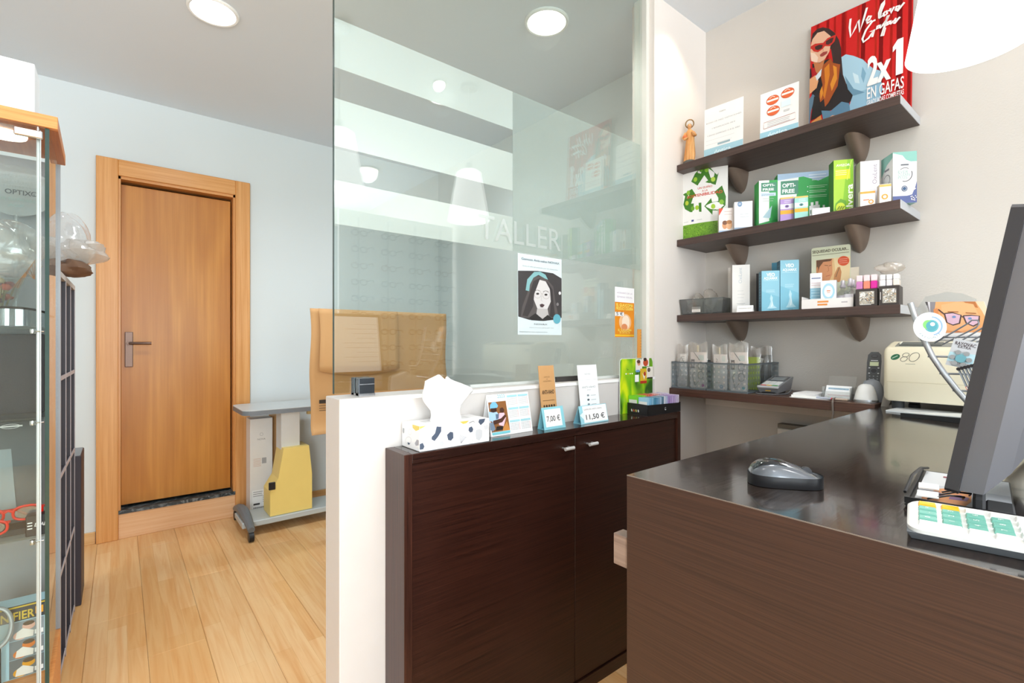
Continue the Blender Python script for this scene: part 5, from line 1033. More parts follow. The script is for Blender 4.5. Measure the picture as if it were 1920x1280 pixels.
def b2(P, w, h):
    P.ell(w * .5, h * .60, w * .40, h * .30, '#a9d2e4', 26); P.ell(w * .5, h * .60, w * .28, h * .21, '#e8f3f8', 26); P.ell(w * .5, h * .60, w * .2, h * .15, '#f8fafc', 22); P.rect(w * .38, h * .60, w * .62, h * .64, '#e0926a'); P.rect(w * .4, h * .54, w * .6, h * .57, '#d8a48a'); P.lines(w * .1, w * .9, h * .14, 2, h * .07, .0012, '#c6c2c8')
dsp_box(.058, .030, .050, .03, zat((2.10, P0[1] - .06), 528) - Z3, 'white drop box with a pale blue ring in the cream display', b2, '#f4f2f4', '#cfc9d0', .1)
def spray(x, y, lab, s=1.0):
    c, s_ = cos(rz), sin(rz); L = (P0[0] + x * c - y * s_, P0[1] + x * s_ + y * c, Z3 + .0034)
    g = thing('spray_bottle', lab, 'bottle', L, 0, 'spray bottles in the display')
    b = MB(); b.lathe([(.0005, .0), (.019, .0), (.0205, .003), (.0205, .050), (.018, .060), (.0085, .070), (.0085, .078)], M_CLEAR, 24, cap0=False, cap1=True); b.obj('bottle', g)
    b = MB(); b.lathe([(.0005, .001), (.0178, .001), (.0178, .042), (.0005, .042)], glass_mat('liquid_lilac', '#e6dcea', .03, .3, haze=.2, hazecol='#dccfe0') if 'liquid_lilac' not in bpy.data.materials else bpy.data.materials['liquid_lilac'], 20, cap0=False, cap1=False); b.obj('liquid', g)
    b = MB(); b.lathe([(.0208, .008), (.0208, .048)], mat('#e9e6ee', .5), 24, cap0=False, cap1=False); b.obj('label_band', g)
    b = MB(); b.lathe([(.0095, .078), (.0100, .079), (.0100, .088), (.0070, .089), (.0070, .104), (.0055, .107), (.0, .107)], mat('#cfcbd4', .3, .3), 18, cap0=True, cap1=False); b.obj('pump_cap', g); return g
spray(.118, .095, 'clear spray bottle at the back left of the three in the display'); spray(.150, .100, 'clear spray bottle at the back right of the three in the display'); spray(.150, .045, 'clear lilac spray bottle at the front of the three in the display')
# jars of small parts: black boxes with coloured lids on top
def jar_print(kind):
    def f(P, w, h):
        P.rect(w * .18, h * .12, w * .86, h * .86, '#b9b2a6')
        for i in range(70): P.ell(w * random.uniform(.2, .84), h * random.uniform(.15, .83), w * random.uniform(.02, .05), h * .03, random.choice(['#f3eee6', '#8a8378', '#d8c8a8', '#5c5650', '#c9a27a', '#ffffff']), 6, l=3)
        if kind == 0: P.ring(w * .60, h * .5, w * .13, h * .2, .003, '#6a6e74'); P.ell(w * .34, h * .68, w * .12, h * .14, '#f1f1ef')
        else: P.rect(w * .68, h * .66, w * .84, h * .84, '#efefed')
        P.lines(w * .2, w * .75, h * .08, 1, .01, .002, '#e8e6e2') if kind == 0 else P.rect(w * .06, h * .3, w * .10, h * .7, '#d8d4d0')
    return f
for kk, (pl, pr, pt, ps, lab, base) in enumerate(((1604, 1645, 543, 1600, 'black boxed jar of silver frame parts with pink lids piled on it', ('#7f5f7e', '#c9487e')), (1648, 1686, 537, 1645, 'black boxed jar of pale beads at the right end of the lowest shelf', ('#e9e4ea', '#f2eef0')))):
    P0, rz, w, d, h = rbox(pl, pr, pt, Z3, 2.062, .10)
    carton('parts_box', lab, 'box', P0, rz, w, .085, h, '#3a322f', '#2c2624', draw=jar_print(kk))
    zt = P0[2] + h + .0004
    cols = [('#c97fb8', 'pale violet'), ('#e88a72', 'coral'), ('#d8249a', 'magenta')] if kk == 0 else [('#f0eaec', 'white'), ('#e6dfe2', 'pearl'), ('#f2e6da', 'ivory')]
    n = 3; cw = w / n
    for i, (c_, nm) in enumerate(cols):
        cc, ss = cos(rz), sin(rz); x_ = i * cw + .001; y_ = .004
        g = thing('lidded_pot', 'small %s lidded pot standing on the %s black box' % (nm, ('left', 'right')[kk]), 'pot', (P0[0] + x_ * cc - y_ * ss, P0[1] + x_ * ss + y_ * cc, zt), rz, 'small pots on the black boxes')
        b = MB(); hh = .050 if kk == 0 else .040; b.box(0, cw - .002, 0, .04, 0, hh * .55, mat(c_, .3), .002); b.obj('pot', g, 0)
        b = MB(); b.box(.0005, cw - .0025, .0005, .0395, hh * .55 + .0002, hh, mat('#f3d9dc' if kk == 0 else '#f6f3f4', .25), .002); b.obj('lid', g, 0)
    if kk == 1:
        cc, ss = cos(rz), sin(rz); g = thing('plastic_bag', 'crumpled clear bag on top of the white pots, right end of the shelf', 'bag', (P0[0] + w * .5 * cc - .022 * ss, P0[1] + w * .5 * ss + .022 * cc, zt + .0405), rz)
        b = MB(); crumple(b, (0, 0, .022), (.034, .02, .021), M_BAGW, 77, amp=.35); b.obj('film', g, 40); b = MB(); b.box(-.018, .016, -.008, .006, .012, .030, mat('#efeae8', .6), .003); b.obj('tissue_inside', g, 0)

# ================================================================== DESK SHELF GOODS
def perf_panel(mb, o, U, V, w, h, nu, nv, m, hole=.42):
    """perforated sheet: a grid of cells each with a square hole"""
    o, U, V = Vector(o), Vector(U), Vector(V); cw, ch = w / nu, h / nv
    for i in range(nu):
        for j in range(nv):
            c = o + U * (i * cw) + V * (j * ch); a, b_ = (1 - hole) / 2, (1 + hole) / 2
            q = lambda s, t: c + U * (cw * s) + V * (ch * t)
            mb.add([q(0, 0), q(1, 0), q(1, 1), q(0, 1), q(a, a), q(b_, a), q(b_, b_), q(a, b_)], [(0, 1, 5, 4), (1, 2, 6, 5), (2, 3, 7, 6), (3, 0, 4, 7)], m)
M_BRIM = mat('#5c646a', .45)
BH = .122
for (yl, yr, lab) in ((1.294, 1.126, 'perforated grey basket of bagged reading glasses against the pillar'), (1.120, .944, 'perforated grey basket of bagged reading glasses beside the card terminal')):
    w = yl - yr; t = thing('storage_basket', lab, 'basket', (2.000, yl, DSZ + .0004), -PI / 2, 'grey storage baskets'); d = .295
    b = MB(); nu, ns = 8, 13
    perf_panel(b, (0, 0, .006), (1, 0, 0), (0, 0, 1), w, BH - .012, nu, 5, M_SMOKE); perf_panel(b, (0, d, .006), (1, 0, 0), (0, 0, 1), w, BH - .012, nu, 5, M_SMOKE)
    perf_panel(b, (0, 0, .006), (0, 1, 0), (0, 0, 1), d, BH - .012, ns, 5, M_SMOKE); perf_panel(b, (w, 0, .006), (0, 1, 0), (0, 0, 1), d, BH - .012, ns, 5, M_SMOKE); b.obj('basket_wall', t, 0)
    b = MB()
    for z0, z1 in ((0, .006), (BH - .006, BH)):
        b.box(-.001, w + .001, -.001, .001, z0, z1, M_BRIM); b.box(-.001, w + .001, d - .001, d + .001, z0, z1, M_BRIM); b.box(-.001, .001, .001, d - .001, z0, z1, M_BRIM); b.box(w - .001, w + .001, .001, d - .001, z0, z1, M_BRIM)
    b.box(.001, w - .001, .001, d - .001, 0, .0015, M_BRIM); b.obj('basket_frame', t, 0)

def specs(mb, m, s=1.0, lw=.052, lh=.040, r=.0013, temples=True, O=(0, 0, 0), U=(1, 0, 0), V=(0, 0, 1), N=(0, 1, 0), fold=0, n=6, seg=18):
    """spectacle frame: two rims, bridge and side arms; U across, V up, N arms' direction"""
    O, U, V, N = Vector(O), Vector(U), Vector(V), Vector(N); g = .017
    for sx in (-1, 1):
        cx = sx * (lw + g) / 2
        pts = []
        for k in range(seg):
            a = 2 * PI * k / seg; e = 2.6
            pts.append(O + (U * (cx + lw / 2 * math.copysign(abs(cos(a)) ** (2 / e), cos(a))) + V * (lh / 2 * math.copysign(abs(sin(a)) ** (2 / e), sin(a)))) * s)
        mb.tube(pts, r * s, m, n, closed=True)
        if temples:
            x0 = sx * (lw + g / 2); A = O + (U * x0 + V * (lh * .25)) * s
            mb.tube([A, A + (U * sx * .004 + N * .01) * s, A + (U * (sx * .004 - fold * sx * .08) + N * (.095 if not fold else .012)) * s, A + (U * (sx * .002 - fold * sx * .105) + N * (.125 if not fold else .014) - V * .022) * s], r * s, m, n)
    mb.tube([O + (U * -g * .5 + V * .006) * s, O + V * .011 * s, O + (U * g * .5 + V * .006) * s], r * s, m, n)

BAGS = [(1.288, 1.232, 2.012, .196, 'bagged glasses with a barcode tag at the pillar end of the baskets', 'tag', '#8a8a90'), (1.224, 1.136, 2.014, .205, 'bagged dark reading glasses with a magenta dot, in the left basket', 'glass', '#b0489a'),
        (1.112, 1.044, 2.014, .195, 'bagged card numbered 2 with a blue dot, in the right basket', 'num', '#4a8ac0'), (1.036, .954, 2.012, .208, 'bagged dark reading glasses with a teal dot, in the right basket', 'glass', '#3aa0b0'),
        (1.284, 1.20, 2.075, .20, 'milky bag standing second row at the back of the left basket', 'plain', '#999999'), (1.19, 1.14, 2.14, .19, 'milky bag leaning at the rear of the left basket', 'plain', '#999999'),
        (1.10, 1.01, 2.08, .195, 'milky bag in the second row of the right basket', 'plain', '#999999'), (1.02, .955, 2.125, .180, 'bag with a lime green card in the right basket', 'lime', '#b8d21e'), (1.03, .955, 2.20, .185, 'bag of dark frames with a white tag in the right basket', 'dark', '#333333'), (1.05, .96, 2.248, .19, 'bag of brown frames at the very back of the right basket', 'dark', '#6a5a4a')]
M_BAGF = glass_mat('thin_bag_film', '#f6f4f2', .09, .6, .15, haze=.16, hazecol='#f6f2ee')
for i, (yl, yr, X, hh, lab, kind, c) in enumerate(BAGS):
    w = yl - yr; t = thing('glasses_bag', lab, 'bag', (X, yl, DSZ + .0024), -PI / 2, 'bagged glasses in the grey baskets')
    b = MB()
    for s in (0, 1):
        def film(u, v, s=s): 
            puff = .013 * math.sqrt(max(0, sin(PI * min(1, max(0, u))))) * (.25 + .75 * sin(PI * min(.85, v))); 
            return (u * w + .0015 * sin(9 * v + i), .020 + (puff if s else -puff) + .0018 * sin(13 * u + 8 * v + i * 2) * v, v * hh * (1 + .035 * sin(7 * u + i) * (v > .9)))
        b.grid(film, 12, 12, M_BAGF if kind != 'plain' else M_BAGW)
    b.obj('film', t, 50)
    ch = hh * (.80 if kind != 'plain' else .7)
    cc = {'lime': '#b9d424', 'dark': '#4a4744', 'tag': '#c9c4c0'}.get(kind, '#efe6e2')
    b = MB(); b.box(.004, w - .004, .022, .0232, .002, ch, mat(cc, .6)); b.obj('card', t, 0)
    if kind == 'glass':
        b = MB(); specs(b, mat('#4a4648', .35), .62, O=(w * .66, .0155, ch * .50), U=(0, 0, 1), V=(1, 0, 0), N=(-.5, 0, .86), temples=False, r=.0022)
        b.tube([(w * .60, .0155, ch * .78), (w * .40, .0145, ch * .92), (w * .26, .0145, ch * 1.02), (w * .40, .0145, ch * 1.03)], .0014, mat('#4a4648', .35), 6)
        b.tube([(w * .56, .0155, ch * .22), (w * .36, .0145, ch * .08), (w * .2, .0145, ch * .36), (w * .34, .0145, ch * .46)], .0014, mat('#4a4648', .35), 6); b.obj('reading_glasses', t)
        P = Print(); P.rect(w * .08, ch * .52, w * .28, ch * .80, '#5d5657'); P.rect(w * .12, ch * .60, w * .24, ch * .74, '#d8cfcc'); P.rect(w * .06, ch * .44, w * .4, ch * .55, '#fbf8f5'); P.ell(w * .74, ch * .10, w * .08, w * .08, c, 16); P.rect(w * .5, ch * .78, w * .8, ch * .92, '#cfdcd8'); P.lines(w * .2, w * .35, ch * .16, 3, .006, .0012, '#6f6a6c'); P.build(t, (0, .022, 0))
    elif kind == 'num':
        P = Print(); P.text('2.', w * .2, ch * .78, .022, '#6a6466', 'L'); P.rect(w * .6, ch * .80, w * .85, ch * .96, '#d6dfda'); P.rect(w * .5, ch * .46, w * .98, ch * .58, '#fbf8f5'); P.ring(w * .58, ch * .10, w * .09, w * .09, .004, c); P.line([(w * .2, ch * .2), (w * .5, ch * .215)], .002, '#555c60'); P.build(t, (0, .022, 0))
    elif kind == 'tag':
        P = Print(); P.rect(w * .3, ch * .5, w * .85, ch * .98, '#f7f4f1'); P.lines(w * .4, w * .75, ch * .9, 6, ch * .06, .0015, '#8a8482'); P.rect(w * .45, ch * .36, w * .98, ch * .5, '#f3efec'); P.build(t, (0, .022, 0))
        b = MB(); b.tube([(w * .2, .014, ch * .3), (w * .25, .012, ch * .7), (w * .5, .012, ch * .9), (w * .8, .013, ch * .7)], .0016, mat('#77777c', .35), 6); b.obj('frame_arm', t)
    elif kind == 'dark':
        P = Print(); P.poly([(w * .3, ch * .55), (w * .5, ch * .95), (w * .72, ch * .92), (w * .5, ch * .52)], '#eeeeec'); P.text('1', w * .48, ch * .68, .012, '#3a3a3a'); P.build(t, (0, .022, 0))
    if i in (1, 2): b = MB(); b.box(w * .42, w * .52, .018, .024, ch, ch * 1.19, mat('#e9ddc0', .6), .002); b.obj('peg', t, 0)

# card payment terminal
P0 = oX(1416, 735, 2.012)
t = thing('card_terminal', 'grey card payment terminal with red, yellow and green keys beside the basket', 'card terminal', (2.030, .918, DSZ), -PI / 2 + .06)
TW, TD = .080, .175
b = MB(); M_TG = mat('#8b8d92', .32, .25)
b.hexa([(.006, .012, .006), (TW - .006, .012, .006), (TW - .010, TD, .012), (.010, TD, .012), (0, 0, .030), (TW, 0, .030), (TW, TD, .066), (0, TD, .066)], M_TG); b.obj('housing', t, 0)
b = MB(); b.box(-.001, TW + .001, -.003, .010, .024, .036, mat('#b9bbc0', .25, .4), .004, 2); b.obj('front_lip', t, 0)
sl = (.066 - .030) / TD; nrm = Vector((0, -sl, 1)).normalized(); up = Vector((0, 1, sl)).normalized()
b = MB(); cols = ['#d8403a', '#e6b43a', '#3f9a48']
for i in range(3): b.prism([(0, 0), (.019, 0), (.019, .010), (0, .010)], Vector((.008 + i * .022, .014, .030 + .014 * sl)), (1, 0, 0), up, nrm, .003, mat(cols[i], .4))
for r in range(4):
    for i in range(3): b.prism([(0, 0), (.019, 0), (.019, .010), (0, .010)], Vector((.008 + i * .022, .029 + r * .014, .030 + (.029 + r * .014) * sl)), (1, 0, 0), up, nrm, .003, mat('#e4e6e6', .4))
b.obj('keypad', t, 0)
b = MB(); b.prism([(0, 0), (TW - .016, 0), (TW - .016, .068), (0, .068)], Vector((.008, .094, .030 + .094 * sl)), (1, 0, 0), up, nrm, .0016, mat('#565b60', .12)); b.prism([(0, 0), (TW - .03, 0), (TW - .03, .050), (0, .050)], Vector((.015, .102, .0318 + .102 * sl)), (1, 0, 0), up, nrm, .0008, mat('#8f979b', .1)); b.obj('screen', t, 0)
b = MB(); b.box(.015, TW - .012, .004, .12, .0005, .010, M_BLACK, .003); b.box(.03, .05, .005, .008, .0135, .0175, mat('#c9a24a', .3, .8)); b.obj('base', t, 0)
b = MB(); b.tube([(.01, .06, .008), (-.008, .02, .004), (.0, -.010, .003), (.03, -.016, .003), (.07, -.006, .003), (.095, .05, .003), (.085, .14, .012)], .0026, mat('#5f6064', .5), 8); b.obj('cord', t)

# paper pads, pens, leaflet holder
pa = oZ(1480, 746, DSZ)
t = thing('paper_pad', 'stack of white papers and a pad on the dark desk shelf', 'paper', (2.006, .785, DSZ + .0002), -PI / 2 + .06)
b = MB(); b.box(.0, .137, .0, .020, 0, .0016, M_PAPER); b.obj('loose_sheet', t, 0)
b = MB(); b.box(.004, .088, .006, .14, .0018, .010, M_PAPER, .0006); b.obj('pad', t, 0)
b = MB(); b.hexa([(.008, .012, .0104), (.086, .004, .0104), (.090, .13, .0104), (.014, .138, .0104), (.008, .012, .0165), (.086, .004, .0165), (.090, .13, .0165), (.014, .138, .0165)], mat('#eeeef0', .7)); b.obj('pad', t, 0)
for i, (dx, c, lab) in enumerate(((.0, '#d42a2a', 'pen with a red end lying on the white papers'), (.014, '#3a63b8', 'pen with a blue end lying on the white papers'), (.028, '#2f8a4a', 'pen with a green end lying on the white papers'))):
    t = thing('pen', lab, 'pen', (2.012 + dx * .3, .645 + dx * .5, DSZ + .0050), PI / 2 - .25 - i * .05, 'pens on the papers')
    b = MB(); b.tube([(0, 0, 0), (.105, 0, .001)], .0038, mat('#b9bfd0', .3), 10); b.obj('barrel', t); b = MB(); b.tube([(-.008, 0, 0), (-.0002, 0, 0)], .0046, mat(c, .35), 12); b.tube([(.1052, 0, .001), (.116, 0, .001)], [.0038, .0008], mat(c, .35), 10); b.obj('end_cap', t)
t = thing('card_holder', 'clear acrylic holder with a stack of white and blue cards on the desk shelf', 'card holder', (2.042, .686, DSZ + .0004), -PI / 2)
HW = .090
b = MB(); b.box(0, HW, .0, .085, 0, .003, M_CLEAR); b.box(0, HW, 0, .002, .003, .030, M_CLEAR); b.prism([(0, 0), (HW, 0), (HW, .085), (0, .085)], (0, .045, .003), (1, 0, 0), (0, .35, .94), (0, 1, 0), .002, M_CLEAR); b.box(0, .002, .002, .075, .003, .045, M_CLEAR); b.box(HW - .002, HW, .002, .075, .003, .045, M_CLEAR); b.obj('holder', t, 0)
b = MB(); b.prism([(0, 0), (HW - .008, 0), (HW - .008, .052), (0, .052)], (.004, .010, .0035), (1, 0, 0), (0, .5, .87), (0, .87, -.5), .020, mat('#f1f2f4', .6)); b.obj('cards', t, 0)
P = Print(); P.rect(.008, .036, .074, .043, '#9db8cc'); P.text('OPTICA', .045, .0365, .006, '#4f6f8a', 'C', fit=.036); P.rect(.01, .012, .08, .015, '#d9b8bc'); P.build(t, (.004, .0098, .0035), (1, 0, 0), (0, .5, .87), (0, -.87, .5))
t = thing('charger_cable', 'grey charger plug and cable running over the front edge of the desk shelf', 'cable', (2.042, .686, DSZ + .0004), -PI / 2)
b = MB(); b.box(.004, .088, -.020, -.004, .0, .007, mat('#b8a596', .35), .002); b.tube([(.045, -.010, .006), (.05, -.044, .007), (.053, -.058, -.005), (.055, -.060, -.04), (.05, -.058, -.12), (.06, -.056, -.3)], .0035, mat('#6f655e', .5), 8); b.obj('cable', t)

# cordless phone in its cradle
t = thing('cordless_phone', 'black cordless phone standing in a white and grey cradle beside the cream machine', 'phone', (2.052, .551, DSZ + .0004), -PI / 2 + .30); t.scale = (.86, .86, .88)
b = MB(); b.lathe([(.0, .0), (.041, 0), (.042, .004), (.040, .012), (.034, .040), (.026, .062), (.016, .070), (.0, .072)], mat('#eceded', .3), 32, (0, 0, 0), cap0=False, cap1=False, sy=.85); b.lathe([(.0425, .002), (.0428, .006), (.0425, .010)], M_STEEL, 32, cap0=False, cap1=False, sy=.85); b.obj('cradle', t)
b = MB(); b.lathe([(.0, .0), (.040, 0), (.041, .03), (.036, .060), (.026, .082), (.010, .090), (.0, .091)], mat('#8f939a', .35), 28, (.022, .038, 0), cap0=False, cap1=False, sy=.7); b.obj('cradle_back', t)
b = MB(); U_, V_, N_ = Vector((1, 0, 0)), Vector((.06, .20, .97)).normalized(), Vector((0, -.97, .20)).normalized()
pr = [(.006, 0), (.042, 0), (.047, .02), (.048, .10), (.046, .128), (.036, .140), (.012, .140), (.002, .128), (0, .10), (.001, .02)]
hs_o = Vector((.000, .030, .062)); b.prism(pr, hs_o - N_ * .02, U_, V_, N_, .024, mat('#2e3134', .35)); b.obj('handset', t, 30)
P = Print(); P.ell(.024, .122, .012, .0075, '#15171a', 18); P.ell(.024, .123, .009, .004, '#3c4044', 14); P.rect(.012, .103, .036, .106, '#c9ccd0'); P.rect(.009, .082, .039, .099, '#aab596'); P.rect(.011, .084, .037, .097, '#c3cdaa')
P.ell(.024, .062, .012, .011, '#1b1d20', 18); P.ring(.024, .062, .011, .010, .0012, '#5a5f66')
for r in range(3):
    for i in range(3): P.ell(.011 + i * .013, .040 - r * .011, .0045, .003, '#4a4e54', 10, l=9); P.rect(.010 + i * .013, .0395 - r * .011, .0125 + i * .013, .0408 - r * .011, '#d4d6d8', l=10)
for u in (.009, .039): P.ell(u, .074, .0035, .002, '#c9ccd0', 8, l=9); P.ell(u, .052, .0035, .002, '#c9ccd0', 8, l=9)
P.build(t, hs_o + N_ * .004, U_, V_, N_)
t = thing('plastic_sleeve', 'milky plastic sleeve leaning between the phone and the cream machine', 'sleeve', (2.02, .4995, KZ), -PI / 2 + .5)
b = MB(); b.prism([(0, 0), (.02, .0), (.045, .055), (.045, .11), (.028, .10), (.008, .03)], (0, 0, .0006), (1, 0, 0), (0, .3, .95), (0, 1, 0), .0012, M_BAGW); b.obj('sleeve', t, 0)
# white outlet box on the wall below the desk shelf
a1 = oX(1466, 786, ROOM_X1); a2 = oX(1545, 812, ROOM_X1)
t = thing('wall_box', 'white cable box on the wall below the desk shelf', 'wall box', (ROOM_X1, a1.y, a2.z - .05), -PI / 2)
b = MB(); b.box(0, .19, -.05, -.0005, 0, .055, mat('#efece8', .5), .003); b.obj('box', t, 0); b = MB(); b.box(.0, .19, -.046, -.001, .0555, .075, mat('#8d867c', .6), .002); b.obj('dark_top', t, 0)  # white box with a darker slab on top

# ================================================================== ON THE COUNTER
# cream lens edging machine
MX, MY = 1.95, .478
t = thing('lens_machine', 'cream coloured lens edging machine marked 80 at the far end of the counter', 'machine', (MX, MY, KZ), -PI / 2)
M_CREAM = mat('#efe6cd', .38); MWID = .52
def prof_x(z):
    return z
b = MB()
sec = [(.004, .030), (.0, .036), (.0, .192), (.004, .203), (.075, .222), (.30, .222), (.32, .2), (.32, .03)]
vs = []; N = len(sec); xs = [0, .006, .016, MWID - .016, MWID - .006, MWID]; ins = [.016, .005, 0, 0, .005, .016]
for x_, q in zip(xs, ins):
    for (y, z) in sec: 
        cy, cz = .16, .125; vs.append((x_, y + (q if y < cy else -q), z + (q * .6 if z < cz else -q * .8)))
fs = [(i * N + k_, i * N + (k_ + 1) % N, (i + 1) * N + (k_ + 1) % N, (i + 1) * N + k_) for i in range(len(xs) - 1) for k_ in range(N)] + [tuple(range(N))[::-1], tuple((len(xs) - 1) * N + k_ for k_ in range(N))]
b.add(vs, fs, M_CREAM); b.obj('housing', t, 40, fix=True)
b = MB(); b.box(.0125, MWID - .0125, -.0006, .0002, .0915, .0927, mat('#c6bb9c', .5)); b.obj('seam', t, 0)
sl_u = Vector((0, .071, .019)).normalized(); sl_n = Vector((0, -.019, .071)).normalized()
b = MB(); o_ = Vector((.030, .012, .2052)); b.prism([(0, 0), (.40, 0), (.40, .045), (0, .045)], o_, (1, 0, 0), sl_u, sl_n, .0012, mat('#8d8e88', .5)); b.obj('top_recess', t, 0)
b = MB(); b.prism([(0, 0), (.105, 0), (.105, .034), (0, .034)], o_ + sl_u * .005 + Vector((.010, 0, 0)) + sl_n * .0014, (1, 0, 0), sl_u, sl_n, .004, mat('#5f625f', .5)); b.tube([o_ + Vector((.012, 0, 0)) + sl_u * .010 + sl_n * .007, o_ + Vector((.012, 0, 0)) + sl_u * .034 + sl_n * .007], .002, mat('#e6e2d2', .4)); b.obj('lens_tray', t, 0)
b = MB(); b.prism([(0, 0), (.05, 0), (.05, .03), (0, .03)], o_ + Vector((.15, 0, 0)) + sl_u * .006 + sl_n * .0014, (1, 0, 0), sl_u, sl_n, .002, mat('#a9cdd6', .2)); b.prism([(0, 0), (.03, 0), (.03, .03), (0, .03)], o_ + Vector((.27, 0, 0)) + sl_u * .006 + sl_n * .0014, (1, 0, 0), sl_u, sl_n, .002, mat('#b5c94a', .3)); b.obj('display_panel', t, 0)
P = Print(); P.ell(.034, .172, .013, .0085, '#2f6b4a', 20, rot=.5); P.line([(.026, .168), (.040, .176)], .0018, '#cfe0d0'); 
def loop(cx, cy, rx, ry, sh): P.line([(cx + rx * cos(a) + sh * ry * sin(a), cy + ry * sin(a)) for a in (2 * PI * k_ / 28 for k_ in range(29))], .0013, '#4a4a48')
loop(.056, .166, .0085, .0075, .35); loop(.061, .179, .0080, .0065, .35); loop(.082, .173, .0120, .0140, .35); P.lines(.06, .085, .150, 1, .01, .0012, '#8a8a84'); P.build(t, (0, 0, 0))
for x_ in (.03, MWID - .06):
    for y in (.05, .26): b = MB(); b.lathe([(.014, 0), (.017, .002), (.017, .0345)], mat('#3f4145', .6), 16, (x_, y, .0003)); b.obj('foot', t)
# flat things under the machine's front
t = thing('paper_sheet', 'white plastic sheet slid under the front of the cream machine', 'sheet', (0, 0, KZ))
q = [oZ(1671, 763, KZ + .004), oZ(1815, 768, KZ + .004)]
b = MB(); b.hexa([(1.89, .455, .0004), (1.84, .20, .0004), (1.99, .17, .0004), (2.02, .445, .0004), (1.89, .455, .005), (1.84, .20, .005), (1.99, .17, .005), (2.02, .445, .005)], mat('#e3e6ea', .25)); b.obj('sheet', t, 0)
t = thing('folder', 'black folder with a pale edge lying before the cream machine', 'folder', (0, 0, KZ))
c1, c2 = oZ(1690, 772, KZ + .012), oZ(1815, 768, KZ + .012); c3 = oZ(1815, 796, KZ + .0)
b = MB(); b.hexa([(c1.x - .01, c1.y, .0004), (c3.x, c3.y, .0004), (1.62, .13, .0004), (1.87, .2, .0004), (c1.x - .01, c1.y, .010), (c3.x, c3.y, .016), (1.62, .13, .020), (1.87, .2, .020)], mat('#1c1c1f', .35)); b.obj('cover', t, 0, fix=True)
b = MB(); b.hexa([(c1.x - .008, c1.y, .0102), (c3.x + .004, c3.y, .0162), (1.624, .13, .0202), (1.868, .2, .0202), (c1.x - .008, c1.y, .0125), (c3.x + .004, c3.y, .0182), (1.624, .13, .0222), (1.868, .2, .0222)], mat('#d9dcde', .3)); b.obj('pale_cover', t, 0, fix=True)

# wire rack with brochures and batteries
RX = 1.45
t = thing('display_rack', 'silver wire counter rack with curved side bars, between the monitor and the cream machine', 'rack', (RX, .2, KZ))
R0 = Vector((RX, .2, KZ)); M_WIRE = mat('#c3c7cc', .3, .75)
def rk(px, py, dx=0): return oX(px, py, RX + dx) - R0
bar = [rk(1707, 568), rk(1716, 595), rk(1730, 632), rk(1748, 668), rk(1770, 700), rk(1795, 732), rk(1818, 757)]
bar += [bar[-1] + Vector((-.01, -.020, -.035)), bar[-1] + Vector((-.02, -.030, -.0)) * 1 + Vector((0, 0, -(bar[-1].z - .008)))]
SH = Vector((.02, -.26, 0))
b = MB(); b.tube(bar, .0062, M_WIRE, 12); b.obj('side_bar', t)
b = MB(); b.tube([p + SH for p in bar], .0062, M_WIRE, 12); b.obj('side_bar', t)
b = MB()
for k_ in (2, 3, 4, 5): b.tube([bar[k_] + Vector((0, .008, 0)), bar[k_] + SH], .0022, mat('#8f949a', .35, .6), 8)
b.tube([bar[-1], bar[-1] + SH], .005, M_WIRE, 10); b.tube([bar[-1], bar[-1] + Vector((.16, .0, 0)), bar[-1] + SH + Vector((.16, 0, 0)), bar[-1] + SH], .005, M_WIRE, 10); b.obj('cross_wires', t)
M_DW = mat('#7c8187', .35, .6)
for (pts) in ([(1752, 643), (1815, 606), (1822, 600), (1833, 600), (1836, 607), (1830, 614), (1768, 645)], [(1800, 640), (1848, 611), (1853, 606), (1866, 606), (1868, 613), (1815, 643)], [(1828, 643), (1880, 618), (1890, 616), (1890, 624), (1843, 648)]):
    b = MB(); b.tube([rk(*q_, dx=-.012) for q_ in pts], .0016, M_DW, 8); b.obj('pocket_wire', t)
dc = oX(1743, 613, RX - .02) - R0
b = MB(); nn = Vector((-.93, -.28, .22)).normalized(); uu = nn.cross(Vector((0, 0, 1))).normalized() * -1; vv = uu.cross(nn) * -1
uu = Vector((0, 0, 1)).cross(nn).normalized() * 1; vv = nn.cross(uu).normalized()
b.prism([(.029 * cos(a), .034 * sin(a)) for a in (2 * PI * k_ / 36 for k_ in range(36))], dc, uu, vv, nn, .002, mat('#f4f5f3', .4)); ds = b.obj('disc_sign', t, 30)
P = Print(); P.ell(.003, .002, .0125, .0145, '#5fa3ab', 24); P.ell(-.003, .005, .009, .011, '#7cc26a', 20); P.ell(.003, .002, .0095, .0115, '#4d97a3', 20); P.ell(.005, .006, .0042, .0045, '#f1f6f5', 12); P.ring(.003, .002, .018, .021, .0028, '#8aa6c8', a0=-1.4, a1=1.5)
for k_, ch in enumerate('PREGUNTA'): 
    a = math.radians(220 + k_ * 14); P.text(ch, .024 * cos(a), .028 * sin(a), .0062, '#5f7f86', 'C', rot=a + PI / 2, l=9)
P.ring(.0, .0, .0245, .0285, .0016, '#cfe0dc', 14, a0=math.radians(40), a1=math.radians(165))
P.build(t, dc + nn * .002, uu, vv, nn)
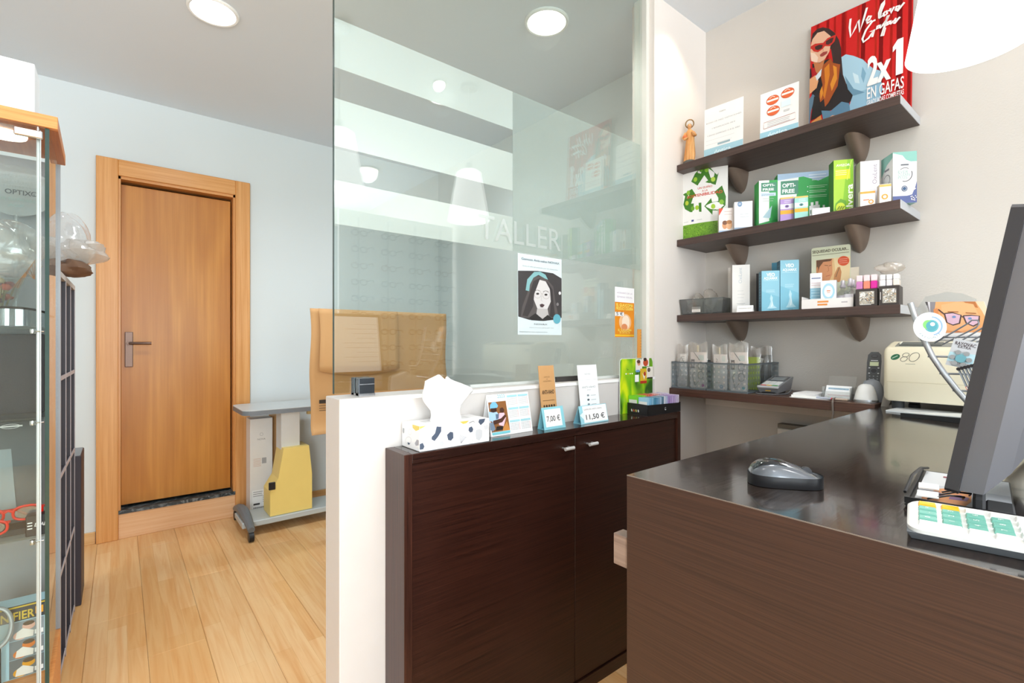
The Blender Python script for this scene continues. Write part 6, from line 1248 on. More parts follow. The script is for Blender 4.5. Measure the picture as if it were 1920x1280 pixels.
# brochure with a man's face
BX = RX + .03
Q4 = [oX(*p_, BX) for p_ in ((1735, 566), (1856, 562), (1876, 640), (1762, 636))]
o_ = Q4[3]; Ub = (Q4[2] - Q4[3]); wb = Ub.length; Ub = Ub / wb; Vb = (Q4[0] - Q4[3]); hb = Vb.length; Vb = Vb / hb; Nb = Vb.cross(Ub).normalized()
if Nb.x > 0: Nb = -Nb
t = thing('brochure', 'brochure with a close up of a man in dark framed glasses, in the wire rack', 'brochure', o_)
b = MB(); b.prism([(0, 0), (wb, 0), (wb, hb), (0, hb)], -Nb * .003, Ub, Vb, Nb, .003, mat('#f3f2f1', .4)); b.obj('booklet', t, 0, fix=True)
P = Print(clip=(wb, hb)); P.W = warp(((360, 140), (880, 125), (965, 400), (520, 385)), wb, hb)
P.poly([(440, 130), (885, 125), (940, 345), (500, 350), (445, 230)], '#eda56c'); P.poly([(360, 140), (445, 132), (450, 250), (400, 250)], '#8a8488'); P.poly([(800, 128), (885, 125), (945, 330), (900, 300), (850, 200)], '#f3cfae'); P.poly([(690, 128), (800, 128), (820, 180), (760, 170)], '#b9713f')
P.poly([(500, 160), (640, 130), (780, 150), (820, 230), (800, 320), (640, 345), (540, 330), (515, 240)], '#efb07c'); P.poly([(440, 195), (470, 185), (515, 290), (490, 300), (455, 250)], '#d98a55'); P.poly([(590, 345), (640, 335), (690, 348)], '#c77a52')
for pts in ([(535, 225), (600, 218), (672, 235), (660, 290), (610, 302), (560, 285)], [(690, 240), (760, 235), (825, 240), (815, 290), (770, 308), (715, 290)]):
    P.poly(pts, '#d9b3c4'); P.line(pts + [pts[0]], .0026, '#4f3f3c')
P.line([(672, 245), (690, 248)], .0026, '#4f3f3c'); P.line([(535, 230), (480, 195)], .003, '#4f3f3c'); P.ell(615, 248, 16, 8, '#6f8fb8', 12); P.ell(745, 258, 16, 8, '#6f8fb8', 12); P.line([(560, 212), (650, 212)], .0022, '#9a6238'); P.line([(710, 218), (800, 222)], .0022, '#9a6238')
P.poly([(355, 140), (380, 138), (385, 165), (360, 168)], '#4f4a4c'); P.poly([(380, 138), (400, 138), (420, 240), (400, 245)], '#d8d4d6'); P.build(t, (0, 0, 0), Ub, Vb, Nb)
t = thing('acrylic_sheet', 'clear arched acrylic panel rising behind the brochure with the man', 'panel', (0, 0, 0))
b = MB(); pp = [oX(*p_, BX + .03) for p_ in ((1722, 640), (1718, 580), (1735, 556), (1775, 547), (1805, 550), (1830, 560), (1850, 640))]
b.prism([(p_.y, p_.z) for p_ in pp], (BX + .03, 0, 0), (0, 1, 0), (0, 0, 1), (1, 0, 0), .002, glass_mat('acrylic', '#eceeee', .08, .7, .05, haze=.10)); b.obj('sheet', t, 0, fix=True)
# batteries
def blister(nm, lab, TL, TR, H_, dx, big):
    A, B_ = oX(*TL, RX + dx), oX(*TR, RX + dx); U = B_ - A; w_ = U.length; U /= w_; V = Vector((0.0, .32, .95)).normalized(); V = (V - U * V.dot(U)).normalized(); N_ = V.cross(U).normalized()
    if N_.x > 0: N_ = -N_
    o2 = A - V * H_; g = thing('battery_pack', lab, 'battery pack', o2, 0, 'battery packs in the wire rack')
    b = MB(); b.prism([(0, 0), (w_, 0), (w_, H_), (0, H_)], -N_ * .0012, U, V, N_, .0012, mat('#c9cacd' if big else '#9fa4aa', .3)); b.obj('card', g, 0, fix=True)
    P = Print(clip=(w_, H_))
    if big:
        P.text('RAYOVAC', w_ * .5, H_ * .80, .010, '#4a3a40', 'C', fit=w_ * .8, bold=.02); P.text('EXTRA', w_ * .5, H_ * .70, .008, '#4a3a40', 'C', fit=w_ * .5, bold=.01); P.poly([(0, H_ * .5), (w_, H_ * .56), (w_, H_ * .2), (0, H_ * .16)], '#bcdde6')
        P.build(g, (0, 0, 0), U, V, N_); b = MB(); c0 = U * w_ * .5 + V * H_ * .33
        for k_ in range(6): c_ = c0 + U * .014 * cos(k_ * PI / 3) + V * .014 * sin(k_ * PI / 3); b.cyl(c_ + N_ * .0008, c_ + N_ * .0042, .0048, mat('#a9adb2', .3, .7), 12)
        b.cyl(c0 + N_ * .0008, c0 + N_ * .0035, .009, mat('#6fa9b4', .3), 16); b.obj('cells', g, 0)
    else:
        P.rect(0, H_ * .2, w_, H_ * .32, '#d4563a'); P.rect(w_ * .2, H_ * .22, w_ * .7, H_ * .30, '#f0e4dc'); P.rect(w_ * .7, 0, w_, H_, '#5f666e'); P.build(g, (0, 0, 0), U, V, N_)
        b = MB(); b.cyl(U * w_ * .5 + V * H_ - N_ * .002, U * w_ * .5 + V * H_ + N_ * .003, .0036, mat('#2a2628', .4), 12); b.obj('hook_tab', g, 0)
blister('', 'large front battery card hanging below the brochure in the wire rack', (1789, 634), (1838, 643), .060, -.02, True)
for k_ in range(8):
    blister('', '%s narrow battery pack from the left in the wire rack, lower row' % ORD[k_], (1795 + k_ * 6.2, 692 - k_ * 1.5), (1799.5 + k_ * 6.2, 691 - k_ * 1.5), .058, -.03 - .003 * k_, False)

# computer mouse
t = thing('computer_mouse', 'grey and black wireless mouse near the front edge of the counter', 'mouse', (.795, .318, KZ + .0003), math.radians(-53))
ML, MWm = .104, .060
def mouse_pt(u, v, lo, hi):
    # u around 0..1 along length, v 0..1 across
    x_ = (u - .5) * ML; wv = MWm / 2 * (1 - abs(2 * u - 1) ** 3.2) ** .5 * (1 - .10 * sin(PI * u)) + .0005
    y_ = (v - .5) * 2 * wv
    top = .006 + .036 * (max(0, sin(PI * u ** .72))) ** .62 * (1 - .30 * u)
    q_ = 1 - abs(2 * v - 1) ** 2.6
    return x_, y_, lo + (max(top, .008) - lo) * max(0, q_) ** .5 if hi else lo
b = MB(); b.grid(lambda u, v: mouse_pt(u, v, .0165, True), 34, 22, mat('#5d6167', .22, .35, .4)); b.obj('top_shell', t, 80)
b = MB()
def side(u, v):
    a = 2 * PI * u; cx = cos(a); sg = sin(a); xx = .5 + .5 * cx; x_ = (xx - .5) * ML; wv = MWm / 2 * (1 - abs(2 * xx - 1) ** 3.2) ** .5 * (1 - .10 * sin(PI * xx)) + .0005
    return (x_, (1 if sg >= 0 else -1) * wv * (.93 + .07 * v + .03 * sin(PI * v)), .0004 + .0172 * v)
b.grid(side, 60, 5, mat('#1b1b1e', .4), wrap=True); b.obj('base_shell', t, 60)
b = MB()
def palm(u, v):
    p_ = mouse_pt(.05 + u * .44, .16 + v * .68, .0165, True); return (p_[0], p_[1], p_[2] + .0012)
b.grid(palm, 16, 14, mat('#1a1b1e', .10, 0, .3)); b.obj('palm_rest', t, 80)
b = MB(); p_ = mouse_pt(.78, .5, .012, True); b.tube([(p_[0], p_[1] - .0035, p_[2] - .002), (p_[0], p_[1] + .0035, p_[2] - .002)], .0075, mat('#38393d', .5), 20); b.obj('scroll_wheel', t)
b = MB(); 
for k_ in range(9):
    u0 = .60 + k_ * .040
    if k_ < 8: a_ = mouse_pt(u0, .5, .012, True); c_ = mouse_pt(u0 + .040, .5, .012, True); b.tube([(a_[0], a_[1], a_[2] + .0002), (c_[0], c_[1], c_[2] + .0002)], .0009, M_BLACK, 6)
b.obj('button_split', t)

# monitor seen from its edge
th = math.radians(9.8); MB0 = Vector((.790, .132, 1.058)); mu = Vector((0, -sin(th), cos(th))); mn = Vector((0, cos(th), sin(th))); mxv = Vector((1, 0, 0))
t = thing('monitor', 'dark grey monitor seen edge on at the right of the counter', 'monitor', MB0)
MWd, MHt = .365, .345
b = MB(); b.prism([(.004, 0), (MWd - .004, 0), (MWd, .004), (MWd, MHt - .004), (MWd - .004, MHt), (.004, MHt), (0, MHt - .004), (0, .004)], -mn * .013, mxv, mu, mn, .013, mat('#2e2d31', .42)); b.obj('bezel', t, 0)
def ring_(ins, yb): return [mxv * x_ + mu * y_ - mn * yb for x_, y_ in ((ins, ins), (MWd - ins, ins), (MWd - ins, MHt - ins), (ins, MHt - ins))]
b = MB(); rr = [ring_(.004, .0132), ring_(.007, .034), ring_(.035, .050), ring_(.085, .066)]; vs = sum(rr, [])
fs = [(i * 4 + k_, i * 4 + (k_ + 1) % 4, (i + 1) * 4 + (k_ + 1) % 4, (i + 1) * 4 + k_) for i in range(3) for k_ in range(4)] + [(0, 1, 2, 3), (15, 14, 13, 12)]
b.add(vs, fs, mat('#58575b', .5)); b.obj('back_shell', t, 0, fix=True)
b = MB(); b.prism([(.016, .024), (MWd - .016, .024), (MWd - .016, MHt - .016), (.016, MHt - .016)], mn * .0003, mxv, mu, mn, .0004, emit_mat('lit_screen', '#eef3f8', .85)); b.obj('screen', t, 0)
P = Print(); 
for k_ in range(9): P.rect(.03, MHt - .06 - k_ * .026, .03 + random.uniform(.10, .20), MHt - .058 - k_ * .026, '#d5dbe2', l=1)
for k_ in range(9): P.rect(MWd - .06, MHt - .06 - k_ * .028, MWd - .045, MHt - .048 - k_ * .028, '#6f7a88', l=1)
P.build(t, mn * .0008 + mxv * MWd, -mxv, mu, mn, 'screen_content')
b = MB(); zc_ = KZ - MB0.z; ny = -.125
b.prism([(.12, .06), (MWd - .12, .06), (MWd - .13, .17), (.13, .17)], -mn * .088, mxv, mu, mn, .0215, mat('#3f3e42', .45))
b.hexa([(.135, ny - .03, zc_ + .016), (MWd - .135, ny - .03, zc_ + .016), (MWd - .135, ny + .0, zc_ + .016), (.135, ny, zc_ + .016), (.135, ny - .022, .10), (MWd - .135, ny - .022, .10), (MWd - .135, ny + .0, .10), (.135, ny, .10)], mat('#3f3e42', .45)); b.obj('neck', t, 0, fix=True)
b = MB(); b.lathe([(.0, .0005), (.120, .0005), (.122, .004), (.112, .014), (.03, .018), (0, .018)], mat('#2e2d31', .3), 40, (MWd / 2, ny - .03, zc_), cap0=False, cap1=False, sy=.55); b.obj('foot', t)

# calculator
t = thing('calculator', 'white desktop calculator with teal and orange keys at the counter edge', 'calculator', (.682, .145, KZ + .0004), -PI / 2 + .20)
CWd, CDp = .150, .082
def cz(y): return .014 + .011 * y / CDp
b = MB(); b.hexa([(.004, .006, 0), (CWd - .004, .006, 0), (CWd - .004, CDp - .004, 0), (.004, CDp - .004, 0), (0, 0, .0085), (CWd, 0, .0085), (CWd, CDp, .0185), (0, CDp, .0185)], mat('#63676b', .5)); b.obj('lower_shell', t, 0)
rp = []
for cx, cy, a0 in ((CWd - .014, CDp - .014, 0), (.018, CDp - .018, 90), (.014, .014, 180), (CWd - .014, .014, 270)):
    for q_ in range(6): a = math.radians(a0 + q_ * 18); r_ = .014 if not (cx < .019 and cy > .05) else .018; rp.append((cx + r_ * cos(a), cy + r_ * sin(a)))
b = MB(); n_ = len(rp); vs = [(x_, y_, cz(y_) - .0055) for x_, y_ in rp] + [(x_, y_, cz(y_) - .0015) for x_, y_ in rp] + [(CWd / 2 + (x_ - CWd / 2) * .975, CDp / 2 + (y_ - CDp / 2) * .955, cz(y_)) for x_, y_ in rp]
b.add(vs, [tuple(range(n_))[::-1], tuple(range(2 * n_, 3 * n_))] + [(j * n_ + i, j * n_ + (i + 1) % n_, (j + 1) * n_ + (i + 1) % n_, (j + 1) * n_ + i) for j in range(2) for i in range(n_)], mat('#dededb', .35)); b.obj('top_shell', t, 35)
M_TEAL = mat('#6fae9f', .4); M_ORA = mat('#f0b21e', .4); M_WK = mat('#e4e3e0', .4)
ku = Vector((0, 1, .011 / CDp)).normalized(); kn = Vector((0, -.011 / CDp, 1)).normalized()
dig = [['0', '1', '4', '7', 'C'], ['.', '2', '5', '8', '%'], ['=', '3', '6', '9', 'M']]
for ci in range(5):
    for ri in range(5):
        x_ = .010 + ci * .0205; y_ = .008 + ri * .0136
        if ri == 0 and ci == 1: continue
        ww = .0165 if not (ri == 0 and ci == 0) else .037
        mk = M_WK if ri == 0 else (M_ORA if ri == 4 and ci < 2 else (M_TEAL if ri < 4 and ci < 4 else M_WK))
        o2 = Vector((x_, y_, cz(y_)))
        b = MB(); hh_ = .0032; ins = .0011
        p0 = [o2 + Vector((0, 0, 0)), o2 + Vector((ww, 0, 0)), o2 + Vector((ww, 0, 0)) + ku * .0104, o2 + ku * .0104]
        p1 = [o2 + Vector((ins, 0, 0)) + ku * ins + kn * hh_, o2 + Vector((ww - ins, 0, 0)) + ku * ins + kn * hh_, o2 + Vector((ww - ins, 0, 0)) + ku * (.0104 - ins) + kn * hh_, o2 + Vector((ins, 0, 0)) + ku * (.0104 - ins) + kn * hh_]
        b.hexa(p0 + p1, mk); ko = b.obj('key', t, 0)
        if 0 < ri < 4: P = Print(); P.text(dig[ri - 1][ci], ww * .62, .0052, .0068, '#f4f6f4' if mk is M_TEAL else '#5a8f86', 'C', rot=-PI / 2 + PI); P.build(ko, o2 + kn * hh_, (1, 0, 0), ku, kn, 'legend')
b = MB(); b.prism([(.118, .012), (.142, .012), (.142, CDp - .014), (.118, CDp - .014)], (0, 0, cz(0) + .0004), (1, 0, 0), ku, kn, .001, mat('#aab4a4', .15)); b.obj('display', t, 0)

# sunglasses leaflet tray
t = thing('counter_tray', 'black counter tray with a sunglasses picture and black frames, behind the calculator', 'tray', (.815, .176, KZ + .0004), -PI / 2 + .12)
b = MB(); b.box(0, .105, 0, .235, 0, .005, M_BLACK, .002); b.box(0, .105, 0, .004, .0052, .013, M_BLACK); b.box(0, .004, .0042, .235, .0052, .010, M_BLACK); b.obj('tray', t, 0)
P = Print(clip=(.103, .23)); P.rect(.008, .006, .103, .2, '#c9ccd2'); P.rect(.008, .13, .103, .225, '#dfe1e4'); P.poly([(.016, .02), (.055, .010), (.064, .06), (.064, .12), (.05, .14), (.03, .11), (.014, .06)], '#d9935f'); P.poly([(.016, .065), (.034, .055), (.037, .078), (.028, .09), (.017, .085)], '#7a5a86'); P.poly([(.042, .055), (.060, .06), (.062, .08), (.052, .09), (.043, .078)], '#7a5a86'); P.line([(.034, .07), (.042, .07)], .003, '#6a4a6a'); P.rect(.03, .19, .05, .2, '#8a3a4a'); P.build(t, (0, 0, .0052), (1, 0, 0), (0, 1, 0), (0, 0, 1))
for k_ in range(6):
    b = MB(); x_ = .022 + k_ * .006; y_ = .02 + k_ * .026; b.tube([(x_, y_, .010), (x_ + .022, y_ + .006, .018), (x_ + .036, y_ + .014, .017), (x_ + .034, y_ + .032, .010)], .0012, M_BLACK, 6); b.obj('frame_arm', t)
for (x_, y_) in ((.012, .012), (.010, .060)): b = MB(); b.hexa([(x_, y_, .0135), (x_ + .022, y_ + .003, .0135), (x_ + .020, y_ + .036, .0135), (x_ - .002, y_ + .032, .0135), (x_, y_, .0147), (x_ + .022, y_ + .003, .0147), (x_ + .020, y_ + .036, .0147), (x_ - .002, y_ + .032, .0147)], M_PAPER); b.obj('white_tag', t, 0)
b = MB(); b.tube([(-.002, .03, .012), (.0, .10, .022), (.004, .17, .020), (.01, .22, .012)], .002, M_BLACK, 6); b.obj('edge_wire', t)
b = MB(); b.box(.066, .078, .006, .075, .0055, .026, mat('#3a3a3c', .8), .003); b.box(.078, .104, .006, .06, .0055, .013, mat('#3a3a3c', .8), .002); b.obj('foam_block', t, 0)
t = thing('round_plate', 'white disc with red rings lying behind the foam block, right edge', 'plate', (.905, .022, KZ + .0006))
b = MB(); b.lathe([(0, 0), (.048, 0), (.050, .002), (.048, .004), (0, .004)], mat('#f3f1f1', .4), 48, cap0=False, cap1=False); b.obj('disc', t)
P = Print(); 
for r_ in (.045, .0395, .034): P.ring(0, 0, r_, r_, .0028, '#d3264a', 48)
P.build(t, (0, 0, .004), (1, 0, 0), (0, 1, 0), (0, 0, 1))
# things behind the monitor at the frame edge
t = thing('black_box', 'black equipment box behind the monitor at the right frame edge', 'box', (1.17, .00, KZ + .0004), -.10)
b = MB(); b.box(0, .22, -.12, .055, 0, .045, mat('#2c2e31', .45), .003); b.obj('case', t, 0); b = MB(); b.box(.01, .21, -.11, .045, .0452, .050, mat('#4a4e52', .5), .002); b.obj('lid', t, 0)
t = thing('cable_bundle', 'cream ribbed cable hanging behind the monitor at the right frame edge', 'cable', (1.34, .10, KZ))
b = MB(); cp = [oX(1908, 775, 1.34), oX(1912, 792, 1.34), oX(1909, 806, 1.34)]
cp = [p_ - Vector((1.34, .10, KZ)) for p_ in cp]; cp.append(Vector((cp[-1].x, cp[-1].y - .02, .016)))
b.tube(cp, [.018, .016, .019, .014], mat('#e9e2d2', .5), 14); b.obj('cable', t)
b = MB()
for k_ in (0, 1): p_ = cp[k_] * .6 + cp[k_ + 1] * .4; b.tube([p_ + Vector((0, 0, -.002)), p_ + Vector((0, 0, .002))], .0195, mat('#4a4642', .5), 14)
b.obj('tie', t)

# ================================================================== GLASS DISPLAY CABINET AT THE LEFT
VY, VX, VB = 1.85, -.135, 2.215
VL = -.78
v = thing('display_cabinet', 'tall glass display cabinet with an orange beech top at the left edge', 'cabinet', (VX, VY, 0), math.radians(1.2))
M_CANOPYY = wood('orange_beech_y', '#b8672a', '#cf8038', 'y', 4, 120, .4, .02)
b = MB(); b.box(VL - VX, 0, 0, .020, 1.834, 1.868, M_CANOPY, .001); b.box(-.020, 0, .0202, VB - VY, 1.834, 1.868, M_CANOPYY, .001); b.box(VL - VX, -.0202, .0202, VB - VY, 1.846, 1.868, M_CANOPYY); b.obj('canopy', v, 0)
b = MB(); b.box(VL - VX, -.012, .012, VB - VY, 0, .285, M_CANOPY, .001); b.obj('base', v, 0)
b = MB(); b.box(-.026, -.018, .010, VB - VY - .005, .286, 1.833, M_GLASSV); sg = b.obj('side_glass', v, 0)
b = MB(); b.box(-.0265, -.0175, .0092, .0098, .286, 1.833, M_GEDGE); b.obj('side_glass_edge', v, 0)
b = MB(); b.box(VL - VX + .01, -.036, .014, .019, .290, 1.825, M_GLASSV); dg = b.obj('glass_door', v, 0)
b = MB(); b.box(-.0358, -.0345, .0138, .0192, .290, 1.825, mat('#dfe7e6', .2)); b.obj('door_edge', v, 0)
hx0 = oY(25, 240, VY).x - VX; hx1 = oY(80, 250, VY).x - VX
b = MB(); b.box(hx0, hx1, .002, .0135, 1.800, 1.821, M_CHROME, .002); b.cyl((hx1 - .010, .012, 1.821), (hx1 - .010, .012, 1.8335), .004, M_CHROME, 10); b.obj('hinge', v, 0)
px0 = oY(69, 600, VY + .035).x - VX; px1 = oY(77, 600, VY + .035).x - VX
b = MB(); b.box(px0, px1, .030, .040, .286, 1.833, mat('#e6e4ea', .3, .2), .002); b.obj('upright_rail', v, 0)
b = MB(); b.box(VL - VX, -.012, VB - VY - .004, VB - VY, .286, 1.833, mat('#9b9ea2', .3)); b.obj('back_panel', v, 0)
b = MB(); b.lathe([(0, 1.8452), (.042, 1.8452), (.046, 1.8405), (.05, 1.8395), (.052, 1.8452)], emit_mat('cabinet_light', '#fff6e8', 3.0), 28, (-.125, .17, 0), cap0=False, cap1=False); b.obj('cabinet_light', v)
GS = [1.283, 1.030, .700]
for z in GS: b = MB(); b.box(VL - VX + .01, -.030, .045, VB - VY - .01, z - .006, z, M_GLASSV); b.obj('glass_shelf', v, 0); 
for z in GS:
    b = MB(); q_ = oY(62, 600, VY + .03).x - VX; b.lathe([(.0, -.007), (.006, -.006), (.007, 0), (.006, .006), (0, .007)], M_CHROME, 14, (q_, .028, z - .012), cap0=False, cap1=False); b.cyl((q_, .03, z - .012), (-.03, .03, z - .012), .0022, M_CHROME, 8); b.obj('shelf_clip', v)

# on top of the cabinet
wb = oY(65, 150, 2.06)
t = thing('white_box', 'plain white carton standing on top of the glass cabinet', 'box', (wb.x, 2.06, 1.8685))
b = MB(); b.box(-.42, 0, 0, .12, 0, oY(65, 120, 2.06).z - 1.8685, mat('#f2f5f6', .5), .002); b.box(-.42, -.0, -.0006, 0, .09, .0905, mat('#dfe4e6', .5)); b.obj('carton', t, 0)
cb_ = oY(52, 200, 1.955)
t = thing('plastic_bag', 'crumpled clear bag lying before the white carton on the cabinet top', 'bag', (cb_.x - .01, 1.955, 1.8685))
b = MB(); crumple(b, (0, .03, .017), (.035, .04, .014), M_BAGW, 5, amp=.3); b.obj('film', t, 40); b = MB(); crumple(b, (-.06, .03, .022), (.035, .04, .018), mat('#e8b9a8', .6), 9, amp=.25); b.obj('contents', t, 40)

# inside, upper level: lens sign, dried flowers, visor
pc = oY(30, 357, 2.13)
t = thing('lens_sign', 'clear oval acrylic contact lens sign on the upper cabinet level', 'sign', (pc.x, 2.13, GS[0] + .0003))
rw, rh = .085, .078; zc_ = pc.z - GS[0]
b = MB(); b.prism([(rw * cos(a), zc_ + rh * sin(a)) for a in (2 * PI * k_ / 40 for k_ in range(40))], (0, 0, 0), (1, 0, 0), (0, 0, 1), (0, 1, 0), .006, glass_mat('sign_acrylic', '#eef1f2', .07, .7, .05, haze=.45, hazecol='#dfe4e6')); b.obj('oval_plate', t, 0)
b = MB(); b.cyl((0, .003, .003), (0, .003, zc_ - rh + .002), .006, M_CLEAR, 12); b.lathe([(0, 0), (.04, 0), (.04, .004), (0, .005)], M_CLEAR, 24, cap0=False, cap1=False); b.obj('stand', t)
P = Print(); P.text('ESTAS LISTA', 0, zc_ + .040, .013, '#9aa0a4', 'C'); P.text('OFERTA DE', 0, zc_ + .022, .013, '#9aa0a4', 'C'); P.text('LENTILLAS', .0, zc_ + .006, .013, '#9aa0a4', 'C'); P.text('OPTIX®', .012, zc_ - .012, .020, '#4a4d52', 'C', bold=.02); P.text('PIDE TU PRUEBA', 0, zc_ - .032, .012, '#8ea4a2', 'C'); P.text('¡AQUI!', .0, zc_ - .050, .012, '#8ea4a2', 'C'); P.build(t, (0, 0, 0))
fb = oY(10, 575, 2.055)
t = thing('flower_vase', 'clear glass cone of dried red flowers on the upper cabinet level', 'vase', (fb.x - .015, 2.06, GS[0] + .0003))
b = MB(); b.lathe([(.02, 0), (.022, .004), (.030, .06), (.058, .150), (.0565, .150), (.028, .06), (.018, .006), (.0, .006)], M_CLEAR, 32, cap1=False); b.obj('glass_cone', t)
rnd = random.Random(3)
for k_ in range(16):
    a = rnd.uniform(0, 2 * PI); r_ = rnd.uniform(.005, .036); z = rnd.uniform(.075, .140); c_ = rnd.choice(['#c8402e', '#d8593a', '#8c2434', '#d9c49a', '#5a2a3a', '#b84a3a'])
    b = MB(); crumple(b, (r_ * cos(a) * .8, r_ * sin(a) * .8, z), (.013, .013, .010), mat(c_, .7), k_ + 50, 10, 7, .4); b.obj('flower', t, 60)
b = MB()
for k_ in range(12):
    a = rnd.uniform(0, 2 * PI); b.tube([(.006 * cos(a), .006 * sin(a), .01), (.018 * cos(a), .018 * sin(a), .07), (.034 * cos(a), .034 * sin(a), .12)], .0016, mat('#8a7a4a', .8), 5)
for k_ in range(4): b.tube([(.03 + .004 * k_, 0, .12), (.06 + .006 * k_, -.01, .17 + .012 * k_), (.075, -.015 + .01 * k_, .15)], .0012, mat('#b8793a', .6), 5)
b.obj('stems', t)
b = MB(); crumple(b, (.01, .0, .235), (.085, .05, .085), M_BAG, 41, 34, 22, .42); b.obj('cellophane', t, 40)
vb = oY(20, 611, 1.955)
t = thing('visor_glasses', 'dark framed pale lens wrap visor on the upper cabinet shelf', 'sunglasses', (vb.x, 1.955, GS[0] + .0004))
b = MB()
def vis(u, w_): a = -1.35 + 2.7 * u; return (.075 * sin(a), .055 - .055 * cos(a), .004 + w_ * (.036 + .014 * cos(a * 1.1)))
b.grid(vis, 30, 8, glass_mat('visor_lens', '#b9c6ca', .16, .9, .05, haze=.18, hazecol='#9fb0b6')); b.obj('lens', t, 60)
b = MB(); b.tube([vis(q_ / 24, 1.03) for q_ in range(25)], .0035, M_BLACKG, 8); b.tube([vis(0, .9), (-.075, .12, .036)], .003, M_BLACKG, 8); b.tube([vis(1, .9), (.078, .12, .036)], .003, M_BLACKG, 8); b.obj('frame', t)

# middle level: dark riser block, hinged dark case
rb_ = oY(70, 700, 2.02)
t = thing('riser_block', 'black fabric covered riser block on the middle cabinet shelf', 'block', (rb_.x - .005, 2.02, GS[1] + .0004))
b = MB(); b.box(-.42, .02, 0, .16, 0, .235, wall_mat('black_felt', '#3b3a3e', .3, 300, .9), .004, 2); b.obj('block', t, 0)
cs = oY(40, 900, 1.93)
t = thing('display_case', 'open dark grey spectacle case with a white oval mark on the lower cabinet shelf', 'case', (cs.x - .06, 1.93, GS[2] + .0004))
b = MB(); b.hexa([(-.20, .06, .02), (.085, .06, .02), (.085, .075, .02), (-.20, .075, .02), (-.20, .16, .30), (.085, .16, .30), (.085, .175, .30), (-.20, .175, .30)], mat('#4d5153', .45)); b.obj('lid', t, 0, fix=True)
b = MB(); b.hexa([(-.18, .057, .03), (.045, .057, .03), (.045, .0655, .04), (-.18, .0655, .04), (-.18, .145, .255), (.02, .145, .255), (.02, .153, .255), (-.18, .153, .255)], mat('#8b9497', .3)); b.obj('lining', t, 0, fix=True)
b = MB(); b.box(-.20, .10, .0, .158, 0, .018, mat('#252528', .5), .002); b.obj('tray', t, 0)
P = Print(); P.ring(.01, .0, .020, .0065, .0014, '#f2f2f2', 28); P.rect(-.016, -.0022, .036, .0022, '#f2f2f2'); uu_ = Vector((0, .1, .28)).normalized(); P.build(t, Vector((.01, .156, .288)) - Vector((0, .007, 0)), (1, 0, 0), uu_, Vector((0, -.28, .1)).normalized())
for i, (dz, dy, lab, xo) in enumerate(((.052, .012, 'red framed glasses, rear pair on the lower cabinet shelf', .03), (.022, -.03, 'bright red wrap glasses, front pair on the lower cabinet shelf', -.035))):
    t = thing('red_glasses', lab, 'glasses', (cs.x - .055 + xo, 1.915 + dy * .8, GS[2] + .020 + (.022 if i == 0 else 0)))
    b = MB(); specs(b, mat('#e0281f', .15), 1.05, .056, .036, .0032, True, O=(0, 0, .020), N=(0, 1, 0), fold=1, n=8); b.obj('frame', t)
    b = MB(); 
    for sx in (-1, 1): b.prism([(.025 * cos(a), .016 * sin(a)) for a in (2 * PI * k_ / 18 for k_ in range(18))], (sx * .038, 0, .020), (1, 0, 0), (0, 0, 1), (0, 1, 0), .0012, glass_mat('pale_lens_%d%d' % (i, sx), '#d8dce6', .12, .8, .05, haze=.1))
    b.obj('lens', t, 0)
bk = oY(78, 985, 1.90)
t = thing('glasses_box', 'flat black glasses box with white stripes and letters, lower cabinet shelf', 'box', (bk.x - .022, 1.893, GS[2] + .0004), .0)
b = MB(); b.box(-.010, .034, 0, .028, 0, .058, M_BLACK, .002); b.obj('carton', t, 0); P = Print()
for k_ in range(3): P.rect(-.006, .036 - k_ * .008, .004, .039 - k_ * .008, '#f4f4f4')
P.text('EVAL', .008, .026, .014, '#f4f4f4', 'L', fit=.024, shear=.2, bold=.02); P.build(t, (0, 0, 0))

# bottom level: magnifier box and ring magnifier
m0, m1 = oY(-60, 1200, 1.96), oY(84, 1200, 1.96); mz1 = oY(40, 1133, 1.96).z
t = thing('magnifier_box', 'magnifier box printed with three photos of a reading person, cabinet floor', 'box', (m0.x, 1.96, .2855))
mw, mh = m1.x - m0.x, mz1 - .2855
b = MB(); b.box(0, mw, 0, .06, 0, mh, mat('#b9dbe8', .4)); b.box(mw, mw + .003, 0, .06, 0, mh, mat('#e0c22a', .4)); b.obj('carton', t, 0)
P = Print(clip=(mw, mh)); cx0 = mw * .52; P.rect(0, 0, mw, mh, '#b5d8e6'); P.rect(0, mh * .78, mw, mh, '#3a4148'); P.rect(0, mh * .965, mw, mh * .985, '#d9b83a'); P.text('MAGNIFIER', mw * .06, mh * .80, mh * .16, '#e0c04a', 'L', fit=mw * .80, bold=.02); P.rect(mw * .87, mh * .83, mw * .98, mh * .93, '#e3a43a')
for k_ in range(3):
    v0 = mh * (.52 - k_ * .255); P.rect(cx0, v0, mw * .99, v0 + mh * .25, ['#8f9aa2', '#7c858c', '#6c7478'][k_]); c_ = ['#e8b8a8', '#e0803a', '#e8a21e'][k_]
    P.ell(cx0 + mw * .26, v0 + mh * .17, mw * .09, mh * .055, c_, 14); P.ell(cx0 + mw * .15, v0 + mh * .06, mw * .10, mh * .06, c_, 14); P.poly([(cx0 + mw * .08, v0 + mh * .02), (cx0 + mw * .32, v0 + mh * .01), (cx0 + mw * .33, v0 + mh * .09), (cx0 + mw * .18, v0 + mh * .15), (cx0 + mw * .1, v0 + mh * .11)], '#f1ece8'); P.rect(cx0 + mw * .34, v0 + mh * .03, mw * .98, v0 + mh * .09, '#eef0f2')
    P.ell(cx0 + mw * .26, v0 + mh * .205, mw * .08, mh * .03, '#5a4a3a', 12)
P.ell(mw * .25, mh * .45, mw * .18, mh * .10, '#dff0f6'); P.build(t, (0, 0, 0))
mc = oY(-6, 1178, 1.935)
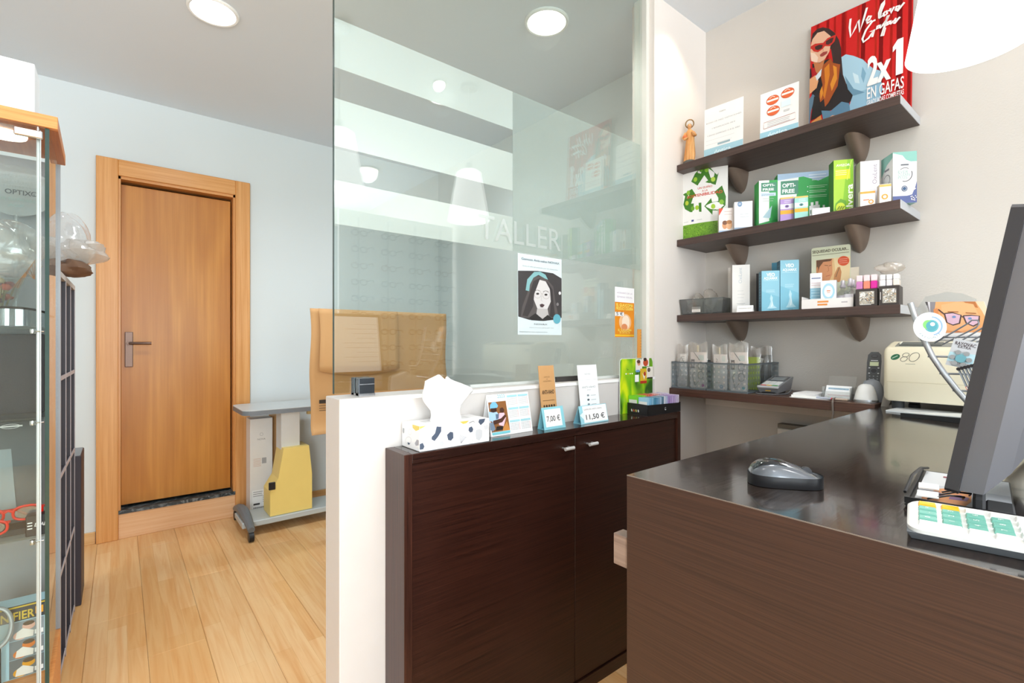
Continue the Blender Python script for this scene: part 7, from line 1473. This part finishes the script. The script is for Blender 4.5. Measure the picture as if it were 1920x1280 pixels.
t = thing('ring_magnifier', 'grey framed round magnifier leaning before the magnifier box', 'magnifier', (mc.x, 1.935, .2856))
rr_ = oY(22, 1178, 1.935).x - mc.x; zz = mc.z - .2856
b = MB(); b.tube([(rr_ * cos(a), .008 * sin(a), zz + rr_ * 1.75 * sin(a)) for a in (2 * PI * k_ / 32 for k_ in range(32))], .0055, mat('#a7abae', .3, .3), 10, closed=True); b.obj('rim', t)
b = MB(); b.prism([((rr_ - .004) * cos(a), zz + (rr_ - .004) * 1.75 * sin(a)) for a in (2 * PI * k_ / 30 for k_ in range(30))], (0, .0, 0), (1, 0, 0), (0, 0, 1), (0, 1, 0), .003, M_CLEAR); b.obj('lens', t, 0)
b = MB(); b.tube([(0, 0, zz - rr_ * 1.75), (0, .004, .003)], .008, M_BLACK, 12); b.obj('handle', t)

# ------------------------------------------------------------------ dark bookcase behind the cabinet, with bag and black box
RXF = -.168
t = thing('bookcase', 'dark low bookcase with narrow bays standing behind the glass cabinet', 'bookcase', (RXF, 2.40, 0), math.radians(-.6))
M_BC = mat('#353036', .5); M_BE = mat('#b9b4ba', .4)
b = MB(); b.box(-.30, 0, 0, .62, 1.480, 1.500, mat('#c4c0bd', .5)); b.obj('top_board', t, 0)
for y in (0, .20, .40, .602): b = MB(); b.box(-.298, -.0015, y, y + .018, .002, 1.4798, M_BC); b.box(-.0015, 0, y, y + .018, .002, 1.4798, M_BE); b.obj('upright', t, 0)
b = MB(); b.box(-.300, -.2985, 0, .62, 0, 1.4798, M_BC); b.obj('back', t, 0)
for y in (.0185, .2185, .4185):
    for z in (.02, .38, .74, 1.10): b = MB(); b.box(-.297, -.003, y, y + .181, z, z + .016, M_BC); b.box(-.003, -.0005, y, y + .181, z, z + .016, M_BE); b.obj('shelf', t, 0)
n_ = 0
for bay, y in enumerate((.030, .230, .430)):
    for lev, z in enumerate((.0362, .3962, .7562, 1.1162)):
        g = thing('binder', '%s binder in the %s bay of the dark bookcase, %s row' % (['white', 'black', 'grey'][(bay + lev) % 3], ['nearest', 'middle', 'farthest'][bay], ['bottom', 'second', 'third', 'top'][lev]), 'binder', (RXF - .27, 2.40 + y, z), math.radians(-.6), 'binders in the dark bookcase')
        b = MB(); b.box(0, .24, 0, .15, 0, .29, mat(['#cfcdd0', '#2e2b30', '#77727a'][(bay + lev) % 3], .5), .002); b.obj('cover', g, 0); b = MB(); b.box(.2402, .241, .04, .11, .15, .25, M_PAPER); b.obj('spine_label', g, 0)
bc = oX(128, 460, -.13)
t = thing('plastic_bag', 'crumpled clear bag with brown contents on top of the dark bookcase', 'bag', (-.150, 2.72, 1.5005))
b = MB(); crumple(b, (-.02, 0, .15), (.075, .10, .125), M_BAG, 21, 30, 20, .32); crumple(b, (.02, .02, .12), (.085, .13, .05), M_BAGW, 24, 30, 18, .38); b.obj('film', t, 40)
b = MB(); crumple(b, (.0, -.02, .045), (.060, .10, .036), mat('#7a5a44', .6), 8, 20, 14, .3); b.obj('contents', t, 50)
t = thing('upright_box', 'narrow black upright box standing on the floor beyond the bookcase', 'box', (-.217, 3.06, .0005))
b = MB(); b.box(0, .075, 0, .24, 0, .705, mat('#39323a', .5), .003); b.obj('carton', t, 0); b = MB(); b.box(.004, .071, .004, .236, .7052, .7072, mat('#7c8084', .4)); b.obj('lid', t, 0)

# ================================================================== SHOP FLOOR BEHIND THE CAMERA (seen in the glass)
t = thing('eyewear_panel', 'white free standing eyewear panel with steel rods, seen mirrored in the glass', 'display', (1.78, -.98, 0))
b = MB(); b.box(-.50, .50, 0, .03, .02, 2.25, mat('#e6e8e8', .4), .003); b.obj('panel', t, 0); b = MB(); b.box(-.50, .50, -.12, .16, 0, .02, M_STEEL, .003); b.obj('foot', t, 0)
for k_ in range(4): b = MB(); b.cyl((-.36 + k_ * .24, .055, .85), (-.36 + k_ * .24, .055, 2.2), .007, M_STEEL, 8); b.obj('rod', t)
fm = [mat('#2c2a2e', .3), mat('#6a3a2a', .3), mat('#3a4a6a', .3)]
protos = []
for m_ in fm: mb = MB(); specs(mb, m_, 1.0, r=.0034, n=5, seg=12); o = mb.obj('spectacles', None); protos.append(o.data); bpy.data.objects.remove(o)
for k_ in range(4):
    for j in range(10):
        o = bpy.data.objects.new('spectacles', protos[(k_ * 3 + j) % 3]); COL.objects.link(o); o.location = (1.78 - .36 + k_ * .24, -.98 + .072, .95 + j * .125)
        tag(o, '%s pair of spectacles from the bottom on the %s rod of the eyewear panel' % (ORD[j], ORD[k_]), 'glasses', 'spectacles on the eyewear panel')
